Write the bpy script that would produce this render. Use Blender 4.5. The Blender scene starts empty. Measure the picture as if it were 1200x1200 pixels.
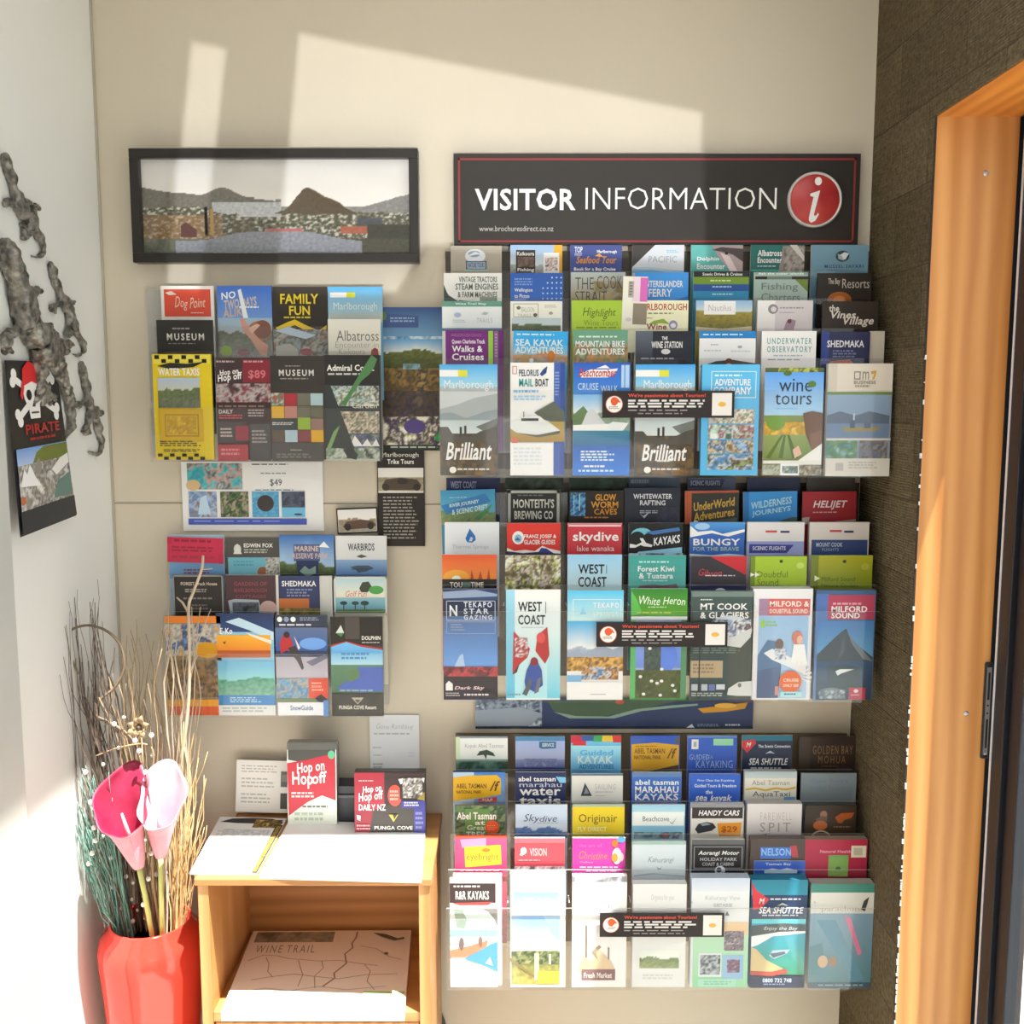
import bpy, bmesh, math, random
from mathutils import Vector, Matrix, noise
from mathutils.geometry import tessellate_polygon

# ------------------------------------------------------------------ camera, sky, sun, exposure
SC = bpy.context.scene
COL = SC.collection
CAM = Vector((0.0, -1.9, 1.55))
PITCH = math.atan(140 / 1200)
CP, SP = math.cos(PITCH), math.sin(PITCH)
cd = bpy.data.cameras.new('camera')
cd.sensor_width = 36; cd.lens = 36; cd.clip_start = 0.05
cam = bpy.data.objects.new('camera', cd); COL.objects.link(cam)
cam.location = CAM; cam.rotation_euler = (math.pi / 2 - PITCH, 0, 0)
SC.camera = cam

world = bpy.data.worlds.new('daylight'); SC.world = world; world.use_nodes = True
bg = world.node_tree.nodes['Background']
bg.inputs[0].default_value = (1.0, 0.985, 0.95, 1); bg.inputs[1].default_value = 1.95

def sun(name, d, strength, angle, col):
    l = bpy.data.lights.new(name, 'SUN'); l.energy = strength; l.angle = angle; l.color = col
    o = bpy.data.objects.new(name, l); COL.objects.link(o)
    o.rotation_euler = Vector(d).to_track_quat('-Z', 'Y').to_euler(); o.location = (0, -1.5, 4)
SUN = Vector((-0.255, 0.21, -1.0)); GLINT = Vector((-0.12, 1.0, 0.30))
sun('sun', SUN, 18.0, 0.009, (1, 0.95, 0.87))
sun('sun_glint', GLINT, 1.6, 0.006, (0.97, 0.98, 1))      # low sun thrown up off the forecourt, through openings cut in the unseen front wall

vs = SC.view_settings
vs.view_transform = 'Standard'; vs.look = 'None'; vs.gamma = 1; vs.use_curve_mapping = False
vs.exposure = 0.0
SC.cycles.max_bounces = 8; SC.cycles.transparent_max_bounces = 24
SC.cycles.use_denoising = True

# ------------------------------------------------------------------ measuring: photograph pixel -> point on a plane of the room
def ray(px, py):
    u = (600 - py) / 1200
    return Vector(((px - 600) / 1200, CP + u * SP, -SP + u * CP))
def W(px, py, Y):
    d = ray(px, py); return CAM + d * ((Y - CAM.y) / d.y)
def WX(px, py, X):
    d = ray(px, py); return CAM + d * ((X - CAM.x) / d.x)
def WZ(px, py, Z):
    d = ray(px, py); return CAM + d * ((Z - CAM.z) / d.z)
XL = W(126, 460, 0).x; XR = W(1012, 460, 0).x

# ------------------------------------------------------------------ materials
def mat(name, col=(.8, .8, .8), rough=.5, metal=0.0, spec=.5):
    m = bpy.data.materials.new(name); m.use_nodes = True
    b = m.node_tree.nodes['Principled BSDF']
    b.inputs['Base Color'].default_value = (*col, 1); b.inputs['Roughness'].default_value = rough
    b.inputs['Metallic'].default_value = metal; b.inputs['Specular IOR Level'].default_value = spec
    return m
def nodes(m): return m.node_tree.nodes, m.node_tree.links, m.node_tree.nodes['Principled BSDF']
def ramp(N, stops):
    r = N.new('ShaderNodeValToRGB'); e = r.color_ramp.elements
    while len(e) < len(stops): e.new(.5)
    for k, (p, c) in enumerate(stops): e[k].position = p; e[k].color = (*c, 1)
    return r
def noisy(name, c1, c2, scale, rough=.6, bump=0.0, stretch=(1, 1, 1), detail=6, bscale=None, spec=.5):
    m = mat(name, c1, rough, spec=spec); N, L, b = nodes(m)
    tc = N.new('ShaderNodeTexCoord'); mp = N.new('ShaderNodeMapping'); mp.inputs['Scale'].default_value = stretch
    L.new(tc.outputs['Object'], mp.inputs[0])
    n = N.new('ShaderNodeTexNoise'); n.inputs['Scale'].default_value = scale; n.inputs['Detail'].default_value = detail
    L.new(mp.outputs[0], n.inputs['Vector'])
    r = ramp(N, [(.35, c1), (.65, c2)]); L.new(n.outputs['Fac'], r.inputs[0]); L.new(r.outputs[0], b.inputs['Base Color'])
    if bump:
        n2 = N.new('ShaderNodeTexNoise'); n2.inputs['Scale'].default_value = bscale or scale * 3; L.new(mp.outputs[0], n2.inputs['Vector'])
        bp = N.new('ShaderNodeBump'); bp.inputs['Strength'].default_value = bump; bp.inputs['Distance'].default_value = .004
        L.new(n2.outputs['Fac'], bp.inputs['Height']); L.new(bp.outputs[0], b.inputs['Normal'])
    return m
def wood(name, c1, c2, c3, axis='Z', scale=9, rough=.38):
    m = mat(name, c1, rough); N, L, b = nodes(m)
    tc = N.new('ShaderNodeTexCoord'); mp = N.new('ShaderNodeMapping')
    mp.inputs['Scale'].default_value = {'Z': (1, 1, .07), 'X': (.07, 1, 1), 'Y': (1, .07, 1)}[axis]
    L.new(tc.outputs['Object'], mp.inputs[0])
    n = N.new('ShaderNodeTexNoise'); n.inputs['Scale'].default_value = scale * 2.5; n.inputs['Detail'].default_value = 3
    n.inputs['Distortion'].default_value = .6
    L.new(mp.outputs[0], n.inputs['Vector'])
    w = N.new('ShaderNodeTexWave'); w.wave_type = 'BANDS'; w.bands_direction = 'X' if axis != 'X' else 'Z'
    w.inputs['Scale'].default_value = scale; w.inputs['Distortion'].default_value = 7; w.inputs['Detail'].default_value = 3
    L.new(mp.outputs[0], w.inputs['Vector'])
    mx = N.new('ShaderNodeMix'); mx.inputs[0].default_value = .35
    L.new(n.outputs['Fac'], mx.inputs[2]); L.new(w.outputs['Fac'], mx.inputs[3])
    r = ramp(N, [(.2, c3), (.5, c1), (.75, c2)]); L.new(mx.outputs[0], r.inputs[0]); L.new(r.outputs[0], b.inputs['Base Color'])
    return m
def paper_mat(name, rough, spec):
    m = mat(name, rough=rough, spec=spec); N, L, b = nodes(m)
    a = N.new('ShaderNodeVertexColor'); a.layer_name = 'Col'; L.new(a.outputs[0], b.inputs['Base Color'])
    return m
def clear(name, gloss=.07, tint=(.97, .98, .98), rough=.04):
    m = bpy.data.materials.new(name); m.use_nodes = True; N = m.node_tree.nodes; L = m.node_tree.links; N.clear()
    o = N.new('ShaderNodeOutputMaterial'); mx = N.new('ShaderNodeMixShader'); t = N.new('ShaderNodeBsdfTransparent')
    g = N.new('ShaderNodeBsdfGlossy'); g.inputs['Roughness'].default_value = rough; t.inputs[0].default_value = (*tint, 1)
    mx.inputs[0].default_value = gloss
    L.new(t.outputs[0], mx.inputs[1]); L.new(g.outputs[0], mx.inputs[2]); L.new(mx.outputs[0], o.inputs[0])
    return m
M = {}
M['wall'] = noisy('cream_wall_board', (.645, .58, .47), (.675, .61, .495), 3.0, .55, .05, bscale=120)
M['white_wall'] = noisy('white_wall_paint', (.80, .80, .77), (.84, .84, .81), 2.5, .5, .05, bscale=90)
M['ceiling_sun_mask'] = mat('ceiling_paint', (.75, .73, .69), .7)
M['floor'] = noisy('pale_floor_tile', (.46, .43, .38), (.52, .49, .43), 60, .95, .3)
M['paper'] = paper_mat('printed_paper', .42, .45)
M['matte_paper'] = paper_mat('matte_print', .7, .25)
M['acrylic'] = clear('clear_acrylic', .03, (.985, .985, .985))
M['pane'] = clear('picture_glass', .04, (.99, .99, .99))
M['acrylic_edge'] = mat('acrylic_cut_edge', (.62, .64, .64), .25)
M['gap_shade'] = mat('shade_toned_rack_board', (.085, .07, .055), .35)  # dark tone stands for the shade between brochures in clear acrylic
M['frost'] = mat('pale_rack_board', (.50, .49, .46), .3)
M['black'] = mat('black_lacquer', (.018, .015, .014), .32)
M['door_metal'] = mat('black_aluminium', (.02, .022, .03), .35, .3)
M['steel'] = mat('worn_steel', (.42, .42, .43), .35, .9)
M['edge_shine'] = mat('pale_edge_shine', (.75, .73, .78), .4)
M['glass_door'] = clear('door_glass', .10, (.84, .89, .92))
M['jamb'] = wood('orange_pine', (.60, .265, .07), (.68, .33, .105), (.48, .185, .042), 'Z', 10)
M['header'] = wood('orange_pine_header', (.56, .19, .025), (.64, .24, .04), (.44, .13, .018), 'Y', 10)
M['pine'] = wood('honey_pine', (.56, .28, .10), (.64, .35, .14), (.45, .205, .062), 'Z', 11, .4)
M['pine_flat'] = wood('honey_pine_board', (.50, .235, .082), (.57, .29, .115), (.39, .17, .052), 'X', 11, .4)
M['plaster'] = noisy('chipped_plaster', (.85, .83, .82), (.6, .56, .56), 90, .7)
M['vase'] = mat('red_glazed_ceramic', (.68, .045, .03), .12, spec=.7)
M['bronze'] = noisy('bumpy_bronze', (.075, .07, .06), (.30, .285, .25), 75, .32, .8, bscale=130)
nodes(M['bronze'])[2].inputs['Metallic'].default_value = .35
M['twig_dark'] = noisy('dark_twig_bark', (.10, .07, .055), (.17, .125, .10), 40, .8)
M['twig_tan'] = noisy('tan_twig_bark', (.34, .235, .13), (.44, .31, .18), 40, .75)
M['twig_brown'] = noisy('grey_brown_twig_bark', (.17, .13, .09), (.25, .19, .135), 40, .7)
M['twig_pale'] = noisy('pale_stripped_twig', (.46, .37, .27), (.56, .46, .35), 40, .7)
M['straw'] = noisy('golden_straw', (.62, .40, .17), (.76, .54, .27), 40, .7)
M['grass_teal'] = noisy('teal_dyed_grass', (.10, .28, .23), (.25, .47, .40), 30, .6)
M['berry'] = mat('pearl_white_bead', (.86, .84, .82), .25)
M['spathe_dark'] = noisy('crimson_petal', (.26, .008, .04), (.36, .02, .07), 25, .5)
M['spathe_pink'] = noisy('pink_petal', (.72, .30, .38), (.80, .42, .48), 20, .5)
M['spadix'] = mat('pale_spadix', (.80, .45, .50), .6)
M['stem'] = noisy('yellow_green_stem', (.50, .52, .14), (.62, .62, .22), 20, .5)
M['cord'] = mat('grey_black_cord', (.06, .06, .065), .5)
# carpet-tile wall: staggered tiles of ribbed dark carpet
m = mat('brown_carpet_tile', (.06, .045, .03), .95, spec=.1); N, L, b = nodes(m)
tc = N.new('ShaderNodeTexCoord'); mp = N.new('ShaderNodeMapping'); mp.inputs['Rotation'].default_value = (0, math.pi / 2, math.pi / 2)
L.new(tc.outputs['Object'], mp.inputs[0])
br = N.new('ShaderNodeTexBrick'); br.offset = .5
br.inputs['Color1'].default_value = (.15, .115, .068, 1); br.inputs['Color2'].default_value = (.105, .080, .047, 1)
br.inputs['Mortar'].default_value = (.08, .058, .034, 1); br.inputs['Scale'].default_value = 1
br.inputs['Brick Width'].default_value = .25; br.inputs['Row Height'].default_value = .125; br.inputs['Mortar Size'].default_value = .0012
L.new(mp.outputs[0], br.inputs['Vector'])
n = N.new('ShaderNodeTexNoise'); n.inputs['Scale'].default_value = 160; L.new(tc.outputs['Object'], n.inputs['Vector'])
mx = N.new('ShaderNodeMix'); mx.data_type = 'RGBA'; mx.blend_type = 'OVERLAY'; mx.inputs[0].default_value = .75
L.new(br.outputs['Color'], mx.inputs[6]); L.new(n.outputs['Fac'], mx.inputs[7]); L.new(mx.outputs[2], b.inputs['Base Color'])
wv = N.new('ShaderNodeTexWave'); wv.bands_direction = 'Z'; wv.inputs['Scale'].default_value = 70; wv.inputs['Distortion'].default_value = 3
L.new(tc.outputs['Object'], wv.inputs['Vector'])
bp = N.new('ShaderNodeBump'); bp.inputs['Strength'].default_value = .6; bp.inputs['Distance'].default_value = .004
L.new(wv.outputs['Fac'], bp.inputs['Height']); L.new(bp.outputs[0], b.inputs['Normal'])
M['carpet'] = m

# ------------------------------------------------------------------ mesh helpers
class MB:
    def __init__(s): s.v = []; s.f = []; s.m = []
    def poly(s, pts, mi=0):
        n = len(s.v); s.v += [tuple(p) for p in pts]; s.f.append(tuple(range(n, n + len(pts)))); s.m.append(mi)
    def box(s, a, b, mi=0, top=None):
        (x0, y0, z0), (x1, y1, z1) = a, b
        n = len(s.v); s.v += [(x0, y0, z0), (x1, y0, z0), (x1, y1, z0), (x0, y1, z0), (x0, y0, z1), (x1, y0, z1), (x1, y1, z1), (x0, y1, z1)]
        for k, q in enumerate(((3, 2, 1, 0), (4, 5, 6, 7), (0, 1, 5, 4), (1, 2, 6, 5), (2, 3, 7, 6), (3, 0, 4, 7))):
            s.f.append(tuple(n + i for i in q)); s.m.append(top if (k == 1 and top is not None) else mi)
    def tube(s, pts, rad, sides=6, mi=0, cap=True):
        pts = [Vector(p) for p in pts]; n0 = len(s.v); k = len(pts)
        up = Vector((.31, .77, .2))
        for i, p in enumerate(pts):
            t = (pts[min(i + 1, k - 1)] - pts[max(i - 1, 0)]).normalized()
            a = t.cross(up).normalized(); b_ = t.cross(a)
            r = rad[i] if isinstance(rad, (list, tuple)) else rad
            for j in range(sides):
                an = 2 * math.pi * j / sides
                s.v.append(tuple(p + (a * math.cos(an) + b_ * math.sin(an)) * r))
        for i in range(k - 1):
            for j in range(sides):
                s.f.append((n0 + i * sides + j, n0 + i * sides + (j + 1) % sides, n0 + (i + 1) * sides + (j + 1) % sides, n0 + (i + 1) * sides + j)); s.m.append(mi)
        if cap:
            s.f.append(tuple(n0 + j for j in reversed(range(sides)))); s.m.append(mi)
            s.f.append(tuple(n0 + (k - 1) * sides + j for j in range(sides))); s.m.append(mi)
    def lathe(s, prof, seg=40, mi=0, c=(0, 0)):
        n0 = len(s.v)
        for r, z in prof:
            for j in range(seg):
                a = 2 * math.pi * j / seg; s.v.append((c[0] + r * math.cos(a), c[1] + r * math.sin(a), z))
        for i in range(len(prof) - 1):
            for j in range(seg):
                s.f.append((n0 + i * seg + j, n0 + i * seg + (j + 1) % seg, n0 + (i + 1) * seg + (j + 1) % seg, n0 + (i + 1) * seg + j)); s.m.append(mi)
        s.f.append(tuple(n0 + j for j in reversed(range(seg)))); s.m.append(mi)
    def sphere(s, c, r, mi=0, seg=8, rings=5):
        n0 = len(s.v)
        for i in range(rings + 1):
            t = math.pi * i / rings
            for j in range(seg):
                a = 2 * math.pi * j / seg
                s.v.append((c[0] + r * math.sin(t) * math.cos(a), c[1] + r * math.sin(t) * math.sin(a), c[2] + r * math.cos(t)))
        for i in range(rings):
            for j in range(seg):
                s.f.append((n0 + i * seg + j, n0 + (i + 1) * seg + j, n0 + (i + 1) * seg + (j + 1) % seg, n0 + i * seg + (j + 1) % seg)); s.m.append(mi)
    def build(s, name, mats, parent=None, loc=None, smooth=False, bevel=0):
        me = bpy.data.meshes.new(name); me.from_pydata(s.v, [], s.f)
        for m_ in (mats if isinstance(mats, (list, tuple)) else [mats]): me.materials.append(m_)
        me.polygons.foreach_set('material_index', s.m)
        if smooth: me.polygons.foreach_set('use_smooth', [True] * len(s.f))
        o = bpy.data.objects.new(name, me); COL.objects.link(o)
        if loc is not None:
            me.transform(Matrix.Translation(-Vector(loc))); o.location = loc
        if parent is not None:
            o.parent = parent
            if loc is None: me.transform(Matrix.Translation(-parent.location))
            else: o.location = Vector(loc) - parent.location
        if bevel:
            md = o.modifiers.new('bevel', 'BEVEL'); md.width = bevel; md.segments = 2; md.limit_method = 'ANGLE'
        return o
def tag(o, label, cat, group=None, kind=None):
    o['label'] = label; o['category'] = cat
    if group: o['group'] = group
    if kind: o['kind'] = kind
    return o
def thing(name, loc, label, cat, group=None):
    o = bpy.data.objects.new(name, None); COL.objects.link(o); o.location = loc; o.empty_display_size = .05
    return tag(o, label, cat, group)
def struct(o): o['kind'] = 'structure'; return o
def one_box(name, a, b, m_, parent=None, bevel=0, kind=None):
    q = MB(); q.box(a, b); o = q.build(name, m_, parent, None if parent is not None else ((a[0] + b[0]) / 2, (a[1] + b[1]) / 2, a[2]), bevel=bevel)
    if kind: o['kind'] = kind
    return o

# ------------------------------------------------------------------ printing: glyph outlines and flat inked shapes
GL = {}
CHARS = "ABCDEFGHIJKLMNOPQRSTUVWXYZabcdefghijklmnopqrstuvwxyz0123456789&$'.,-!:/+"
def load_glyphs():
    cu = bpy.data.curves.new('type', 'FONT'); cu.resolution_u = 2; cu.size = 1
    o = bpy.data.objects.new('type', cu); COL.objects.link(o)
    def shape(t, off):
        cu.body = t; cu.offset = off
        dg = bpy.context.evaluated_depsgraph_get(); dg.update()
        ev = o.evaluated_get(dg); me = ev.to_mesh()
        v = [(p.co.x, p.co.y) for p in me.vertices]; f = [tuple(p.vertices) for p in me.polygons]; ev.to_mesh_clear()
        return v, f
    def width(t):
        v, _ = shape(t, 0); return max(p[0] for p in v) - min(p[0] for p in v)
    base = width('HH')
    for ch in CHARS:
        adv = width('H' + ch + 'H') - base
        GL[ch, 0] = (*shape(ch, 0), adv); GL[ch, 1] = (*shape(ch, .022), adv + .02)
        GL[ch, 2] = (*shape(ch, -.012), adv)
    bpy.data.objects.remove(o); bpy.data.curves.remove(cu)
load_glyphs()

def s2l(c): return c / 12.92 if c <= .04045 else ((c + .055) / 1.055) ** 2.4
def hx(h, gain=1.0):
    return tuple(min(.88, gain * s2l(int(h[i:i + 2], 16) / 255)) for i in (0, 2, 4)) + (1,)
def lerp(a, b, t): return tuple(a[i] + (b[i] - a[i]) * t for i in range(len(a)))
GAIN = 1.12
class Art:
    """ink shapes in percent of a w x h face whose top-left corner is the local (0,0); x right, z down becomes -z, the viewer at -y"""
    def __init__(s, w, h, seed=0):
        s.w, s.h = w, h; s.v = []; s.f = []; s.c = []; s.layer = .00012; s.rnd = random.Random(seed)
    def P(s, x, y): return (x / 100 * s.w, -s.layer, -y / 100 * s.h)
    def add(s, pts, faces, cols):
        n = len(s.v); s.v += pts; s.f += [tuple(n + i for i in q) for q in faces]
        s.c += cols if isinstance(cols, list) else [cols] * len(pts)
    def body(s, w, h, th, front, edge):
        for (pts, c) in (((0, 0, 0), front),):
            pass
        f, e = hx(front, GAIN), hx(edge, GAIN)
        q = [(0, 0, 0), (w, 0, 0), (w, 0, -h), (0, 0, -h)]; b_ = [(x, th, z) for x, _, z in q]
        s.add(q, [(3, 2, 1, 0)], f)
        s.add(b_, [(0, 1, 2, 3)], e)
        for i in range(4):
            j = (i + 1) % 4; s.add([q[i], q[j], b_[j], b_[i]], [(0, 1, 2, 3)], e)
    def op(s, k, *a):
        getattr(s, 'op_' + k)(*a); s.layer += .00010
    def op_r(s, x0, y0, x1, y1, c, c2=None):
        a, b_ = hx(c, GAIN), hx(c2 or c, GAIN)
        s.add([s.P(x0, y0), s.P(x1, y0), s.P(x1, y1), s.P(x0, y1)], [(3, 2, 1, 0)], [a, a, b_, b_])
    def op_p(s, pts, c):
        P = [(pts[i], pts[i + 1]) for i in range(0, len(pts), 2)]
        tr = tessellate_polygon([[Vector((x, y, 0)) for x, y in P]])
        s.add([s.P(*p) for p in P], [tuple(t) for t in tr], hx(c, GAIN))
    def op_e(s, cx, cy, rx, ry, c, n=18):
        s.add([s.P(cx + rx * math.cos(6.2832 * i / n), cy - ry * math.sin(6.2832 * i / n)) for i in range(n)], [tuple(range(n))], hx(c, GAIN))
    def op_o(s, x0, y0, x1, y1, t, c):          # outline of thickness t (percent of width)
        ty = t * s.w / s.h
        for q in ((x0, y0, x1, y0 + ty), (x0, y1 - ty, x1, y1), (x0, y0, x0 + t, y1), (x1 - t, y0, x1, y1)): s.op_r(*q, c)
    def op_t(s, x0, y0, x1, y1, text, c, opt=''):
        st = 1 if 'b' in opt else (2 if 'l' in opt else 0); V = []; F = []; x = 0
        for ch in text:
            if ch == ' ': x += .3; continue
            v, f, adv = GL.get((ch, st)) or GL['o', st]
            n = len(V); V += [(p[0] + x, p[1]) for p in v]; F += [tuple(n + i for i in q) for q in f]; x += adv
            if 'w' in opt: x += .16
        if not V: return
        sh = .25 if ('i' in opt or 's' in opt) else 0
        V = [(p[0] + p[1] * sh, p[1]) for p in V]
        if 's' in opt:                          # written by hand: letters swing on the line
            V = [(p[0], p[1] * (1 + .10 * math.sin(p[0] * 3)) + .05 * math.sin(p[0] * 2.1)) for p in V]
        ax, bx = min(p[0] for p in V), max(p[0] for p in V); ay, by = min(p[1] for p in V), max(p[1] for p in V)
        sl = .13 if 'u' in opt else (.07 if 'v' in opt else 0)
        pts = []
        for px, py in V:
            u = (px - ax) / (bx - ax); w_ = (py - ay) / (by - ay)
            pts.append(s.P(x0 + (x1 - x0) * u, y1 - (y1 - y0) * w_ - sl * (x1 - x0) * s.w / s.h * (u - .5)))
        s.add(pts, F, hx(c, GAIN))
    def op_l(s, x0, y0, x1, y1, n, c, fill=.55):   # lines of print too small to read
        hgt = (y1 - y0) / n; col = hx(c, GAIN)
        for i in range(n):
            x = x0; y = y0 + i * hgt; end = x1 - s.rnd.random() * (x1 - x0) * .25
            while x < end:
                e = min(end, x + (x1 - x0) * s.rnd.uniform(.06, .2))
                s.add([s.P(x, y), s.P(e, y), s.P(e, y + hgt * fill), s.P(x, y + hgt * fill)], [(3, 2, 1, 0)], col); x = e + (x1 - x0) * .035
    def grid(s, x0, y0, x1, y1, nx, ny, fn):
        pts, cols = [], []
        for j in range(ny + 1):
            for i in range(nx + 1):
                u, v = i / nx, j / ny; pts.append(s.P(x0 + (x1 - x0) * u, y0 + (y1 - y0) * v)); cols.append(fn(u, v))
        s.add(pts, [((j + 1) * (nx + 1) + i, (j + 1) * (nx + 1) + i + 1, j * (nx + 1) + i + 1, j * (nx + 1) + i) for j in range(ny) for i in range(nx)], cols)
    def res(s, x0, y0, x1, y1, step=.0026):
        return (max(3, int(abs(x1 - x0) / 100 * s.w / step)), max(3, int(abs(y1 - y0) / 100 * s.h / step)))
    def op_n(s, x0, y0, x1, y1, pal, sc=3.0, seed=0):      # busy snapshot: patches of the palette's colours
        P = [hx(p, GAIN) for p in pal.split()]; k = len(P); nx, ny = s.res(x0, y0, x1, y1); asp = (y1 - y0) * s.h / ((x1 - x0) * s.w)
        def fn(u, v):
            y = v * asp
            a = noise.noise(Vector((u * sc * 1.3 + seed * 7.3, y * sc * 1.3, seed * 1.7))) + .5 * noise.noise(Vector((u * sc * 3.1, y * sc * 3.1 + seed, 9.1))) + .25 * noise.noise(Vector((u * sc * 8, y * sc * 8, seed + 3.3)))
            t = max(0, min(k - 1.001, (a * .85 + .5) * (k - 1))); i = int(t); f = t - i; f = f * f * (3 - 2 * f)
            g = 1 + .35 * noise.noise(Vector((u * sc * 6 + 5, y * sc * 6, seed)))
            return tuple(min(.88, q * g) for q in lerp(P[i], P[i + 1], f)[:3]) + (1,)
        s.grid(x0, y0, x1, y1, nx, ny, fn)
    def op_m(s, x0, y0, x1, y1, sky, sky2, hill, low, hz=.45, amp=.22, seed=0, water=None):   # landscape snapshot
        A, B, H, G = (hx(q, GAIN) for q in (sky, sky2, hill, low)); Wt = hx(water, GAIN) if water else None
        nx, ny = s.res(x0, y0, x1, y1)
        def fn(u, v):
            r = hz - amp * (noise.noise(Vector((u * 2.2 + seed * 3.1, seed, 0))) + .35 * noise.noise(Vector((u * 7 + seed, seed, 3))))
            g = 1 + .45 * noise.noise(Vector((u * 17, v * 17, seed * 2.3)))
            if v < r: return lerp(A, B, min(1, v / max(.05, r)) ** 1.3)
            w0 = hz + .16
            if Wt and w0 < v < w0 + .22: c = lerp(Wt, B, .3 * abs(noise.noise(Vector((u * 4, v * 30, seed)))))
            else: c = lerp(H, G, min(1, (v - r) / max(.1, 1 - r)))
            return tuple(min(.88, q * g) for q in c[:3]) + (1,)
        s.grid(x0, y0, x1, y1, nx, ny, fn)
    def build(s, name, loc, parent=None, m_=None):
        me = bpy.data.meshes.new(name); me.from_pydata(s.v, [], s.f)
        at = me.color_attributes.new('Col', 'FLOAT_COLOR', 'POINT')
        at.data.foreach_set('color', [q for c in s.c for q in c])
        me.materials.append(m_ or M['paper'])
        o = bpy.data.objects.new(name, me); COL.objects.link(o)
        o.location = Vector(loc) - (parent.location if parent is not None else Vector())
        if parent is not None: o.parent = parent
        return o

def sheet(name, x0, y0, x1, y1, Y, ops, front='f2f2f0', edge='e6e4de', th=.002, h=None, label=None, cat=None, group=None,
          parent=None, roll=0.0, lean=0.0, m_=None, seed=0):
    """a printed sheet, stack or board facing the room at depth Y, its visible face measured from the photograph"""
    a = W(x0, y0, Y); b_ = W(x1, y0, Y); c = W(x0, y1, Y)
    w, hv = b_.x - a.x, a.z - c.z
    art = Art(w, hv, seed or int(x0 * 7 + y0)); art.body(w, h or hv, th, front, edge)
    for q in ops: art.op(*q)
    hh = h or hv
    art.v = [(p[0] - w / 2, p[1], p[2] + hh) for p in art.v]           # origin at the foot, in the middle
    o = art.build(name, (a.x + w / 2, a.y, a.z - hh), parent, m_)
    o.rotation_euler = (lean, roll, 0)
    if label: tag(o, label, cat, group)
    return o

# ------------------------------------------------------------------ the room
FLOOR_Z = 0.0; YF = -2.4; CEIL = 2.42; YS = -0.475; DOOR_Y0, DOOR_Y1, DOOR_Z = -0.252, -1.45, W(1098, 135, -0.274).z - .002
def wall_sheet(name, outer, holes, m_, th, axis_off):
    loops = [[Vector(p) for p in outer]] + [[Vector(p) for p in h] for h in holes]
    tr = tessellate_polygon(loops); V = [p for l in loops for p in l]
    q = MB(); q.v = [tuple(p) for p in V]; q.f = [tuple(t) for t in tr]; q.m = [0] * len(q.f)
    o = q.build(name, m_); md = o.modifiers.new('thick', 'SOLIDIFY'); md.thickness = th; md.offset = axis_off
    return struct(o)
one_box('floor', (XL - .1, YF, -.05), (XR + .13, 0.1, 0), M['floor'], kind='structure')
one_box('wall_back', (XL - .1, 0, 0), (XR + .13, .1, CEIL + .05), M['wall'], kind='structure')
one_box('wall_left', (XL - .1, YF, 0), (XL, 0, CEIL + .05), M['white_wall'], kind='structure')
q = MB(); q.box((XL, YS, CEIL), (XR, 0, CEIL + .12)); q.box((XL, YF, CEIL), (-.355, YS, CEIL + .12)); struct(q.build('ceiling_sun_mask', M['ceiling_sun_mask']))  # unseen ceiling, its edges shaped to cut the sun on walls and racks
one_box('bounce_ground_outside', (XR + .14, -4.2, -.12), (XR + 5, 2.5, -.04), noisy('pale_bounce_ground', (.50, .48, .44), (.58, .56, .52), 3, .9), kind='structure')  # unseen ground added to bounce sun through the doorway onto the left wall
# right wall: carpet-tile lining, doorway cut through it
q = MB()
q.box((XR, DOOR_Y0, 0), (XR + .13, 0, CEIL + .05)); q.box((XR, YF, 0), (XR + .13, DOOR_Y1, CEIL + .05)); q.box((XR, DOOR_Y1, DOOR_Z + .022), (XR + .13, DOOR_Y0, CEIL + .05))
q.box((XR, DOOR_Y0 - .0205, 0), (XR + .003, DOOR_Y0, DOOR_Z)); q.box((XR, DOOR_Y1 + .001, DOOR_Z + .0015), (XR + .003, DOOR_Y0, DOOR_Z + .022)); q.box((XR, DOOR_Y1, 0), (XR + .003, DOOR_Y1 + .0205, DOOR_Z))
struct(q.build('wall_right', M['carpet']))
# unseen wall behind the viewer, its openings cut to shape the glint patches
def back_project(px, py):
    p = W(px, py, 0); t = (YF - p.y) / GLINT.y; return p + GLINT * t
holes = [[back_project(*p) for p in ((224, 47), (266, 56), (236, 342), (194, 336))],
         [back_project(*p) for p in ((350, 37), (823, 130), (823, 305), (497, 288), (465, 345), (322, 342))]]
wall_sheet('front_wall_light_mask', [(XL - .1, YF, 0), (XR + .5, YF, 0), (XR + .5, YF, CEIL + .05), (XL - .1, YF, CEIL + .05)], holes, M['white_wall'], .02, 0)  # runs past the room to keep the glint off the doorway
# joints of the wall boards, and the corner bead
q = MB()
for (xa, xb, py) in ((133, 221, 589.5), (376, 445, 590), (497, 520, 591)):
    a = W(xa, py, 0); b_ = W(xb, py, 0); q.box((a.x, -.0012, a.z - .0012), (b_.x, 0, a.z + .0012))
struct(q.build('trim_1', mat('wall_board_joint', (.33, .29, .23), .6)))
one_box('trim_2', (XL, -.004, 0), (XL + .004, 0, CEIL), mat('corner_bead', (.45, .41, .33), .6), kind='structure')
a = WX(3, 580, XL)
one_box('trim_3', (XL, a.y - .30, 0), (XL + .010, a.y, CEIL), noisy('shade_grey_wall', (.52, .53, .50), (.57, .58, .55), 4, .6), bevel=.002, kind='structure')  # step of the white wall, its weaker light put into the grey
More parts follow.
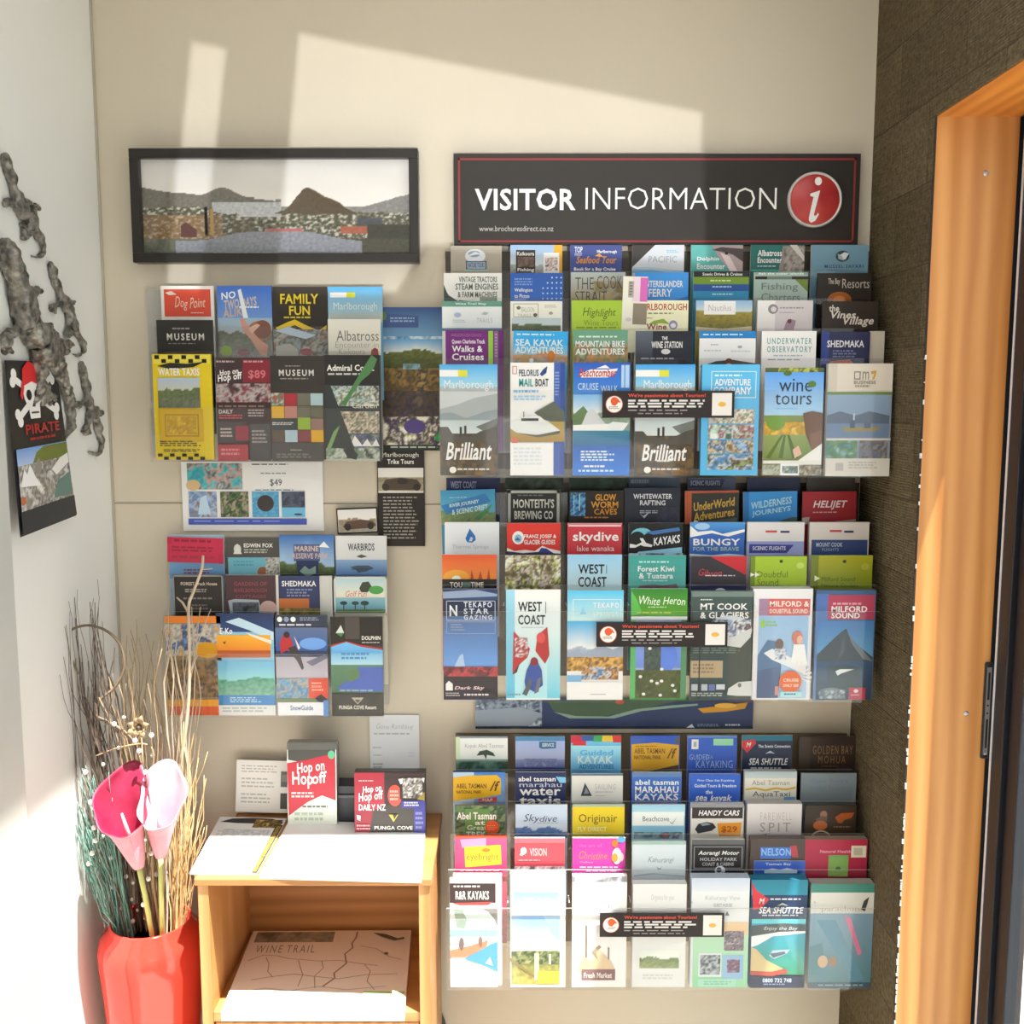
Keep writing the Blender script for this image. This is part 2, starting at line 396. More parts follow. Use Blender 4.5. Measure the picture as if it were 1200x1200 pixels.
# doorway lining: far jamb, near jamb and header in orange pine
LW = .115
jx = XR + .003
q = MB(); q.box((jx, DOOR_Y0 - .022, 0), (jx + LW + .012, DOOR_Y0, DOOR_Z + .022)); struct(q.build('trim_4', M['jamb']))
q = MB(); q.box((jx, DOOR_Y1, 0), (jx + LW + .012, DOOR_Y1 + .022, DOOR_Z + .022)); struct(q.build('trim_5', M['jamb']))
q = MB(); q.box((jx, DOOR_Y1 + .022, DOOR_Z), (jx + LW + .012, DOOR_Y0 - .022, DOOR_Z + .022)); struct(q.build('trim_6', M['header']))
for (px, py) in ((1155, 203), (1132, 836)):
    p = W(px, py, DOOR_Y0 - .022)
    s = MB(); s.lathe([(.0001, .003), (.0022, .003), (.0042, .001), (.0046, 0)], 12)
    o = s.build('screw', M['steel']); o.location = p; o.rotation_euler = (math.pi / 2, 0, 0)
    tag(o, ('steel screw head high on the orange door jamb' if py < 500 else 'steel screw head in orange door jamb beside the lock'), 'screw')
# chipped plaster line between carpet lining and jamb
q = MB(); R = random.Random(4); z = .35; y0 = DOOR_Y0 - .0235
while z < 1.62:
    hgt = R.uniform(.002, .012)
    if R.random() < .2 + .65 * max(0, (1.5 - z) / 1.1):
        w_ = R.uniform(.0006, .0022)
        q.box((XR + .0016 - w_, y0 - R.uniform(.0003, .0012), z), (XR + .0026, y0 + .002, z + hgt * R.uniform(.5, 1)))
    z += hgt
struct(q.build('trim_7', M['plaster']))
q = MB(); q.box((XR - .0004, DOOR_Y0 - .0222, 0), (XR + .0028, DOOR_Y0 - .0206, DOOR_Z)); struct(q.build('trim_8', mat('dark_joint_shadow_gap', (.03, .022, .018), .9)))
# aluminium sliding door
dx0 = jx + LW + .012
door = bpy.data.objects.new('door_1', None); COL.objects.link(door); door.location = (dx0, DOOR_Y0, 0); door['kind'] = 'structure'
def dpart(n, a, b_, m_, bev=0):
    o = one_box(n, a, b_, m_, door, bev); return o
yS = DOOR_Y0 - .022
dpart('frame', (dx0, yS, 0), (dx0 + .05, DOOR_Y0, DOOR_Z + .06), M['door_metal'])
dpart('frame', (dx0, DOOR_Y1, DOOR_Z), (dx0 + .05, yS, DOOR_Z + .06), M['door_metal'])
dpart('stile', (dx0 + .004, yS - .046, 0), (dx0 + .046, yS - .010, DOOR_Z), M['door_metal'], .002)
dpart('edge_shine', (dx0 + .002, yS - .0135, 0), (dx0 + .008, yS - .0105, DOOR_Z - .02), M['edge_shine'])  # pale strip put in for the bright reflection along the door edge
dpart('stile', (dx0 + .012, yS - .085, 0), (dx0 + .04, yS - .050, DOOR_Z), M['door_metal'], .002)
dpart('glass', (dx0 + .022, DOOR_Y1 + .03, 0), (dx0 + .028, yS - .07, DOOR_Z), M['glass_door'])
# lock keeper on the frame
zt, zb = W(1158, 775, yS).z, W(1155, 888, yS).z
k = MB(); k.box((dx0 - .010, yS - .007, zb), (dx0 + .003, yS - .0005, zt)); lock = k.build('lock_plate', M['door_metal'], door, bevel=.003)
k = MB(); hh = zt - zb
k.box((dx0 - .0075, yS - .0085, zb + .008), (dx0 - .0008, yS - .0065, zt - .008), 0)
for f0, f1 in ((.12, .42), (.62, .9)): k.box((dx0 - .0058, yS - .0092, zb + hh * f0), (dx0 - .0026, yS - .0080, zb + hh * f1), 1)
for f in (.48, .56): k.sphere((dx0 - .0042, yS - .0082, zb + hh * f), .0018, 1)
k.sphere((dx0 - .0042, yS - .0076, zb + hh * .06), .0024, 0)
k.build('strike', [M['steel'], M['door_metal']], lock) if False else k.build('strike', [M['steel'], M['door_metal']], door)

# ------------------------------------------------------------------ brochure racks
def make_rack(label, xb, xf, rows, tops, bottom, lips, Ys, board, cols=7, front_x=None, panel_top=None):
    """xb: pixel span of the back board at the wall, xf: span of the front pocket; one clear pocket per step"""
    nb = len(Ys)
    L0, L1 = W(xb[0], 600, -.006).x, W(xb[1], 600, -.006).x
    F0, F1 = W(xf[0], bottom, Ys[-1]).x, W(xf[1], bottom, Ys[-1]).x
    zb = W(600, bottom, Ys[-1]).z; zt = panel_top if panel_top else W(600, tops[0], Ys[0]).z - .006
    rk = thing('brochure_rack', ((F0 + F1) / 2, 0, zb - .003), label, 'rack', 'brochure racks on the back wall')
    one_box('back_panel', (L0, -.006, zb), (L1, -.001, zt), board, rk)
    floors = []
    for r, Y in enumerate(Ys):
        z0 = zb if r == nb - 1 else W(600, tops[r], Y).z - .205
        floors.append(z0)
        t = (r + 1) / nb; A = L0 + (F0 - L0) * t; B = L1 + (F1 - L1) * t
        zl = W(600, lips[r], Y).z
        step = (Ys[0] - Ys[-1]) / (nb - 1)
        q = MB(); q.box((A, Y - .0052, z0 - .003), (B, Y - .0032, zl), 0, 1); q.build('pocket_front', [M['acrylic'], M['acrylic_edge']], rk)
        q = MB(); q.box((A, Y - .0032, z0 - .003), (B, min(-.0065, Y + step - .0055), z0)); q.build('pocket_floor', M['acrylic'], rk)
    for X, sg in ((F0 - .002, -1), (F1, 1)):
        # stepped side cheek
        pts = [(-.001, zt), (-.001, zb - .003), (Ys[-1] - .0052, zb - .003)]
        for r in range(nb - 1, -1, -1):
            zl = W(600, lips[r], Ys[r]).z; pts += [(Ys[r] - .0052, zl)]
            if r: pts += [(Ys[r - 1] - .0052, zl)]
        q = MB(); n = len(pts)
        q.v = [(X, y, z) for y, z in pts] + [(X + .002, y, z) for y, z in pts]
        tr = tessellate_polygon([[Vector((y, z, 0)) for y, z in pts]])
        q.f = [tuple(t) for t in tr] + [tuple(n + i for i in reversed(t)) for t in tr] + [(i, (i + 1) % n, n + (i + 1) % n, n + i) for i in range(n)]
        q.m = [0] * len(q.f); q.build('side_panel', M['acrylic'], rk)
    # dividers of the front pocket
    for c in range(1, cols):
        x = F0 + (F1 - F0) * c / cols
        q = MB(); q.box((x - .001, Ys[-1] - .0032, zb), (x + .001, Ys[-1] + .024, W(600, lips[-1], Ys[-1]).z + .01), 0, 1); q.build('divider', [M['acrylic'], M['acrylic_edge']], rk)
    return rk, floors
YS5 = [-.034, -.066, -.098, -.130, -.162]
YS3 = [-.022, -.046, -.070]
rackT, flT = make_rack('widest clear stepped brochure rack directly under the black sign', (524, 1008), (516, 1042), 5, (288, 320, 353, 388, 427), 557.5, (318, 350, 385, 420, 457), YS5, M['gap_shade'])
rackM, flM = make_rack('clear stepped brochure rack in the middle of the right-hand stack of three', (526, 1006), (518, 1026), 5, (545, 577, 614, 652, 692), 820.5, (577, 612, 650, 685, 716), YS5, M['gap_shade'], panel_top=W(600, 566, -.006).z)
rackB, flB = make_rack('clear stepped brochure rack lowest on the right, its left part in sun', (532, 1003), (524, 1022), 5, (862, 904, 942, 980, 1025), 1157, (901, 938, 976, 1018, 1063), YS5, noisy('tan_rack_board', (.20, .145, .095), (.25, .185, .125), 6, .5))
rackU, flU = make_rack('small clear four-column rack under the framed panorama', (182, 450), (179, 446), 3, (335, 374, 416), 539, (383, 412, 478), YS3, M['frost'], cols=4)
rackL, flL = make_rack('small clear four-column rack behind the dry twigs', (199, 452), (193, 449), 3, (627, 675, 719), 838, (672, 716, 766), YS3, M['frost'], cols=4)

RK = {'T': ('top large rack', YS5, flT), 'M': ('middle large rack', YS5, flM), 'B': ('bottom large rack', YS5, flB),
      'U': ('upper small rack', YS3, flU), 'L': ('lower small rack', YS3, flL)}
ORD5 = ['back row', 'second row', 'third row', 'fourth row', 'front row']; ORD3 = ['back row', 'middle row', 'front row']
def B(rk, r, x0, y0, x1, y1, desc, bgc, ops, th=.004, edge=None, dy=0.0, roll=0.0, place=None, name='brochure', tall=None):
    nm, Ys, fl = RK[rk]; Y = Ys[r] + dy
    ztop = W(x0, y0, Y).z; h = tall or max(.05, ztop - fl[r] - .0006)
    lab = f"{desc}, {place or (ORD5 if len(Ys) == 5 else ORD3)[r] + ' of ' + nm}"
    return sheet(name, x0, y0, x1, y1, Y, ops, bgc, edge or 'dcdad4', th, h, lab, 'brochure', 'brochures in the ' + nm, roll=roll)

# =========== top large rack
B('T', 0, 528, 288, 588, 320, 'grey-beige brochure with round bird logo', 'aaa294', [('e', 48, 38, 20, 26, 'd5dbe0'), ('e', 46, 30, 12, 12, '8fa6bb'), ('o', 30, 56, 70, 86, 3, '4a5a78'), ('r', 32, 60, 68, 84, '9fb0c2'), ('t', 34, 62, 66, 80, 'NATURE TOURS', '3d4c66', 'b'), ('p', [30, 40, 48, 22, 66, 34, 50, 32], 'eef2f4'), ('r', 26, 88, 74, 92, '8fc0c0')])
B('T', 0, 598, 287, 659, 320, 'pale blue and yellow fishing brochure', '9fb6cc', [('m', 0, 0, 84, 100, '8fb0d4', 'cfd8dc', '9aa4a8', '8a8478', .7, .2, 1), ('r', 84, 0, 100, 100, 'dba028'), ('r', 11, 18, 48, 100, '2a2420'), ('t', 13, 24, 46, 38, 'Kaikoura', 'e8e4de', 'b'), ('n', 14, 42, 46, 78, '3a302c 6a544c 8a746a', 3, 3), ('t', 14, 82, 46, 98, 'Fishing', 'e8e4de', 'b'), ('r', 64, 28, 94, 100, 'f0ece8'), ('n', 67, 45, 91, 92, 'e8dcd8 a08078 e0d4d0 5a4440', 3, 5)])
B('T', 0, 668, 287, 729, 320, 'indigo mussel cruise brochure with orange lettering', '3c4a8a', [('t', 9, 6, 24, 28, 'TOP', 'd8dcea', 'b'), ('l', 9, 30, 24, 40, 2, 'b8c0da'), ('t', 52, 18, 90, 32, 'Marlborough', 'f0f0f4', 'b'), ('t', 12, 40, 90, 66, 'Seafood Tour', 'd08a2c', 'bi'), ('p', [48, 40, 56, 30, 64, 42], 'e8a030'), ('t', 8, 80, 88, 95, 'Book for a Bay Cruise', 'f2f2f6', 'b')], edge='5a4030')
B('T', 0, 741, 287, 802, 320, 'diagonally cut white and charcoal brochure', 'c9ced6', [('p', [0, 0, 44, 0, 0, 80], '35322f'), ('t', 32, 40, 86, 62, 'PACIFIC', '7e868e', 'l'), ('l', 66, 18, 92, 30, 2, '7fc0d8'), ('p', [0, 80, 30, 78, 100, 92, 100, 100, 0, 100], 'a8c0d4'), ('p', [2, 86, 40, 88, 70, 100, 0, 100], '7fa2c4')])
B('T', 0, 810, 287, 871, 320, 'turquoise dolphin brochure', '58a8a4', [('t', 12, 42, 54, 60, 'Dolphin', 'e8f2f0', 'b'), ('t', 12, 66, 66, 86, 'Encounter', 'e8f2f0', 'b'), ('p', [40, 2, 100, 2, 100, 100, 78, 100, 52, 40], 'a8979a'), ('p', [40, 18, 58, 8, 100, 14, 100, 60, 80, 34, 58, 24], '4a4246'), ('p', [56, 28, 74, 40, 92, 100, 78, 100], 'd8c8ca'), ('e', 68, 30, 3, 5, '1c1a1c')])
B('T', 0, 880, 287, 943, 320, 'dark teal albatross brochure', '1f6a66', [('p', [60, 4, 100, 4, 100, 100, 52, 100], '8a8480'), ('n', 62, 10, 100, 98, '6a6460 a49c98 8a827c 4c4642', 2, 8), ('p', [72, 0, 86, 0, 100, 40, 100, 60], 'c6c2be'), ('t', 13, 18, 58, 40, 'Albatross', 'f0f4f2', 'b'), ('t', 13, 44, 58, 64, 'Encounter', 'f0f4f2', 'b'), ('l', 13, 74, 54, 80, 1, 'b8d0cc'), ('r', 0, 88, 52, 94, '4a9a94')])
B('T', 0, 951, 287, 1018, 320, 'steel-blue brochure with round bird badge', '6f98ae', [('e', 55, 40, 12, 20, '2f3e46'), ('p', [50, 36, 58, 26, 66, 30, 60, 52, 52, 50], 'd8e0e2'), ('p', [46, 30, 54, 40, 58, 56, 48, 50], '9fb4bc'), ('t', 24, 70, 92, 82, 'MUSSEL SAFARI', '34506e', 'bw'), ('l', 30, 88, 86, 93, 1, '5c7c92')])
B('T', 1, 520, 320, 588, 354, 'white farm machinery brochure with grey letters', 'eceae2', [('p', [0, 40, 6, 70, 20, 92, 60, 100, 0, 100], '3c4844'), ('p', [4, 30, 12, 70, 30, 92, 24, 96, 8, 76], 'f4f4f0'), ('t', 26, 12, 92, 32, 'VINTAGE TRACTORS', '68706a', 'b'), ('t', 20, 36, 94, 58, 'STEAM ENGINES', '68706a', 'b'), ('t', 24, 64, 92, 84, '& FARM MACHINES', '68706a', 'b'), ('r', 62, 82, 92, 98, '8a9488')], edge='c8c6bc')
B('T', 1, 598, 320, 660, 354, 'royal blue brochure with grid of white dots', '2f63ba', [('r', 0, 0, 100, 100, '2c58ac', '3a72cc'), ('t', 8, 52, 42, 68, 'Wellington', 'f4f6fa', 'b'), ('t', 8, 72, 36, 86, 'to Picton', 'f4f6fa', 'b'), ('l', 8, 18, 44, 46, 3, '7c9cd8'), ('l', 8, 90, 34, 95, 1, 'a8bce4')] + [('e', 62 + 8.5 * i, 16 + 18 * j, 1.6, 3, 'b8d4f4') for i in range(5) for j in range(5) if i + j > 1])
B('T', 1, 669, 319, 733, 354, 'grey-tan brochure with tall thin black capitals', 'aab2ae', [('r', 0, 0, 100, 100, 'b0bab8', '9a8a6c'), ('n', 40, 30, 100, 100, 'a89468 a09a88 8a7a58', 2, 4), ('t', 8, 18, 42, 58, 'THE', '3a3c3a', 'l'), ('t', 48, 12, 94, 56, 'COOK', '3a3c3a', 'l'), ('t', 8, 64, 66, 100, 'STRAIT', '3a3c3a', 'l')])
B('T', 1, 744, 319, 807, 354, 'bright blue ferry brochure', '3f93e0', [('t', 18, 28, 90, 50, 'INTERISLANDER', 'f2f6fc', 'b'), ('t', 26, 56, 70, 82, 'FERRY', 'f2f6fc', 'b'), ('p', [70, 96, 86, 88, 100, 78, 100, 100], '2a74c4')])
B('T', 1, 813, 318, 878, 354, 'brochure striped black, green, blue and teal', '2f8fae', [('r', 0, 0, 100, 18, '1c2026'), ('t', 16, 4, 88, 14, 'Scenic Drives & Cruises', 'dcdcd8', 'b'), ('r', 0, 18, 100, 42, '6e8f2e'), ('r', 0, 42, 100, 64, '1f4f96'), ('r', 0, 64, 100, 100, '2a88b4'), ('l', 30, 28, 74, 36, 1, 'c4d49a'), ('l', 34, 48, 70, 56, 1, 'a0b8dc'), ('l', 34, 72, 72, 80, 1, 'a8d4e4')])
B('T', 1, 884, 319, 947, 354, 'pale sage fishing charter brochure', '9fb4ac', [('r', 0, 0, 100, 8, '7ea898'), ('t', 8, 1, 92, 8, 'fish the outer islands', 'e4ece8', 'b'), ('r', 2, 14, 24, 24, '1c1e1c'), ('r', 24, 14, 70, 24, '6c7a74'), ('r', 70, 14, 100, 24, '2c3028'), ('p', [76, 24, 100, 24, 100, 66], '6c8238'), ('t', 14, 36, 82, 66, 'Fishing', '6a7a76', ''), ('t', 14, 70, 86, 98, 'Charters', '6a7a76', '')])
B('T', 1, 958, 320, 1022, 354, 'black brochure with small orange glow', '241e1a', [('t', 20, 18, 42, 44, 'The Bay', 'b4aea4', 'b'), ('t', 46, 20, 96, 52, 'Resorts', 'b4aea4', ''), ('e', 42, 92, 22, 28, 'a05a1c'), ('e', 42, 96, 12, 18, 'c8782c')], edge='3a302a')
# narrow leaflet slipped in sideways
B('T', 2, 728, 324, 757, 380, 'narrow cream and pink leaflet leaning sideways between two brochures', 'ece6d0', [('r', 0, 0, 38, 100, 'efead8'), ('r', 38, 2, 70, 52, 'e6d4e0', 'e2cbdc'), ('r', 70, 2, 100, 52, 'd06ab8'), ('p', [44, 56, 100, 56, 100, 100, 44, 100], '8a8070'), ('r', 22, 10, 44, 44, 'b0a8a0'), ('l', 26, 12, 40, 42, 5, '6a6460'), ('e', 28, 90, 12, 4, 'd8c0cc')], th=.0015, dy=-.0015, roll=.03, place='third row of top large rack', tall=.13)
B('T', 2, 518, 353, 588, 388, 'white brochure with green band across the top', 'dfe4ea', [('r', 0, 0, 100, 18, '5f9484'), ('t', 22, 5, 74, 14, 'Wine Trail Map', 'd8e8e0', 'b'), ('e', 26, 46, 6, 8, 'a8b0d0'), ('t', 58, 56, 84, 72, 'TRAILS', 'b0b8b8', 'w'), ('l', 18, 62, 40, 74, 2, 'c0c8d4'), ('p', [66, 44, 70, 36, 78, 38, 74, 46], 'a8b0ac'), ('r', 0, 90, 100, 100, '5c7fa0', '3f6288')])
B('T', 2, 598, 353, 659, 388, 'cream brochure with boxed plant emblem', 'e9e7db', [('m', 3, 56, 97, 100, 'b8ccd8', 'c8d4d0', '5a6650', '4a5640', .5, .15, 5), ('o', 6, 8, 54, 54, 1, '8a8878'), ('t', 22, 20, 46, 36, 'BALLOON', '9a988c', 'l'), ('e', 16, 22, 4, 6, '6a6c5c'), ('e', 48, 46, 4, 6, '5a5c4c'), ('t', 14, 42, 40, 52, 'TRAILS', '9a988c', 'l'), ('e', 78, 40, 4, 5, '9a988c'), ('l', 66, 12, 90, 24, 2, 'c4c2b4')])
B('T', 2, 670, 352, 735, 388, 'lime green wine tour brochure with handwriting', 'a8c83c', [('r', 0, 0, 88, 100, 'a0c438', 'b0cc44'), ('t', 20, 22, 80, 62, 'Highlight', '4e6420', 's'), ('t', 22, 64, 84, 82, 'Wine Tours', '6a8428', 'l'), ('l', 8, 86, 90, 94, 1, '7c9a2c')], edge='8aa832')
B('T', 2, 744, 352, 807, 388, 'cream brochure with maroon capitals and purple grapes', 'e8e4c4', [('t', 5, 10, 97, 32, 'MARLBOROUGH', 'b04a44', 'b'), ('l', 16, 40, 88, 48, 1, '8a866c'), ('l', 12, 56, 34, 62, 1, '9a9470'), ('p', [24, 80, 36, 66, 54, 60, 66, 78, 50, 74, 34, 78], '8aa83c'), ('t', 22, 76, 60, 96, 'Wine', '8a3c5c', 'b'), ('e', 72, 80, 8, 15, '8c8ab4'), ('e', 72, 82, 5, 8, 'e4dcdc')])
B('T', 2, 816, 352, 882, 388, 'vineyard photo brochure with white name label', '8a8440', [('m', 0, 0, 100, 100, '86b0d4', 'c8d4d8', '9a8a3c', '6a6a34', .32, .1, 7), ('r', 14, 2, 70, 46, 'ece9e8'), ('t', 22, 14, 62, 34, 'Nautilus', 'a09ea0', 'l'), ('p', [0, 86, 50, 92, 100, 84, 100, 100, 0, 100], 'c0bca8')])
B('T', 2, 888, 352, 953, 388, 'pale grey brochure with snail-shaped emblem', 'cfc9cc', [('r', 0, 0, 32, 100, 'e2e0e0'), ('e', 28, 28, 9, 16, '8a868a'), ('e', 29, 29, 5, 9, 'd4d0d2'), ('l', 40, 22, 84, 30, 1, '9a969a'), ('l', 40, 38, 70, 44, 1, 'a8a4a8'), ('p', [48, 96, 52, 70, 60, 60, 70, 66, 66, 96], 'a08898'), ('e', 58, 68, 4, 7, '6a3c50')], th=.012)
B('T', 2, 964, 353, 1030, 389, 'dark brown brochure with white village lettering', '2f2620', [('t', 12, 12, 30, 34, 'the', 'd8d2c8', 'b'), ('t', 16, 32, 60, 56, 'Vines', 'd8d2c8', 'bi'), ('t', 38, 50, 92, 84, 'Village', 'd8d2c8', 'bi')], edge='332a24')
B('T', 3, 522, 387, 590, 428, 'purple walks and cruises brochure', '6b2172', [('t', 10, 10, 62, 18, 'MARLBOROUGH SOUNDS', '9c6aa0', ''), ('t', 11, 26, 68, 40, 'Queen Charlotte Track', 'e8dcea', 'b'), ('t', 11, 44, 64, 62, 'Walks &', 'f4f0f4', 'b'), ('t', 11, 66, 66, 86, 'Cruises', 'f4f0f4', 'b'), ('r', 74, 2, 82, 100, '8cc03c'), ('r', 84, 2, 91, 100, '7a5a84'), ('r', 91, 0, 100, 100, '5c1c62'), ('l', 85, 10, 90, 80, 8, 'a890ac')], edge='8a9ab0', th=.01)
B('T', 3, 599, 388, 663, 428, 'sky blue sea kayak brochure', '2fa4e4', [('m', 0, 40, 100, 100, '4fb0e8', '8fb8cc', 'c0864c', '8a9a9c', .45, .3, 11), ('l', 6, 8, 90, 16, 1, 'c8e4f6'), ('t', 4, 24, 92, 44, 'SEA KAYAK', 'd8ecf8', 'b'), ('t', 4, 46, 92, 66, 'ADVENTURES', 'd8ecf8', 'b'), ('e', 70, 74, 7, 18, 'c8762c'), ('e', 22, 82, 9, 14, 'b4905c'), ('e', 34, 86, 4, 6, 'f0f0ee')], roll=.02)
B('T', 3, 672, 387, 736, 428, 'sage green mountain bike brochure', '6a9880', [('n', 0, 40, 100, 100, '6a8a64 8a8a5c c08a5a 5a6a50 98a080', 3, 12), ('r', 0, 0, 100, 30, '5f9a80', '6f9a80'), ('l', 10, 16, 86, 24, 1, 'd4e2d8'), ('t', 4, 30, 94, 48, 'MOUNTAIN BIKE', 'eef2ec', 'b'), ('t', 4, 52, 94, 70, 'ADVENTURES', 'eef2ec', 'b')])
B('T', 3, 745, 388, 812, 428, 'charcoal brochure with white wine station title', '1d2230', [('r', 0, 0, 30, 100, '59626e', '222838'), ('t', 46, 16, 56, 26, 'THE', 'e6e6e6', 'b'), ('t', 28, 30, 82, 50, 'WINE STATION', 'f0f0f0', 'b'), ('e', 53, 60, 8, 8, 'd0d0d0'), ('l', 10, 78, 80, 86, 1, '9aa0aa')])
B('T', 3, 820, 388, 886, 430, 'white brochure with blue top and small faces below', 'e4e8ee', [('r', 0, 0, 100, 20, '1d7cc0'), ('l', 6, 8, 92, 14, 1, 'c8e0f0'), ('l', 20, 36, 36, 42, 1, 'b0b4bc'), ('l', 8, 52, 46, 60, 1, 'c4c8d0'), ('e', 72, 44, 4, 4, 'a0a4ac'), ('l', 56, 54, 92, 60, 1, 'c4c8d0'), ('p', [0, 100, 30, 84, 60, 80, 100, 90, 100, 100], '3c444c'), ('e', 53, 90, 8, 14, '6a3c34'), ('e', 53, 96, 5, 7, 'c09080')], edge='b8b49c')
B('T', 3, 893, 388, 957, 428, 'white brochure with teal capitals, no picture', 'e8eaec', [('t', 10, 20, 92, 38, 'UNDERWATER', '6ea0a0', 'bw'), ('t', 10, 44, 92, 62, 'OBSERVATORY', '6ea0a0', 'bw'), ('l', 22, 70, 76, 76, 1, '9ab0b4'), ('l', 12, 82, 88, 88, 1, '8aa0a8')], th=.014, edge='c8c8c8')
B('T', 3, 963, 389, 1020, 430, 'navy and orange aviation brochure', '252a52', [('r', 0, 0, 16, 100, '2a3c84'), ('t', 12, 24, 88, 44, 'SHEDMAKA', 'dcdce2', 'b'), ('l', 24, 52, 80, 76, 3, '6a7094'), ('p', [14, 100, 20, 84, 60, 78, 74, 100], 'b0582c')], edge='2c2a30')
B('T', 3, 1020, 388, 1037, 430, 'plain cream brochure back beside a navy one', 'c2bbae', [], edge='b0a89a', th=.008, dy=.004)
B('T', 4, 515, 427, 583, 557, 'blue-topped misty lake brochure at far left', 'a8b4b8', [('r', 0, 0, 100, 20, '4aa4e0', '9cd0ec'), ('r', 0, 5, 32, 11, 'eef2f2'), ('r', 32, 5, 48, 11, 'd4d23c'), ('t', 8, 14, 92, 24, 'Marlborough', 'eef6fa', ''), ('r', 0, 24, 100, 60, 'c8ced0', 'b4bec2'), ('p', [0, 40, 30, 36, 60, 30, 100, 26, 100, 48, 0, 50], 'a4acae'), ('p', [0, 44, 20, 43, 46, 48, 80, 42, 100, 40, 100, 52, 0, 54], '8c989e'), ('r', 0, 50, 100, 66, 'b4c2c4', 'd0d8d8'), ('p', [62, 56, 100, 48, 100, 60, 76, 60], '6a706c'), ('n', 0, 62, 100, 100, '4a3c28 6a5230 3a3228 54483a 7a5a2c', 3, 13), ('p', [0, 56, 14, 56, 24, 64, 40, 62, 50, 66, 70, 60, 86, 58, 100, 54, 100, 70, 0, 70], '4c4840'), ('r', 34, 56, 38, 65, '2c2c2c'), ('r', 42, 55, 46, 64, '2c2c2c'), ('t', 10, 70, 90, 86, 'Brilliant', 'f4f2ea', 'bi'), ('l', 38, 84, 66, 87, 1, 'e0dcd0'), ('e', 22, 95, 6, 3, 'e6e4dc'), ('l', 30, 93.5, 86, 96.5, 1, 'd0ccc0')])
B('T', 4, 598, 425, 662, 557, 'white mail boat brochure', 'e9ecee', [('r', 80, 0, 92, 100, '3c5caa'), ('r', 92, 0, 100, 100, '2c4a98'), ('l', 82, 8, 90, 30, 8, '8ea4d4'), ('t', 16, 6, 52, 12, 'PELORUS', '2c3e58', 'b'), ('p', [54, 10, 60, 6, 68, 3, 66, 9, 58, 12], '2a4a80'), ('t', 16, 14, 42, 21, 'MAIL', '2c9a9a', 'b'), ('t', 46, 14, 70, 21, 'BOAT', '35424e', 'b'), ('o', 4, 3, 12, 10, 1, 'c05858'), ('l', 6, 24, 56, 28, 1, '7fb4dc'), ('l', 6, 29, 70, 34, 2, '9cc8e8'), ('p', [44, 44, 80, 34, 100, 44, 100, 56, 60, 50], '565e50'), ('r', 0, 52, 100, 70, 'b09a54', 'a07c30'), ('p', [0, 52, 40, 49, 70, 52, 92, 60, 50, 64, 12, 62, 0, 58], 'd8dcda'), ('p', [16, 48, 54, 47, 66, 52, 20, 53], 'e8eaea'), ('r', 20, 49, 52, 51.5, '3c4248'), ('r', 24, 43, 25.5, 48, '50565a'), ('p', [12, 62, 50, 64, 92, 60, 90, 63, 50, 66], '4c4a38'), ('e', 8, 69, 6, 3, 'd06a50'), ('r', 0, 71, 79, 100, 'e6e9ee'), ('l', 6, 75, 66, 92, 5, 'cdd2da')])
B('T', 4, 672, 425, 739, 557, 'blue brochure with white ferry and red-edged script', '1f5fc4', [('r', 0, 0, 100, 28, '2a56b8', '3c84d8'), ('p', [10, 10, 30, 6, 60, 6, 78, 5, 74, 9, 60, 13, 14, 13], 'f0f2f6'), ('t', 10, 5, 76, 12.5, 'Beachcomber', 'b02c2c', 'bi'), ('p', [40, 5, 56, 2, 64, 5], 'dfe6f0'), ('t', 8, 18, 44, 24, 'CRUISE', 'c8ddf4', ''), ('t', 48, 20, 78, 26, 'WALK', 'c8ddf4', ''), ('r', 84, 2, 98, 22, 'a8c8f0'), ('r', 89, 2, 91, 22, '5888d0'), ('m', 0, 28, 100, 60, '78b4e4', 'e0ecf2', '8aa088', '7a9488', .55, .2, 17), ('p', [0, 46, 18, 38, 36, 50, 36, 56, 0, 56], '5c7a4c'), ('p', [14, 56, 24, 44, 34, 40, 44, 46, 60, 56], 'c8ccd0'), ('p', [0, 55, 60, 54, 98, 53, 88, 60, 40, 62, 0, 60], 'e6eaec'), ('p', [60, 55, 70, 52, 92, 53, 78, 64, 72, 64], 'dde2e4'), ('r', 0, 60, 100, 74, '2f7a94', '1f6498'), ('r', 0, 74, 100, 100, '1a5cb4', '2f7cd8'), ('l', 14, 78, 74, 88, 4, 'd0e0f4'), ('l', 20, 91, 64, 94, 1, 'f0f4fa'), ('l', 10, 95, 78, 98, 1, 'c8dcf4')])
B('T', 4, 745, 427, 815, 557, 'blue-topped misty lake brochure right of the ferry brochure', 'a8b4b8', [('r', 0, 0, 100, 20, '3c9ae0', '8cc8ee'), ('r', 0, 5, 40, 11, 'eef2f2'), ('r', 40, 5, 56, 11, 'd4d23c'), ('t', 14, 14, 94, 24, 'Marlborough', 'eef6fa', ''), ('r', 0, 24, 100, 60, 'c8ced0', 'b4bec2'), ('r', 0, 50, 100, 66, 'b4c2c4', 'd0d8d8'), ('p', [62, 56, 100, 50, 100, 62, 76, 62], '6a706c'), ('n', 0, 64, 100, 100, '4a3c28 6a5230 3a3228 54483a 7a5a2c', 3, 14), ('p', [0, 60, 14, 60, 24, 66, 40, 64, 50, 68, 70, 64, 86, 60, 100, 58, 100, 72, 0, 72], '4c4840'), ('r', 38, 57, 42, 66, '2c2c2c'), ('r', 46, 56, 50, 65, '2c2c2c'), ('t', 12, 72, 88, 87, 'Brilliant', 'f4f2ea', 'bi'), ('l', 38, 86, 66, 89, 1, 'e0dcd0'), ('e', 22, 95, 6, 3, 'e6e4dc'), ('l', 30, 93.5, 80, 96.5, 1, 'd0ccc0')], edge='5a8fc0')
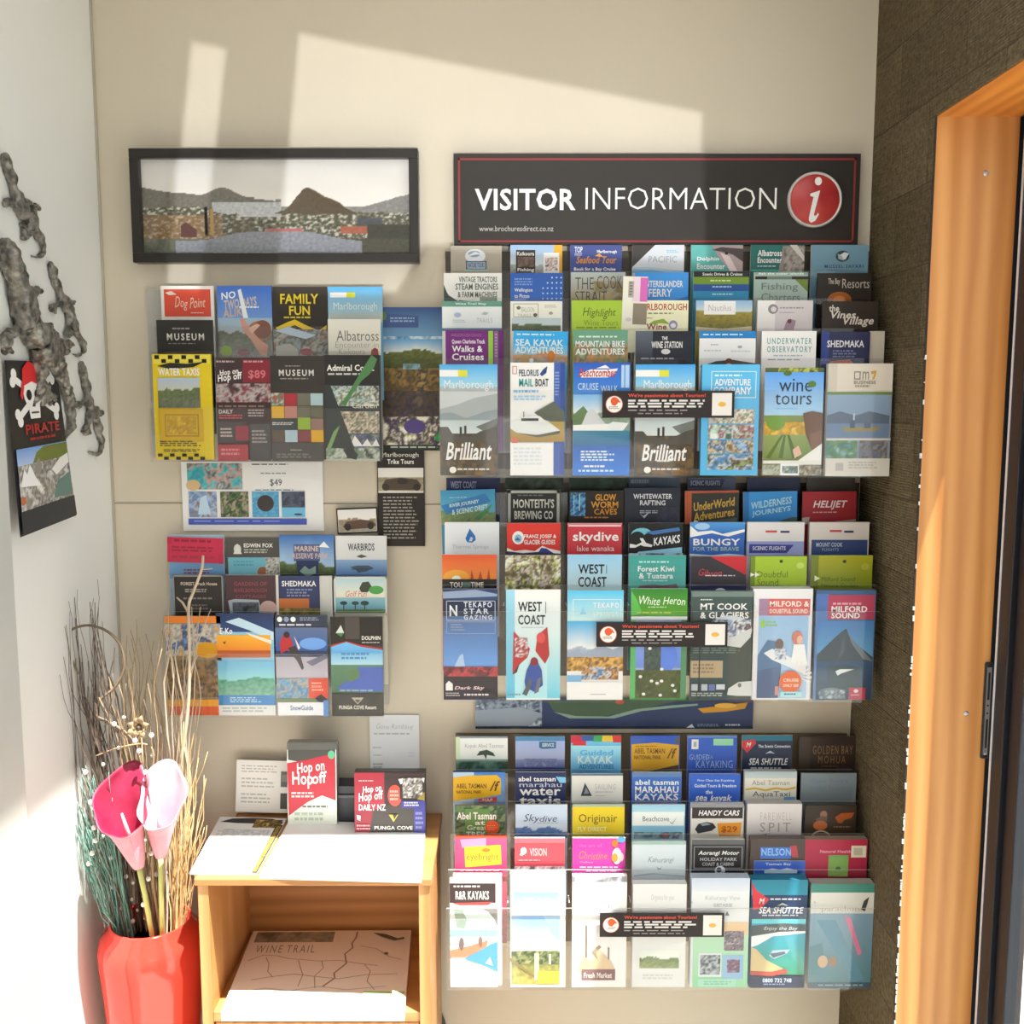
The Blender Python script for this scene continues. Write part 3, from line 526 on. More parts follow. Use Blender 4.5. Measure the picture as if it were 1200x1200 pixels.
B('T', 4, 823, 427, 891, 557, 'sky blue framed photo collage brochure', '58b4e4', [('o', 16, 6, 94, 30, 1.2, 'd8eef8'), ('l', 22, 9, 84, 12, 1, 'c8e6f4'), ('t', 22, 13, 84, 19, 'ADVENTURE', 'f0f8fc', 'b'), ('t', 20, 20, 86, 27, 'COMPANY', 'f0f8fc', 'b'), ('n', 12, 40, 92, 53, '8ab8d8 c8c4bc 8a7a58 e0e0dc 6a8a5c', 4, 15), ('n', 12, 54, 92, 67, 'e0e4e4 9cc0a8 8a4450 c8d4d4 4a6a5c', 3, 16), ('n', 12, 68, 92, 80, '5a8cc4 a8c4dc 3c5a7c d8c8a4 7a6a4c', 3, 17), ('n', 12, 81, 92, 95, '5a6a54 4c8cc8 c8c4bc 3c3c34 8a9a6a', 4, 18)], edge='3a90c4', th=.01)
B('T', 4, 897, 431, 966, 557, 'wine tours brochure with vineyard and brown-haired woman', '7a8c4c', [('r', 0, 0, 100, 44, '4c94e4', 'a4cce8'), ('r', 0, 0, 100, 4, '4c5a30'), ('n', 22, 0, 90, 4, '8aa030 3c4a28 b0b848 2c3830', 5, 19), ('t', 24, 10, 80, 22, 'wine', '26324c', ''), ('t', 18, 24, 80, 34, 'tours', '26324c', ''), ('e', 80, 15, 7, 3, '5a7a38'), ('e', 38, 5, 7, 2.4, '4a6a34'), ('l', 20, 37, 66, 39, 1, '7cacdc'), ('n', 0, 50, 76, 62, 'd0a838 c89a30 a88c3c e0bc58', 4, 20), ('e', 20, 51, 16, 7, '6a9440'), ('r', 0, 62, 100, 84, '8a9c5c', '6c8446'), ('p', [30, 62, 4, 84, 12, 84, 34, 62], '4c6a2c'), ('p', [34, 62, 26, 84, 34, 84, 38, 62], '4c6a2c'), ('p', [40, 62, 50, 84, 60, 84, 44, 62], '4c6a2c'), ('p', [66, 42, 82, 40, 100, 42, 100, 84, 84, 78, 72, 62], '6a4c3c'), ('p', [78, 62, 100, 56, 100, 84, 84, 80], '7a5a48'), ('p', [50, 76, 60, 72, 66, 80, 54, 84], 'd8b09c'), ('p', [60, 86, 100, 70, 100, 90, 60, 90], 'e6e6e2'), ('r', 0, 86, 100, 89, 'dcdcd4'), ('n', 0, 90, 30, 100, '8a9a7c b0b4a8 5a6a50', 4, 21), ('r', 30, 89, 62, 100, 'e8ecec'), ('n', 33, 91, 60, 98, '7c9cb0 5c6a5c c0ccd0', 4, 22), ('n', 62, 90, 100, 100, '9c9484 6c6454 b8b0a0', 4, 23)])
B('T', 4, 971, 426, 1047, 558, 'cream-topped brochure with bay photographs', '8f9fae', [('r', 0, 0, 100, 25, 'd6d0c4'), ('r', 0, 0, 14, 25, 'c6c0b4'), ('o', 40, 7, 50, 14, 1.5, '7c7468'), ('t', 53, 7, 63, 14, 'm', '7c7468', ''), ('p', [66, 7, 74, 6, 74, 9, 71, 14, 68, 14, 71, 9, 66, 9], 'c89c3c'), ('t', 40, 15, 74, 18, 'BUSINESS', '8a8276', 'b'), ('l', 42, 19, 72, 22, 1, '9a9286'), ('r', 0, 25, 100, 27.5, '6c8a48'), ('r', 0, 27.5, 97, 66, '8aa4c0', '7c94b0'), ('p', [0, 46, 20, 42, 44, 46, 66, 42, 97, 46, 97, 54, 0, 54], '5a6a80'), ('r', 0, 53, 97, 66, '6c84a4'), ('p', [22, 57, 46, 56, 86, 56, 76, 59.5, 30, 60], '9a8a50'), ('r', 41, 44, 43, 56, 'c8d0d8'), ('r', 36, 50, 44, 57, '4c5a70'), ('r', 58, 52, 68, 57, '56607a'), ('r', 0, 66, 100, 68, 'd2ccc2'), ('n', 0, 68, 48, 84, '5c9cb4 4c7a6c 6a8c5c 88b0c0', 3, 24), ('n', 52, 68, 96, 84, '6a6c84 7c7a80 5a5a54 8a8c98', 3, 25), ('r', 0, 84, 100, 100, 'd2cec6'), ('r', 16, 88, 28, 95, 'b0aca8'), ('l', 36, 87, 82, 94, 3, 'b4b0a8')], edge='cfc8bb', th=.012)
# =========== middle large rack
for (x0, x1, c, d, ops) in (
    (523, 586, '26305c', 'navy sliver of a hidden brochure, leftmost', [('t', 8, 20, 56, 62, 'WEST COAST', 'aab0d0', 'b'), ('l', 24, 70, 56, 90, 1, '7a82a8')]),
    (592, 660, '24362c', 'dark green sliver of a brochure over the brewery one', [('n', 0, 0, 100, 100, '24362c 1c2a24 3c4c3c 54605a', 3, 31)]),
    (667, 735, '1f3a2e', 'dark green sliver of a brochure over the cave one', [('n', 0, 0, 100, 100, '1f3a2e 183026 2c4a3c', 3, 32)]),
    (737, 797, '4a5a6e', 'slate blue sliver of a brochure', [('l', 4, 10, 40, 50, 1, '8a9aae'), ('r', 6, 60, 90, 100, '3a5068')]),
    (806, 862, '56627e', 'slate brochure sliver with navy heading', [('p', [0, 8, 78, 8, 70, 58, 0, 58], '2e3656'), ('t', 6, 16, 68, 44, 'SCENIC FLIGHTS', 'a8b0c8', 'b'), ('e', 55, 92, 4, 10, 'd8dce4')]),
    (876, 938, '2c3a60', 'plain navy brochure sliver above the azure one', []),
    (946, 1002, '5a5652', 'plain grey sliver of a brochure, rightmost', [])):
    B('M', 0, x0, 560, x1, 580, d, c, ops, edge='6a6e74')
B('M', 1, 520, 574, 584, 614, 'blue river brochure with slanted white words', '3c8cb4', [('m', 0, 0, 100, 100, '3a8cba', '5cacc8', '6c8c5c', '8a9468', .62, .12, 33), ('p', [0, 44, 82, 12, 92, 36, 10, 70], '2f78b4'), ('t', 16, 34, 70, 48, 'RIVER JOURNEY', 'cfe4f4', 'bu'), ('t', 20, 50, 86, 66, '& SCENIC DRIFT', 'cfe4f4', 'bu'), ('l', 16, 20, 56, 24, 1, 'a8d0e8'), ('p', [60, 84, 80, 60, 96, 40, 84, 70, 70, 88], '4c8c58')], roll=-.03, edge='2c4a7a')
B('M', 1, 594, 574, 657, 615, 'black brewery brochure with silver border', '3a3c3a', [('o', 2, 2, 98, 120, 5, 'a8aaa4'), ('r', 8, 10, 92, 120, '222422'), ('l', 20, 14, 80, 20, 1, '6a6c68'), ('t', 12, 26, 88, 52, "MONTEITH'S", 'c8c8c0', 'b'), ('t', 14, 60, 86, 84, 'BREWING CO', 'c8c8c0', 'b')])
B('M', 1, 667, 575, 731, 614, 'black cave brochure with blue drips and orange letters', '241c1a', [('n', 2, 6, 30, 76, '2c6ca8 1c3c64 68b0e0 122030', 3, 34), ('r', 8, 12, 10, 70, '7cc0ec'), ('r', 18, 10, 20, 60, '9cd0f0'), ('t', 48, 10, 86, 30, 'GLOW', 'd89a2c', 'b'), ('t', 40, 32, 90, 52, 'WORM', 'd89a2c', 'b'), ('t', 46, 54, 88, 72, 'CAVES', 'd08a24', 'b'), ('l', 28, 78, 84, 86, 1, 'b8742c')], edge='3c3028')
B('M', 1, 732, 572, 797, 614, 'dark navy whitewater rafting brochure', '222838', [('t', 16, 16, 86, 30, 'WHITEWATER', 'd8dae0', 'b'), ('t', 28, 34, 74, 48, 'RAFTING', 'd8dae0', 'b'), ('l', 28, 62, 78, 72, 2, 'aab0bc'), ('p', [28, 70, 34, 78, 46, 66, 36, 84], 'c0c4cc'), ('n', 60, 54, 100, 100, '222838 2c3448 343c50', 3, 35)], edge='4a5a6e')
B('M', 1, 805, 575, 868, 614, 'orange-edged black brochure with slanted yellow letters', '2a2a28', [('r', 0, 0, 12, 100, 'b0522c'), ('r', 12, 0, 100, 7, 'a84c2a'), ('t', 16, 28, 92, 54, 'UnderWorld', 'c8a23c', 'bu'), ('t', 16, 58, 92, 84, 'Adventures', 'c8a23c', 'bu'), ('p', [44, 90, 96, 82, 100, 100, 40, 100], '4c5654'), ('e', 20, 92, 4, 4, 'd8d8d0')], roll=-.015)
B('M', 1, 874, 576, 937, 614, 'azure brochure with slanted outline capitals', '2f8fd8', [('r', 0, 0, 10, 100, '2470b4'), ('t', 14, 24, 90, 46, 'WILDERNESS', 'a8d4f0', 'bu'), ('t', 16, 52, 88, 72, 'JOURNEYS', 'a8d4f0', 'bu'), ('p', [66, 92, 90, 80, 100, 80, 100, 100, 60, 100], '3c5a54'), ('r', 0, 94, 44, 100, 'b8c4cc')], roll=-.02)
B('M', 1, 942, 576, 1005, 614, 'red brochure with white jet lettering', 'a01c28', [('t', 20, 28, 84, 56, 'HELIJET', 'e6dcdc', 'bi'), ('l', 20, 62, 66, 68, 1, 'd0a8a8'), ('p', [0, 80, 14, 78, 12, 100, 0, 100], 'b8b0aa'), ('p', [24, 100, 60, 92, 100, 86, 100, 92, 60, 100], 'b8b0aa')], roll=-.01, edge='7a141c')
B('M', 2, 521, 612, 585, 652, 'white brochure with blue water drop', 'd8dce2', [('p', [46, 18, 56, 40, 57, 52, 50, 60, 41, 58, 38, 48, 41, 36], '2f6cb0'), ('p', [48, 42, 52, 46, 50, 56, 44, 56], 'b0c8e0'), ('t', 14, 66, 80, 80, 'Thermal Springs', '9aa2ac', 'l')])
B('M', 2, 594, 613, 657, 652, 'red glacier guide brochure with blue mountain edge', 'd0342c', [('e', 21, 44, 11, 20, 'f0ece8'), ('e', 21, 46, 7, 12, '8ab4d0'), ('p', [14, 52, 20, 42, 26, 52], '3c6a8c'), ('t', 32, 34, 92, 48, 'FRANZ JOSEF &', 'f4e8e4', 'b'), ('t', 32, 50, 90, 64, 'GLACIER GUIDES', 'f4e8e4', 'b'), ('p', [0, 74, 14, 84, 34, 80, 52, 84, 66, 68, 78, 76, 100, 84, 100, 100, 0, 100], 'eee6e4'), ('p', [54, 100, 64, 74, 74, 76, 96, 100], '2c3c94'), ('p', [0, 84, 30, 90, 60, 86, 100, 92, 100, 100, 0, 100], '333844')])
B('M', 2, 665, 613, 729, 652, 'red skydive brochure with big white word', 'c03440', [('r', 0, 0, 100, 5, 'c88088'), ('r', 2, 6, 98, 10, 'f0d8d8'), ('t', 10, 26, 94, 62, 'skydive', 'f6eeee', 'b'), ('t', 18, 68, 86, 84, 'lake wanaka', 'f0dada', '')], edge='8a6a62')
B('M', 2, 737, 613, 801, 653, 'black kayak brochure with two swan-like curls', '101318', [('e', 24, 36, 20, 22, '6ab8c8'), ('e', 16, 46, 14, 22, '101318'), ('e', 38, 46, 12, 18, '101318'), ('p', [2, 60, 14, 64, 24, 56, 20, 44, 26, 44, 32, 58, 44, 64, 42, 70, 28, 68, 22, 64, 12, 72, 2, 72], 'eef0f0'), ('t', 46, 38, 94, 62, 'KAYAKS', 'eef0f0', 'bu'), ('p', [30, 26, 92, 12, 94, 22, 44, 34], '3c6ca8'), ('p', [18, 84, 98, 70, 98, 100, 10, 100], '8cc4e0'), ('n', 0, 88, 100, 100, '7cb4d0 aac8d8 5a7084 3c4850', 4, 36)])
B('M', 2, 809, 612, 873, 652, 'royal blue bungy brochure with white waves', '2c62b4', [('r', 0, 0, 100, 30, '4c94d4', '3474c0'), ('p', [0, 10, 14, 28, 40, 24, 60, 34, 100, 20, 100, 28, 70, 42, 40, 32, 0, 44], 'f0f4f8'), ('e', 22, 12, 14, 10, '9cc0e4'), ('t', 6, 48, 92, 68, 'BUNGY', 'f4f6fa', 'b'), ('t', 6, 72, 90, 84, 'FOR THE BRAVE', 'a0b8a8', 'b'), ('p', [0, 92, 40, 96, 70, 92, 100, 96, 100, 100, 0, 100], 'd8e0ec')], edge='c8ccd2')
B('M', 2, 876, 612, 943, 652, 'white brochure with lavender scenic flight band', 'd6d4d4', [('r', 32, 24, 52, 30, 'c03c4c'), ('r', 58, 25, 74, 31, '2c3060'), ('r', 0, 56, 100, 100, '8a94cc', '9aa4d0'), ('p', [4, 64, 82, 66, 70, 90, 4, 90], '343c8c'), ('t', 10, 70, 68, 82, 'SCENIC FLIGHTS', 'd0d4ec', 'b')], th=.01)
B('M', 2, 949, 612, 1019, 653, 'white brochure with plain navy lower band', 'cfcac6', [('r', 34, 22, 54, 28, 'b83c44'), ('r', 58, 24, 74, 30, '2c3058'), ('r', 4, 50, 98, 100, '2c4478'), ('t', 12, 58, 56, 70, 'MOUNT COOK', 'b8c4dc', 'b'), ('t', 22, 74, 50, 82, 'FLIGHTS', 'a0b0cc', '')], th=.01, edge='b0aca8')
B('M', 3, 518, 650, 582, 692, 'orange sunset brochure', 'd8622c', [('r', 0, 0, 100, 68, 'd0502c', 'e8893c'), ('e', 26, 62, 24, 20, 'eca040'), ('e', 26, 66, 8, 8, 'fbeccc'), ('p', [52, 68, 54, 40, 58, 68, 66, 68, 70, 44, 74, 68, 82, 68, 86, 36, 88, 68], 'b0482c'), ('r', 0, 68, 100, 100, '2c2a28'), ('t', 14, 76, 76, 92, 'TOURS TIME', 'e0dcd4', 'b'), ('r', 38, 76, 52, 92, '5c7a6c')])
B('M', 3, 592, 651, 657, 692, 'brochure printed with dense pebbles and plants, no title', '6c6450', [('n', 0, 0, 100, 100, '5a5238 8a7c60 c8bcb0 3c3828 9aa040 e0dcd8 7a6a50', 3.4, 37)])
B('M', 3, 665, 650, 729, 693, 'pale blue brochure with rough black coast letters', '9cc8e4', [('r', 0, 0, 100, 100, '8cbfe0', 'c4deee'), ('t', 20, 26, 68, 52, 'WEST', '15171c', 'b'), ('t', 20, 60, 72, 88, 'COAST', '15171c', 'b'), ('r', 71, 28, 72.5, 52, '6a7c8c')])
B('M', 3, 737, 651, 804, 692, 'teal kiwi and tuatara brochure', '3c9a98', [('r', 0, 0, 100, 100, '36968e', '5aaaa4'), ('l', 18, 16, 74, 24, 1, 'b4dcd8'), ('t', 16, 30, 80, 46, 'Forest Kiwi', 'e0f0ee', 'b'), ('t', 18, 50, 78, 66, '& Tuatara', 'e0f0ee', 'b'), ('l', 24, 70, 72, 76, 1, 'a0d0cc'), ('p', [10, 100, 20, 86, 44, 82, 60, 86, 84, 80, 90, 100], '6c5460')])
B('M', 3, 810, 652, 875, 694, 'charcoal brochure with red corner and red script', '2f2b34', [('p', [34, 0, 100, 0, 100, 52], 'b8242e'), ('t', 14, 34, 56, 56, 'Gibson', 'c03c4c', 's'), ('l', 26, 52, 86, 57, 1, 'd8ccd0'), ('r', 0, 80, 100, 100, '262a54'), ('e', 54, 98, 10, 10, 'd8dce4')], edge='c8c0c4')
B('M', 3, 880, 652, 946, 693, 'bright lime brochure with black hole and small sound title', '9ab82c', [('r', 0, 0, 8, 100, '6c8420'), ('t', 12, 42, 66, 60, 'Doubtful', '5c7020', ''), ('t', 12, 64, 50, 84, 'Sound', '5c7020', ''), ('e', 54, 14, 3, 4.5, '2c3414'), ('e', 88, 26, 7, 9, 'b4cc60'), ('p', [0, 46, 8, 52, 0, 58], 'e8f0d8'), ('p', [8, 44, 16, 52, 8, 60], 'e8f0d8')], edge='8a9a58')
B('M', 3, 951, 651, 1023, 694, 'darker olive-lime brochure with black hole', '8f9a1e', [('r', 0, 0, 12, 100, '6c7a20'), ('r', 12, 0, 100, 100, '9a9a14', '7a9020'), ('t', 18, 58, 72, 70, 'Milford Sound', '4c5c18', ''), ('t', 18, 76, 78, 86, 'Nature Cruises', '4c5c18', ''), ('e', 54, 16, 3, 4.5, '2c3414'), ('e', 88, 30, 7, 9, 'a0a83c'), ('p', [6, 54, 15, 62, 6, 70], 'd8e0c0')], edge='9a9a88')
B('M', 4, 519, 691, 583, 819, 'midnight blue star gazing brochure with red lupins', '2c4478', [('r', 0, 0, 100, 74, '28365c', '6ea0e4'), ('p', [0, 2, 60, 0, 100, 4, 100, 6, 0, 8], '8a9cb8'), ('r', 0, 9, 100, 24, '26304c'), ('o', 6, 10, 96, 28, 1, 'c8d0e0'), ('t', 12, 14, 26, 24, 'N', 'e0e4ec', 'b'), ('t', 38, 11, 90, 16, 'TEKAPO', 'd0d8e6', 'bw'), ('t', 38, 17, 84, 22, 'STAR', 'd0d8e6', 'bw'), ('t', 38, 23, 90, 27, 'GAZING', 'd0d8e6', 'bw'), ('o', 6, 29, 96, 40, 1, '9aacc8'), ('l', 14, 31, 40, 38, 3, '8a9cc0'), ('p', [18, 72, 30, 60, 36, 58, 40, 70], 'a8c4f0'), ('n', 0, 70, 100, 80, 'a83c44 c04a50 5a2c34 8a3a40', 5, 38), ('r', 0, 79, 100, 100, '2c2630'), ('p', [4, 86, 10, 83, 17, 86, 17, 92, 4, 92], 'ece8e6'), ('t', 20, 88, 76, 92, 'Dark Sky', 'e8c8d0', 'bi'), ('l', 4, 94, 32, 98, 2, 'b0a8ac'), ('l', 38, 95, 86, 98, 1, 'd8d0d4')], edge='6a84a8', th=.012)
B('M', 4, 593, 691, 657, 818, 'white and blue brochure with climbing rider in map shape', 'dcecf4', [('r', 0, 0, 16, 100, '9cd0e8', '5cb8d8'), ('r', 16, 0, 100, 100, 'f4f6f8', 'a8dcec'), ('r', 76, 40, 100, 100, 'd0eaf2', '6cc4dc'), ('t', 22, 11, 66, 20, 'WEST', '23262c', 'b'), ('t', 22, 23, 72, 32, 'COAST', '23262c', 'b'), ('r', 72, 11, 73.5, 22, '6a7c8c'), ('l', 28, 34, 72, 36, 1, 'b8c4cc'), ('p', [14, 38, 44, 54, 40, 62, 26, 68, 12, 78], 'b83434'), ('n', 16, 44, 40, 62, 'b83434 d8dce0 8a2c2c c04444', 4, 39), ('p', [54, 56, 58, 42, 76, 34, 80, 60, 72, 68], 'b03030'), ('e', 64, 44, 8, 5, 'd0504c'), ('p', [12, 78, 26, 66, 20, 76], '3a4048'), ('p', [38, 74, 46, 66, 58, 66, 66, 74, 68, 88, 52, 94, 36, 90, 34, 84], '34509c'), ('e', 52, 66, 7, 4, '8a2c34'), ('p', [30, 96, 44, 82, 50, 84, 38, 98], '565c64'), ('p', [58, 82, 66, 80, 60, 94, 52, 96], '6a7078'), ('l', 4, 96, 34, 98, 1, '7c8c94')])
B('M', 4, 665, 692, 731, 819, 'turquoise-topped hot springs brochure', 'eef4f8', [('r', 0, 0, 100, 30, '4cb8e0', 'c8ecf6'), ('o', 10, 8, 96, 26, 1, 'e0f4fa'), ('p', [22, 22, 28, 14, 34, 22], '8cc8e4'), ('t', 46, 11, 92, 16, 'TEKAPO', 'e8f6fa', 'bw'), ('t', 46, 19, 90, 24, 'SPRINGS', 'd0ecf4', 'bw'), ('m', 0, 28, 100, 60, '4cacdc', 'f2f8fa', 'a8b4c4', '8a9ab0', .82, .25, 40), ('p', [0, 58, 16, 54, 30, 58, 60, 50, 82, 54, 100, 50, 100, 64, 0, 64], '98a4b8'), ('n', 0, 61, 100, 74, 'd89a3c 6a4c2c e0b060 8a6a3c', 4, 41), ('n', 26, 70, 92, 82, '8a5a40 c89c60 5c3c34 d8ccc4 4c7ca8', 4, 42), ('r', 0, 78, 26, 84, '7cb0d8'), ('r', 0, 84, 100, 100, 'f0f2f6', 'e8ecf2'), ('l', 42, 95, 74, 97, 1, 'a8b0bc')])
B('M', 4, 740, 690, 806, 818, 'green white heron brochure', '3c8a4a', [('r', 0, 0, 100, 24, '2f7c30', '58982c'), ('p', [0, 2, 8, 8, 20, 22, 0, 24], '5cb050'), ('t', 14, 6, 96, 15, 'White Heron', 'dcecd4', 's'), ('l', 30, 16, 70, 18, 1, 'a8cc90'), ('l', 10, 21, 88, 23, 1, 'b0c84c'), ('r', 0, 25, 100, 28, 'd4dcdc'), ('r', 0, 28, 9, 100, '5cb066'), ('r', 9, 28, 100, 100, '9aa8c4'), ('r', 9, 50, 90, 72, '7c98dc', '6c88d4'), ('e', 62, 62, 22, 14, '5c80d8'), ('n', 24, 50, 54, 78, '3c4c48 4c5c58 343f3c 5a6a60', 4, 43), ('r', 9, 75, 90, 100, '4c5c34', '56643c'), ('n', 9, 74, 90, 99, '4c5434 5a6238 3f4a34 6a6c40', 4, 44), ('r', 90, 28, 100, 100, '5a8c68')] + [('e', x, y, 3.2, 1.4, 'e6eae2') for x, y in ((18, 80), (38, 84), (48, 86), (56, 84), (76, 88), (80, 93), (24, 96), (54, 97), (56, 73), (34, 54))])
B('M', 4, 811, 693, 884, 819, 'charcoal green coach tour brochure with white oval', '3f4f4e', [('r', 0, 0, 100, 5, '6a7c78'), ('t', 14, 11, 90, 17, 'MT COOK', 'f0f2f0', 'b'), ('t', 14, 19, 92, 25, '& GLACIERS', 'f0f2f0', 'b'), ('l', 14, 7, 34, 9, 1, 'c8d0cc'), ('e', 62, 36, 36, 14, 'c4ccd8'), ('n', 34, 26, 96, 42, 'b8c4d4 5a6a94 e0e4e8 3c4458 8a6a70', 3, 45), ('p', [34, 44, 60, 44, 96, 34, 96, 42, 80, 52, 56, 50], 'c8cccc'), ('l', 4, 52, 84, 58, 3, '6c7c78'), ('r', 0, 64, 52, 80, 'b09c80'), ('l', 4, 67, 48, 77, 3, '8a7860'), ('r', 13, 52, 15, 100, '2c3836'), ('p', [60, 96, 62, 90, 78, 84, 100, 83, 100, 97, 76, 97], 'c8cccc'), ('e', 80, 87, 3, 2, '6a7472'), ('r', 2, 86, 12, 92, 'b0b4c0'), ('r', 18, 86, 28, 92, 'b0b4c0'), ('r', 30, 86, 40, 92, '6a74a8'), ('r', 42, 86, 56, 91, 'c4c8cc'), ('l', 2, 94, 58, 98, 2, 'a8b0ae')], edge='7c8c88', th=.01)
B('M', 4, 883, 690, 953, 819, 'thick white cruise brochure with two laughing passengers', 'd8d8dc', [('r', 10, 9, 94, 99, '8cb4d8', 'a8c0dc'), ('r', 10, 9, 96, 24, 'c8605c'), ('r', 10, 9, 26, 24, '9c7c98'), ('t', 28, 11, 94, 16, 'MILFORD &', 'f0dcd4', 'b'), ('t', 28, 18, 92, 22, 'DOUBTFUL SOUND', 'f0dcd4', 'b'), ('t', 14, 28, 20, 35, '1', '8cc848', 'b'), ('l', 22, 29, 42, 35, 2, '8cc080'), ('p', [10, 60, 26, 46, 46, 48, 50, 70, 44, 99, 10, 99], '54789c'), ('p', [10, 74, 50, 70, 46, 99, 10, 99], '4c6488'), ('p', [20, 58, 34, 54, 92, 68, 92, 78, 60, 70, 34, 64], 'dce0e4'), ('e', 46, 50, 7, 5, '6c5854'), ('p', [38, 64, 40, 54, 54, 54, 56, 64], '8c94b0'), ('n', 38, 54, 58, 64, '5c6c94 e0e0e6 8a98b8', 5, 46), ('e', 76, 44, 9, 6, 'c87c68'), ('e', 80, 46, 5, 4, 'dcb0a0'), ('p', [66, 66, 70, 50, 88, 50, 94, 68, 80, 70], 'eceae8')] + [('p', [76, 79, 76 + 26 * math.cos(a), 79 + 14 * math.sin(a), 76 + 26 * math.cos(a + .14), 79 + 14 * math.sin(a + .14)], 'e8dcd8') for a in [i * .32 - 1.6 for i in range(7)]] + [('e', 66, 84, 19, 10, 'd86838'), ('t', 54, 81, 80, 84, 'CRUISE', 'f4d8c4', 'b'), ('t', 54, 86, 80, 89, 'ONLY $89', 'f4d8c4', 'b'), ('r', 50, 93, 86, 98, 'a8d8d8'), ('l', 56, 94.5, 80, 97, 1, '3c6cac'), ('r', 40, 88, 46, 96, 'c08878')], th=.024, edge='c9c9d0')
B('M', 4, 957, 692, 1027, 821, 'dark peak and fiord brochure with crimson title block', '3c5c84', [('r', 0, 3, 20, 100, '4c6cac', '5c80b0'), ('r', 20, 4, 98, 26, 'a83c58'), ('l', 28, 11, 78, 14, 1, 'd8a0b0'), ('t', 26, 14, 86, 19.5, 'MILFORD', 'f0e6ea', 'b'), ('t', 26, 20, 74, 25, 'SOUND', 'f0e6ea', 'b'), ('r', 4, 27, 98, 62, '3c74b4', '5c9cc4'), ('p', [4, 58, 30, 44, 42, 38, 52, 34, 60, 42, 74, 50, 98, 60, 98, 66, 4, 66], '3a444c'), ('p', [52, 34, 60, 42, 78, 52, 98, 64, 82, 62, 62, 48], '6a747c'), ('p', [46, 44, 50, 38, 50, 56, 40, 62], '4a545a'), ('r', 4, 64, 98, 99, '2c4c70', '24384c'), ('p', [20, 68, 50, 66, 80, 70, 70, 90, 30, 92], '28404c'), ('p', [36, 73, 44, 71, 68, 71, 46, 75, 40, 77], 'dce4ea'), ('e', 30, 93, 22, 5, '6a7a84'), ('n', 10, 90, 54, 98, '8a9aa4 4c5c6c b0bcc4', 4, 47), ('r', 60, 88, 88, 99, 'b03048'), ('e', 72, 91, 4, 1.6, 'e8ccd4'), ('l', 64, 94, 82, 96, 1, 'd8a0ac')], edge='5c6480', th=.014)
# =========== bottom large rack
B('B', 0, 534, 863, 595, 906, 'white kayak brochure with dark tree emblem', 'e0e4e2', [('r', 0, 0, 100, 5, '8a94a0'), ('r', 0, 2, 8, 100, 'c8d8b8'), ('t', 18, 20, 92, 34, 'Kayak Abel Tasman', '8a948c', 'l'), ('p', [40, 52, 46, 40, 60, 36, 72, 44, 76, 54, 60, 50, 58, 62, 54, 50], '34483c'), ('r', 0, 62, 100, 78, '86a89a', '46685c'), ('n', 0, 68, 100, 100, '3c5c50 2c463c 54786a 6a8c84', 4, 48)], edge='7c8694')
B('B', 0, 604, 863, 662, 906, 'lilac misty sea brochure with small blue tab', '8a98c8', [('r', 0, 0, 100, 12, '4c84b0'), ('r', 0, 12, 100, 80, '98acd8', 'b0b4d4'), ('p', [48, 14, 82, 14, 82, 32, 54, 34, 48, 30], '3c6490'), ('t', 54, 18, 78, 28, 'SERVICE', 'c8dcec', 'b'), ('r', 0, 62, 100, 86, '8a94c0', '5c68a0'), ('n', 18, 60, 84, 82, '8890b8 6c78a8 9ca4c8', 5, 49), ('r', 0, 84, 100, 100, '343c74')])
B('B', 0, 669, 862, 728, 906, 'rainbow-topped light blue kayak brochure', '6ab8e8', [('p', [0, 0, 20, 0, 22, 14, 0, 20], 'c0304c'), ('p', [20, 0, 46, 0, 48, 14, 22, 14], '3c5a9c'), ('p', [46, 0, 66, 0, 64, 16, 44, 16], '3ca05c'), ('p', [62, 0, 82, 0, 86, 16, 62, 16], 'd8b83c'), ('p', [82, 0, 100, 0, 100, 18, 84, 18], 'c83c3c'), ('r', 4, 14, 30, 26, 'd03444'), ('r', 0, 26, 100, 100, '9cd4f2', '58a8dc'), ('t', 18, 38, 84, 52, 'Guided', '4ca8dc', 'b'), ('t', 14, 54, 84, 74, 'KAYAK', 'cfeaf6', 'b'), ('t', 16, 76, 86, 88, 'ADVENTURES', '2c74ac', 'b')])
B('B', 0, 739, 862, 797, 908, 'ochre national park brochure with blue top', '3a5aac', [('r', 30, 0, 90, 20, '2c54b4'), ('p', [2, 22, 50, 18, 98, 24, 98, 88, 40, 92, 2, 90], 'c89a2c'), ('t', 8, 32, 70, 46, 'ABEL TASMAN', '6a4c1c', 'b'), ('t', 8, 50, 62, 60, 'NATIONAL PARK', '6a4c1c', 'b'), ('l', 10, 26, 54, 30, 1, '8a6a24'), ('t', 74, 32, 94, 58, '/f', '6a4c1c', 'bi'), ('p', [34, 92, 60, 84, 98, 74, 98, 100, 34, 100], '4a3c24'), ('r', 92, 4, 100, 20, '50545c')], edge='4c6090')
B('B', 0, 806, 862, 864, 906, 'blue guided kayaking brochure with pale green tab', '3058b8', [('r', 0, 0, 100, 6, '5c80b8'), ('r', 8, 10, 22, 36, 'd4d8d8'), ('r', 12, 16, 18, 30, '9aa4a4'), ('r', 52, 8, 92, 26, '8cc8a4'), ('t', 4, 50, 44, 64, 'GUIDED', 'a0bce8', 'l'), ('t', 18, 66, 92, 86, 'KAYAKING', 'a0bce8', 'l'), ('t', 38, 52, 52, 62, 'SEA', '8aa8dc', 'l')])
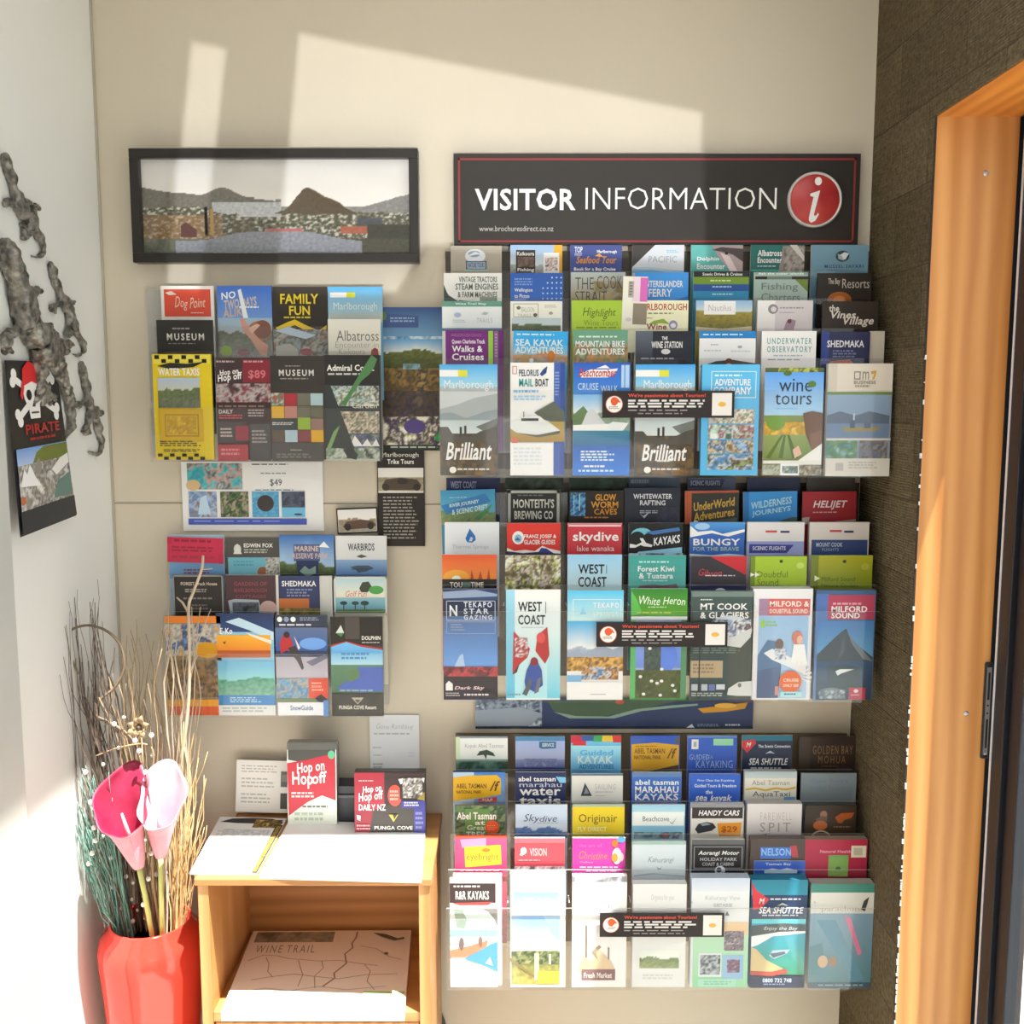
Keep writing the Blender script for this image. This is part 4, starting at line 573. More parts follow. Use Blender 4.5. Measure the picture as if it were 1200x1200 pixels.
B('B', 0, 870, 862, 929, 906, 'navy water shuttle brochure with red diamond and teal top', '1f2c48', [('r', 0, 0, 100, 14, '1f6c84'), ('p', [0, 14, 24, 10, 28, 20, 10, 46, 0, 30], 'c02c38'), ('t', 8, 18, 18, 30, 'M', 'f0d8d8', 'bi'), ('t', 32, 24, 96, 32, 'The Scenic Connection', 'd0d4dc', 'b'), ('p', [46, 48, 56, 40, 66, 48, 56, 46], 'b0b8c8'), ('t', 14, 60, 92, 78, 'SEA SHUTTLE', 'f0f2f4', 'bi'), ('l', 18, 84, 88, 92, 1, 'c0c8d4')])
B('B', 0, 937, 863, 1004, 908, 'dark brown brochure with gold capitals', '30241f', [('r', 0, 0, 20, 100, '3c302a'), ('t', 24, 24, 94, 46, 'GOLDEN BAY', '8a6c48', 'w'), ('t', 34, 50, 82, 70, 'MOHUA', '8a6c48', 'w'), ('l', 40, 76, 76, 80, 1, '6a5240'), ('r', 66, 80, 90, 100, '44343c')], edge='3c322c')
B('B', 1, 531, 905, 592, 944, 'yellow national park brochure on blue with red tag', 'a8c4dc', [('r', 40, 0, 100, 100, '3c78c0', '7ca0cc'), ('p', [0, 16, 30, 10, 84, 8, 92, 20, 92, 66, 60, 76, 0, 86], 'd8a822'), ('t', 6, 34, 64, 48, 'ABEL TASMAN', '5a4014', 'b'), ('t', 6, 54, 54, 64, 'NATIONAL PARK', '5a4014', 'b'), ('t', 70, 26, 90, 56, '/f', '5a4014', 'bi'), ('p', [48, 80, 84, 74, 84, 90, 48, 92], 'b83434'), ('t', 56, 78, 76, 88, 'MAP', 'e8c8c4', 'b')], edge='2c4c90', th=.008)
B('B', 1, 604, 905, 663, 946, 'navy water taxi brochure with stacked white words', '26305c', [('t', 6, 12, 80, 26, 'abel tasman', 'e6e8f0', 'b'), ('t', 8, 28, 92, 42, 'marahau', 'c8cce0', ''), ('t', 8, 44, 90, 66, 'water', 'f4f4f8', 'b'), ('t', 8, 68, 90, 94, 'taxis', 'f4f4f8', 'b'), ('p', [80, 12, 100, 14, 100, 30, 88, 30], '7cc0e8')])
B('B', 1, 670, 907, 730, 946, 'cream sailing brochure with dark triangle sail', 'd8d8d4', [('r', 0, 0, 100, 5, '5c6c80'), ('p', [18, 66, 26, 26, 40, 66], '3c444c'), ('p', [24, 60, 28, 40, 34, 58], '8a949c'), ('t', 46, 30, 86, 46, 'SAILING', 'a0a4a4', 'lw'), ('l', 46, 52, 84, 58, 1, 'b4b8b8'), ('l', 46, 64, 70, 68, 1, 'b4b8b8'), ('r', 0, 88, 100, 100, '1f5c5c')])
B('B', 1, 741, 905, 799, 944, 'mid-blue kayaks brochure with white block letters', '3a68b8', [('r', 0, 0, 100, 14, '5c7cac'), ('t', 6, 22, 94, 38, 'abel tasman', 'dce6f4', 'b'), ('t', 6, 42, 94, 62, 'MARAHAU', 'e8eef8', 'b'), ('t', 6, 64, 94, 84, 'KAYAKS', 'e8eef8', 'b'), ('r', 6, 88, 92, 94, '8a7cb0')])
B('B', 1, 808, 907, 868, 946, 'bright blue sea kayak brochure with white brush word', '2c5cc0', [('t', 16, 16, 88, 24, 'First Class Sea Kayaking', 'c0d0f0', 'b'), ('t', 10, 30, 92, 40, 'Guided Tours & Freedom', 'd0dcf4', 'b'), ('t', 32, 48, 46, 60, 'the', 'e4ecf8', 'b'), ('t', 12, 62, 84, 90, 'sea kayak', 'f0f4fc', 'bs')])
B('B', 1, 873, 904, 934, 944, 'white water taxi brochure with wavy yellow line', 'd8d6cc', [('r', 0, 0, 100, 20, '9ab0b8', 'c0c8c8'), ('t', 14, 26, 86, 40, 'Abel Tasman', '8a8c84', ''), ('p', [2, 50, 20, 46, 40, 52, 60, 46, 80, 50, 98, 44, 98, 50, 80, 56, 60, 52, 40, 58, 20, 52, 2, 56], 'c8a83c'), ('t', 16, 58, 88, 78, 'AquaTaxi', '3c4c60', ''), ('r', 0, 84, 100, 100, '3c4c94'), ('n', 36, 82, 66, 100, '8a94b8 c0c4d8 5c6ca8', 5, 50), ('r', 76, 74, 98, 92, '6ca4d8')], th=.012)
B('B', 1, 939, 906, 1004, 948, 'plain blue-grey brochure with faint blue writing', '76848c', [('t', 16, 16, 84, 30, 'Cape Tours', '4c74a4', 'l'), ('t', 18, 36, 76, 50, 'Lodge Tours', '5a7490', 'l')], edge='6a767e')
B('B', 2, 533, 944, 592, 983, 'green brochure with white words and orange disc', '4c6a4c', [('n', 0, 0, 100, 100, '3c5c44 5c7c50 2c4438 7a9060 4a5a58', 3, 51), ('r', 20, 10, 70, 90, '5a8448'), ('t', 4, 20, 82, 42, 'Abel Tasman', 'e6eee2', 'b'), ('t', 40, 46, 60, 58, 'at', 'd8e0d0', 'b'), ('t', 24, 58, 64, 74, 'Great', 'c8d4b8', 'b'), ('t', 22, 78, 62, 94, 'TREK', 'e6eee2', 'b'), ('e', 74, 66, 14, 22, 'd8552c'), ('l', 64, 58, 84, 76, 3, 'e88860')], edge='8a6a40')
B('B', 2, 604, 943, 665, 982, 'pale blue skydive brochure with thin handwriting', 'c0d0e6', [('m', 0, 46, 100, 100, 'b8cce4', 'd0dae8', '5c7cb0', '4a64a0', .5, .3, 52), ('t', 16, 28, 80, 56, 'Skydive', '4c5460', 's'), ('l', 42, 54, 96, 57, 1, 'a09070')])
B('B', 2, 671, 943, 732, 982, 'bright yellow brochure', 'ddc42a', [('r', 0, 0, 100, 6, '9ab4a0'), ('t', 12, 28, 86, 60, 'Originair', '5c5020', ''), ('t', 10, 66, 66, 80, 'FLY DIRECT', 'ece4b4', 'b'), ('r', 0, 88, 100, 94, 'a0a030')])
B('B', 2, 741, 943, 803, 985, 'pale sky blue brochure with white name strip', '9cc8dc', [('r', 0, 0, 100, 30, '90c0d8', 'b0d4e4'), ('r', 0, 20, 98, 58, 'dfe6e4'), ('t', 20, 32, 70, 46, 'Beachcove', '3c4048', ''), ('p', [70, 46, 76, 50, 86, 32, 76, 56], 'a8b0b0'), ('r', 0, 60, 100, 78, '80b8d4'), ('n', 4, 76, 96, 94, '5c7484 8aa8b8 3c4854 a85c64', 5, 53)])
B('B', 2, 810, 943, 872, 983, 'white rental car brochure with black car', 'd8d4ce', [('r', 0, 0, 100, 10, '8a8a8a'), ('r', 2, 8, 98, 40, '342c30'), ('t', 14, 16, 92, 32, 'HANDY CARS', 'f4f0f0', 'bi'), ('p', [8, 72, 14, 56, 30, 50, 42, 54, 48, 66, 40, 76, 14, 84], '2c3038'), ('p', [18, 56, 30, 52, 38, 58, 22, 62], '8a94a0'), ('p', [50, 54, 96, 52, 94, 92, 54, 92], 'dc9420'), ('t', 58, 62, 88, 82, '$29', 'b04a28', 'b')], th=.012)
B('B', 2, 876, 942, 940, 984, 'white brochure with tall grey spit letters', 'd0cccc', [('t', 24, 24, 82, 46, 'FAREWELL', 'b8aca4', 'w'), ('t', 24, 52, 80, 78, 'SPIT', 'a09494', 'w'), ('t', 28, 82, 88, 102, 'Tours', '504c4c', 's')], th=.018, edge='bab6b6')
B('B', 2, 944, 944, 1004, 984, 'dark brown brochure with orange map and dancer', '34271c', [('e', 36, 26, 7, 11, '8a6450'), ('p', [20, 40, 34, 30, 44, 34, 42, 48, 26, 52], '5c4a44'), ('e', 30, 58, 14, 14, 'a85c2c'), ('e', 32, 96, 20, 24, 'b0a08a'), ('e', 32, 98, 17, 22, '3a2c20'), ('p', [58, 34, 70, 22, 96, 20, 90, 36, 76, 42, 72, 52, 64, 50], '9a4c1c'), ('l', 56, 60, 96, 66, 1, '8a6a4c')], edge='463829')
B('B', 3, 533, 982, 594, 1026, 'magenta brochure with yellow name block', 'c04468', [('r', 0, 0, 100, 100, 'c8507c', 'b03064'), ('p', [10, 4, 60, 0, 60, 24, 14, 26], 'dc8cb0'), ('p', [18, 24, 88, 18, 90, 70, 20, 78], 'ecb830'), ('t', 22, 40, 84, 64, 'eyebright', 'a0682c', ''), ('e', 60, 32, 8, 5, 'c8742c'), ('l', 10, 84, 90, 92, 1, 'e4a8c4')], edge='c0442c', th=.012)
B('B', 3, 603, 982, 662, 1024, 'plain red brochure with small white emblem', 'b84450', [('r', 0, 0, 100, 14, 'b4606c'), ('e', 18, 36, 6, 10, 'f0e0e0'), ('p', [10, 46, 22, 28, 24, 40, 14, 50], 'f0e0e0'), ('t', 30, 28, 64, 50, 'VISION', 'd8aaac', 'b'), ('l', 8, 60, 60, 66, 1, 'd09098'), ('n', 0, 78, 100, 100, '4a3440 7a6a70 b0a4a8 3a2c34', 5, 54), ('r', 0, 72, 100, 78, '9c3444')])
B('B', 3, 671, 982, 733, 1026, 'hot pink brochure with orange handwriting', 'b4348c', [('t', 12, 34, 66, 58, 'Christine', 'd8743c', 's'), ('t', 14, 62, 40, 68, 'Gallery', 'd890c0', ''), ('l', 14, 76, 92, 82, 1, 'e8c0dc'), ('l', 26, 86, 88, 92, 1, 'e0b0d4'), ('e', 84, 48, 9, 22, 'd8d0d4'), ('e', 80, 14, 6, 10, 'c8642c'), ('e', 92, 4, 8, 8, '4c88c8'), ('e', 80, 52, 6, 12, 'd88430'), ('e', 92, 50, 5, 12, 'b8a8a8'), ('t', 12, 14, 56, 24, 'the art of', 'c86aa8', 'l')])
B('B', 3, 741, 986, 804, 1032, 'very pale blue brochure with pencil scrawl', 'ccd8e0', [('r', 0, 0, 100, 8, '9cb8b0'), ('t', 30, 38, 78, 56, 'Kahurangi', '8a949c', 's'), ('p', [46, 62, 48, 72, 54, 72, 56, 62, 54, 68, 49, 68], '8a949c'), ('p', [4, 86, 40, 80, 100, 88, 100, 90, 40, 84, 4, 90], 'a8b8c4')])
B('B', 3, 811, 984, 873, 1024, 'black rounded-frame motel brochure', '34343a', [('r', 0, 0, 100, 14, '5a5c5e'), ('o', 4, 20, 96, 84, 1.5, '8a8c8c'), ('r', 6, 23, 94, 82, '1e1c20'), ('t', 12, 32, 90, 48, 'Aorangi Motor', 'd8d8d8', 'bi'), ('t', 16, 52, 86, 62, 'HOLIDAY PARK', 'b0b0b4', 'b'), ('t', 20, 66, 80, 76, 'COAST & CABINS', 'b0b0b4', 'b'), ('e', 54, 90, 10, 14, 'd0d8e0'), ('e', 52, 88, 5, 8, '3c444c')])
B('B', 3, 880, 983, 944, 1012, 'dark taupe brochure with blue and red block', '4a3f3c', [('r', 18, 34, 74, 80, '3c6cc0'), ('t', 20, 38, 74, 68, 'NELSON', '8ab4e8', 'b'), ('p', [72, 30, 84, 26, 88, 74, 76, 74], 'b0404c'), ('l', 46, 84, 74, 92, 1, '8a7c78')], th=.016, edge='5c504c')
B('B', 3, 884, 1009, 944, 1026, 'royal blue brochure strip tucked under the taupe one', '3058b8', [('t', 22, 12, 72, 34, 'Tasman Bay', 'b8c8e8', 'b'), ('p', [20, 64, 36, 50, 50, 60, 64, 48, 84, 62, 84, 84, 20, 84], 'b4c8dc'), ('r', 0, 84, 100, 100, '3c84a8')], dy=-.003, th=.002)
B('B', 3, 944, 984, 1017, 1027, 'crimson brochure with green square and white tag', 'a82444', [('t', 24, 28, 74, 36, 'Natural Health', 'd890a4', 'b'), ('r', 38, 42, 70, 100, '6c9c50', '8ab45c'), ('e', 54, 78, 4, 5, '4c6c44'), ('r', 74, 16, 98, 48, 'd0ccb8'), ('r', 78, 22, 92, 42, 'b0ac98')], th=.018, edge='988a78')
B('B', 4, 527, 1030, 583, 1156, 'white kayak brochure with red kayak on blue bay', 'f0f2f2', [('r', 0, 4, 96, 22, '3c3034'), ('l', 8, 6, 78, 9, 1, 'd0ccd0'), ('t', 12, 11, 82, 19, 'R&R KAYAKS', 'f4f0f0', 'b'), ('p', [4, 22, 90, 21, 80, 24, 20, 24], 'c04848'), ('r', 0, 26, 100, 60, 'd4e4e6', 'a0d0e0'), ('p', [60, 26, 100, 26, 100, 44, 92, 36, 80, 30], '7c7a7c'), ('p', [8, 28, 26, 28, 36, 38, 30, 46, 14, 44], '8aa49c'), ('r', 0, 47, 100, 52, '8cc8dc'), ('p', [0, 66, 60, 60, 80, 56, 76, 64, 30, 72, 0, 72], 'e0805c'), ('p', [30, 74, 78, 62, 100, 58, 100, 86, 70, 80], '3c98d0'), ('e', 64, 58, 4, 5, '8a5c4c'), ('e', 24, 60, 5, 6, '6a5a58'), ('p', [74, 78, 84, 72, 90, 80], 'd8ecf2'), ('t', 12, 93, 30, 96, 'FREE', '9a9898', '')], th=.006)
B('B', 4, 531, 1026, 588, 1040, 'white sheet standing behind the red kayak brochure', 'f2f2ee', [], dy=.0065, th=.010)
B('B', 4, 598, 1024, 663, 1156, 'white-framed field and sky brochure', 'f2f4f4', [('r', 6, 16, 88, 33, '8aa4d8', 'a4bce0'), ('t', 14, 21, 86, 31, 'NELSON', 'd4e0f4', 'b'), ('m', 2, 37, 90, 98, '88b4ec', 'eaf4fa', '6a7c50', 'b8ac60', .56, .06, 56), ('p', [60, 37, 90, 37, 90, 60, 74, 52], '9cc0f0'), ('n', 2, 68, 90, 80, '54683c 8a9464 3c5034 a8a878', 5, 57), ('r', 44, 70, 52, 94, 'dcd0b0'), ('r', 70, 71, 74, 80, 'e8e0d0'), ('p', [0, 74, 44, 90, 44, 92, 0, 77], '8a7a54'), ('r', 50, 86, 88, 97, 'd8dc4c')], th=.014)
B('B', 4, 671, 1027, 735, 1156, 'white brochure with pencil sketch of masts', 'f2f0ee', [('r', 0, 0, 100, 5, '8a8c94'), ('n', 4, 0, 90, 5, '6a6c78 a8aab0 c8c8cc', 4, 58), ('r', 42, 26, 44, 30, '8a8a8a'), ('r', 66, 25, 68, 29, '8a8a8a'), ('r', 24, 44, 28, 78, '8c8078'), ('r', 66, 64, 69, 82, '8c8078'), ('p', [10, 86, 20, 72, 36, 76, 50, 66, 70, 76, 80, 84, 70, 90], 'd4c0a0'), ('p', [36, 68, 50, 62, 54, 64, 44, 68, 48, 76], 'a09078'), ('r', 18, 84, 80, 94, '8a6a6c'), ('t', 22, 87, 74, 92, 'Fresh Market', 'e8dcd8', 'b')], th=.012)
B('B', 4, 742, 1036, 805, 1156, 'white brochure with green hill drawing', 'd6d8d8', [('t', 34, 10, 76, 17, 'Organics for you', 'a8acae', 'l'), ('m', 14, 64, 88, 82, 'd4dcd8', 'dfe4dc', '6a7c54', '8a9868', .45, .3, 59), ('l', 20, 88, 80, 94, 2, 'c0c4c4')], th=.016, edge='dcdcda')
B('B', 4, 811, 1029, 879, 1157, 'white to mint green brochure with three dark photos', 'd4d8da', [('r', 0, 0, 100, 12, 'b8c4d8', 'cfd4dc'), ('t', 24, 16, 84, 21, 'Kahurangi View', 'a4a8ac', 'l'), ('t', 38, 23, 70, 26, 'GUEST HOUSE', '8a8c90', ''), ('p', [58, 34, 62, 30, 66, 34], '6a7078'), ('r', 4, 40, 100, 100, 'b0d0b8', '8fc8a0'), ('r', 56, 40, 98, 52, 'd8b890'), ('n', 58, 48, 92, 66, '5c4c64 8a7c84 3c3448 b0a4a8', 4, 60), ('r', 14, 68, 54, 90, 'c8d4d8'), ('n', 17, 70, 52, 88, '3c4c5c 6a7480 b0b8bc 2c3440', 4, 61), ('r', 56, 70, 92, 92, '8ab0d0'), ('n', 64, 74, 86, 86, '5c3c6c 8a5c70 3c3454 a09ab0', 4, 62), ('r', 14, 92, 80, 99, '9cd0b8'), ('l', 24, 94, 74, 98, 2, '7cb098')], th=.02, edge='b8c4d4')
B('B', 4, 881, 1031, 947, 1157, 'navy and teal water shuttle brochure with beach photo', '22385c', [('r', 0, 0, 100, 14, '1f7890', '2a88a0'), ('p', [0, 2, 10, 10, 32, 18, 18, 26, 4, 28], 'c83440'), ('t', 14, 17, 24, 22, 'M', 'f0d8d8', 'bi'), ('l', 34, 17, 94, 19.5, 1, 'd0d4dc'), ('p', [46, 24, 56, 21, 66, 24, 56, 23], 'b0b8a0'), ('t', 14, 25, 94, 31, 'SEA SHUTTLE', 'f4f6f8', 'bi'), ('l', 20, 32, 86, 34, 1, 'c0c8d4'), ('r', 2, 36, 98, 88, '2c9cc8', '3c9c74'), ('r', 2, 36, 98, 40, '5cc0c8'), ('p', [2, 42, 60, 40, 98, 41, 98, 48, 50, 48, 2, 54], '3a4448'), ('t', 24, 43, 84, 47, 'Enjoy the Bay', 'c8d0d0', 'i'), ('p', [2, 52, 50, 48, 98, 47, 98, 49, 40, 52, 14, 60, 2, 62], 'e0e8e4'), ('p', [2, 62, 12, 64, 30, 74, 60, 82, 54, 88, 2, 88], 'c8b484'), ('p', [34, 70, 40, 65, 72, 64, 66, 68, 44, 73], 'a8b8c4'), ('p', [36, 68, 62, 66, 64, 68, 42, 72], '4c6070'), ('p', [2, 84, 40, 85, 64, 82, 70, 86, 40, 89, 2, 88], 'b84c3c'), ('r', 2, 89, 98, 100, '26304c'), ('t', 24, 91, 76, 95, '0800 732 748', 'c8d0e0', 'b'), ('l', 26, 96, 70, 98, 1, '8a94b0')], th=.02, edge='2a7890')
B('B', 4, 951, 1036, 1025, 1158, 'teal parasailing brochure with pink streamer', '6c94a0', [('r', 0, 0, 100, 8, '3f8478'), ('r', 0, 8, 100, 28, 'd0d0ca'), ('t', 18, 21, 88, 27, 'parachutes', '9a9a98', 'l'), ('p', [80, 24, 84, 16, 92, 12, 90, 18, 86, 26], '3c4440'), ('r', 0, 28, 100, 100, '7c9cb4', '4c7c84'), ('p', [10, 34, 40, 34, 90, 92, 70, 94], '5c8ca4'), ('p', [54, 30, 64, 32, 84, 66, 78, 68], 'd07898'), ('p', [0, 60, 20, 56, 30, 98, 0, 98], '54808c'), ('e', 22, 74, 8, 6, 'c8a888'), ('e', 38, 74, 7, 5, '9a7c68'), ('r', 0, 94, 100, 100, '3c5464'), ('l', 16, 96, 88, 98.5, 1, '8aa0ac')], th=.022, edge='a0a8a0')
# =========== upper small rack
B('U', 0, 188, 335, 250, 385, 'white brochure with red name panel', 'e8e4e0', [('r', 6, 8, 94, 72, 'd8503c'), ('t', 26, 24, 84, 58, 'Dog Point', 'eccab8', 's'), ('l', 56, 62, 80, 66, 1, 'f0d0c4'), ('p', [8, 16, 20, 12, 30, 20, 16, 22], 'f0d8cc')])
B('U', 1, 183, 375, 249, 416, 'black museum brochure in left column', '2a2826', [('l', 28, 22, 70, 30, 1, '8a8884'), ('t', 18, 38, 84, 58, 'MUSEUM', 'd4d2cc', 'bw'), ('l', 20, 66, 82, 70, 1, '8a8884')], edge='4a4844')
B('U', 0, 254, 335, 318, 420, 'blue sky brochure with big laughing face', '4a78c8', [('r', 0, 0, 100, 46, '3c6cc8', '6c94d4'), ('t', 8, 8, 34, 18, 'NO', 'f0f2f4', 'bu'), ('t', 12, 17, 72, 30, 'TWO DAYS', 'c8b8a4', 'bu'), ('t', 10, 30, 54, 42, 'ALIKE', 'c0a890', 'bu'), ('p', [38, 6, 44, 4, 56, 44, 48, 48], 'e0e4ea'), ('l', 40, 28, 76, 32, 1, 'dfe6f0'), ('m', 0, 44, 100, 100, '94b0c8', 'a8b4bc', '5c6450', '8a8c8c', .35, .2, 63), ('e', 76, 62, 22, 14, 'a0705c'), ('e', 82, 60, 16, 13, '7a4c3c'), ('p', [40, 44, 50, 46, 60, 60, 76, 74, 92, 82, 88, 98, 76, 94, 60, 74, 46, 62], 'c89484'), ('p', [56, 58, 72, 52, 78, 54, 62, 66], 'd8b0a0'), ('e', 14, 90, 11, 8, '8aa83c'), ('e', 46, 92, 12, 5, '8a5a64')], edge='5c6470')
B('U', 0, 319, 336, 383, 419, 'black and yellow family fun brochure', '2c2620', [('t', 14, 10, 84, 24, 'FAMILY', 'dcc428', 'b'), ('t', 30, 27, 68, 40, 'FUN', 'dcc428', 'b'), ('l', 20, 42, 76, 46, 1, 'c8b428'), ('p', [4, 58, 26, 50, 40, 46, 60, 54, 84, 62, 98, 54, 98, 60, 70, 66, 40, 54, 10, 62], 'd8b828'), ('n', 0, 60, 100, 100, '6a6c5c 8a9a9c 5c4c48 a8a8a0 7a5a50', 3, 64), ('p', [4, 62, 28, 56, 50, 62, 78, 68, 60, 74, 30, 68], 'b4c8d8'), ('p', [4, 84, 30, 80, 44, 88, 46, 98, 4, 98], 'b0b0ac'), ('e', 60, 92, 12, 5, '9a4c54')], edge='3a3430')
B('U', 0, 384, 336, 448, 378, 'sky blue regional brochure above the albatross one', '6cb4dc', [('r', 0, 0, 100, 100, '4ca4d8', 'b8d0d4'), ('r', 4, 16, 34, 30, 'ecf2f2'), ('r', 34, 16, 50, 30, 'd0d02c'), ('t', 10, 44, 90, 70, 'Marlborough', 'd8eaf2', ''), ('r', 4, 74, 100, 100, 'b8c4c0')], edge='9ab0b8')
B('U', 1, 384, 374, 446, 418, 'white albatross brochure with grey serif-like words', 'd8d6cc', [('t', 16, 30, 96, 58, 'Albatross', '6c6a64', ''), ('t', 14, 60, 96, 76, 'Encounter in', 'a09c94', 'l'), ('t', 20, 78, 70, 94, 'Kaikoura', 'a09c94', 'l'), ('p', [82, 82, 88, 76, 94, 80, 96, 100, 80, 100], '8a3a34')])
B('U', 2, 178, 415, 247, 540, 'bright yellow brochure with chequered taxi edges', 'd8c01c', [('r', 2, 1, 98, 9, 'e0d048')] + [('r', 4 + 11.5 * i, 1 + 3.6 * (i % 2), 12 + 11.5 * i, 4.6 + 3.6 * (i % 2), '1c1a14') for i in range(8)] + [('p', [8, 11, 30, 8, 60, 9, 90, 7, 70, 12, 30, 14], '26221a'), ('t', 10, 13, 80, 20, 'WATER TAXIS', 'f2f0e4', 'b'), ('m', 8, 22, 80, 50, 'a8b8c8', 'b8bcb0', '5c6c44', '6a6c5c', .4, .3, 65), ('r', 8, 51, 84, 82, 'c8a41c'), ('o', 18, 56, 76, 77, 2, 'a0801c'), ('n', 22, 58, 72, 75, 'c4a024 b08c20 d0b030', 3, 66), ('l', 8, 81, 80, 87, 3, '6a5c1c'), ('l', 14, 89, 76, 92, 2, '4c421c')] + [('r', 4 + 10.4 * i, 93 + 3 * (i % 2), 12 + 10.4 * i, 96 + 3 * (i % 2), '1c1a14') for i in range(8)], edge='c8b42c', th=.006)
B('U', 2, 252, 419, 316, 540, 'dark red and grey bus tour brochure', '3c2c2e', [('r', 50, 2, 100, 24, '7c2430'), ('l', 2, 3, 40, 6, 1, 'b0a0a0'), ('l', 52, 3, 96, 6, 1, 'c89098'), ('t', 8, 11, 42, 18, 'Hop on', 'e8dede', 'bu'), ('t', 4, 15, 48, 24, 'Hop off', 'f0e8e8', 'bu'), ('t', 60, 12, 92, 21, '$89', 'c86c74', 'b'), ('r', 0, 25, 100, 43, '5c2c34'), ('n', 0, 25, 100, 43, '3c3c40 8a3a44 a8a4a4 5c3034 2c2c30', 4, 67), ('l', 4, 46, 96, 49, 1, '8a6a5c'), ('t', 4, 50, 30, 54, 'DAILY', 'c8c0c0', 'b'), ('l', 4, 55, 52, 60, 2, 'b85058'), ('l', 58, 50, 92, 58, 3, 'a89c9c'), ('r', 0, 62, 54, 82, '4a4244'), ('r', 34, 66, 58, 80, '8c3440'), ('l', 6, 68, 28, 78, 3, 'b8a8a8'), ('r', 60, 64, 98, 100, '4a484a'), ('l', 64, 70, 92, 84, 4, '9a9090'), ('r', 0, 84, 56, 100, 'a03c44'), ('l', 6, 88, 48, 96, 2, 'c87c80')], edge='6a5c5c')
B('U', 2, 316, 417, 380, 540, 'black museum brochure with coloured squares', '332f2c', [('l', 28, 9, 64, 11, 1, '8a8884'), ('t', 16, 13, 80, 19, 'MUSEUM', 'd4d2cc', 'bw'), ('l', 18, 21, 78, 23, 1, '8a8884'), ('r', 0, 35, 96, 76, '4c4844')] + [('r', x, y, x + 23, y + 11.5, c) for x, y, c in ((1, 35.5, 'c8bcb4'), (25, 35.5, 'a03038'), (49, 35.5, '6c685c'), (73, 35.5, 'a0b8bc'), (1, 47.5, 'd0a42c'), (25, 47.5, 'b47c70'), (49, 47.5, '6a6858'), (73, 47.5, '646250'), (1, 59.5, '3c4448'), (25, 59.5, '343c40'), (49, 58.5, '8aa832'), (73, 59.5, '8a6c64'), (1, 70.5, '5c4c40'), (25, 70.5, 'a8c0cc'), (49, 70.5, '7c3c40'), (73, 70.5, 'd0a02c'))] + [('n', 1, 35, 24, 47, 'c8bcb4 5c7a64 a8443c', 4, 68), ('l', 2, 63, 46, 66, 2, 'd8d4d0'), ('r', 0, 82.5, 96, 100, '4c4a48'), ('l', 34, 89, 60, 91, 1, 'a09c98'), ('l', 8, 93, 80, 98, 2, '7a7672')], edge='4a4642')
B('U', 2, 380, 416, 446, 540, 'dark slate motel brochure with long green fern', '34383a', [('r', 0, 0, 98, 28, '232322'), ('t', 4, 9, 88, 15, 'Admiral Court', 'e2e2dc', 'b'), ('l', 6, 17, 84, 20, 1, 'c0c0ba'), ('n', 8, 29, 96, 48, '4c6448 b8c4c8 5c6c50 d0d0c8 3c443c', 4, 69), ('t', 48, 45, 92, 50, 'Garden', 'd4d0c4', ''), ('n', 26, 53, 96, 74, 'b8a888 4c4c44 d0c4b0 6a6a58 8a9a90', 4, 70), ('n', 34, 75, 96, 92, '3c4c34 5a5a8a 8a9a7c 2c3428', 4, 71), ('p', [42, 86, 52, 76, 66, 86], 'e0dcdc'), ('p', [64, 86, 74, 79, 82, 86], 'e0dcdc'), ('p', [82, 86, 90, 79, 96, 86], 'dcd8d8'), ('p', [0, 28, 10, 28, 48, 84, 60, 96, 44, 99, 0, 99], '33383a'), ('p', [84, 0, 94, 4, 88, 12, 80, 18, 66, 24, 50, 36, 36, 48, 30, 46, 48, 30, 62, 18], '4c7c4c'), ('p', [0, 90, 14, 72, 26, 66, 12, 84, 2, 96], '7a9c64'), ('r', 0, 90, 96, 100, 'a8b0a4'), ('n', 0, 88, 96, 98, '8a9c84 5c6c5c b8c0b4 3c4440', 4, 72), ('p', [32, 90, 44, 86, 58, 94, 54, 99, 38, 97], '2a2c2e')], edge='7c8078')
# =========== lower small rack
B('L', 0, 197, 627, 262, 678, 'blue brochure under a torn crimson paper flag', '8ab0d0', [('r', 0, 0, 100, 100, '9ab8d0', '5a94c8'), ('l', 26, 78, 78, 92, 2, '8a4c64')])
B('L', 0, 195, 630, 261, 660, 'torn crimson paper flag printed with faint words', 'c02c4c', [('l', 12, 8, 92, 26, 1, '8c2038'), ('l', 8, 36, 92, 60, 2, '98223c'), ('l', 8, 72, 92, 88, 1, 'a03048'), ('r', 0, 0, 8, 26, 'b02444'), ('r', 92, 60, 100, 100, 'b4284a')], dy=-.003, th=.0015, tall=.047, name='paper_flag', roll=.03)
B('L', 0, 264, 630, 327, 678, 'charcoal and turquoise brochure with white crest', '4a4a46', [('e', 22, 28, 7, 12, 'c8c8c0'), ('p', [14, 40, 22, 14, 30, 40], 'd4d4cc'), ('t', 34, 14, 88, 24, 'EDWIN FOX', 'e8e8e0', 'b'), ('l', 34, 28, 88, 40, 2, 'b0b0a8'), ('r', 4, 48, 78, 100, '6cb0c4', '7cc0d0'), ('e', 68, 84, 10, 13, 'a06448'), ('n', 74, 48, 100, 100, '3c3c38 c8c8c0 6a6a60', 4, 73), ('l', 14, 56, 60, 72, 2, '58a0b8')], edge='5c5c58')
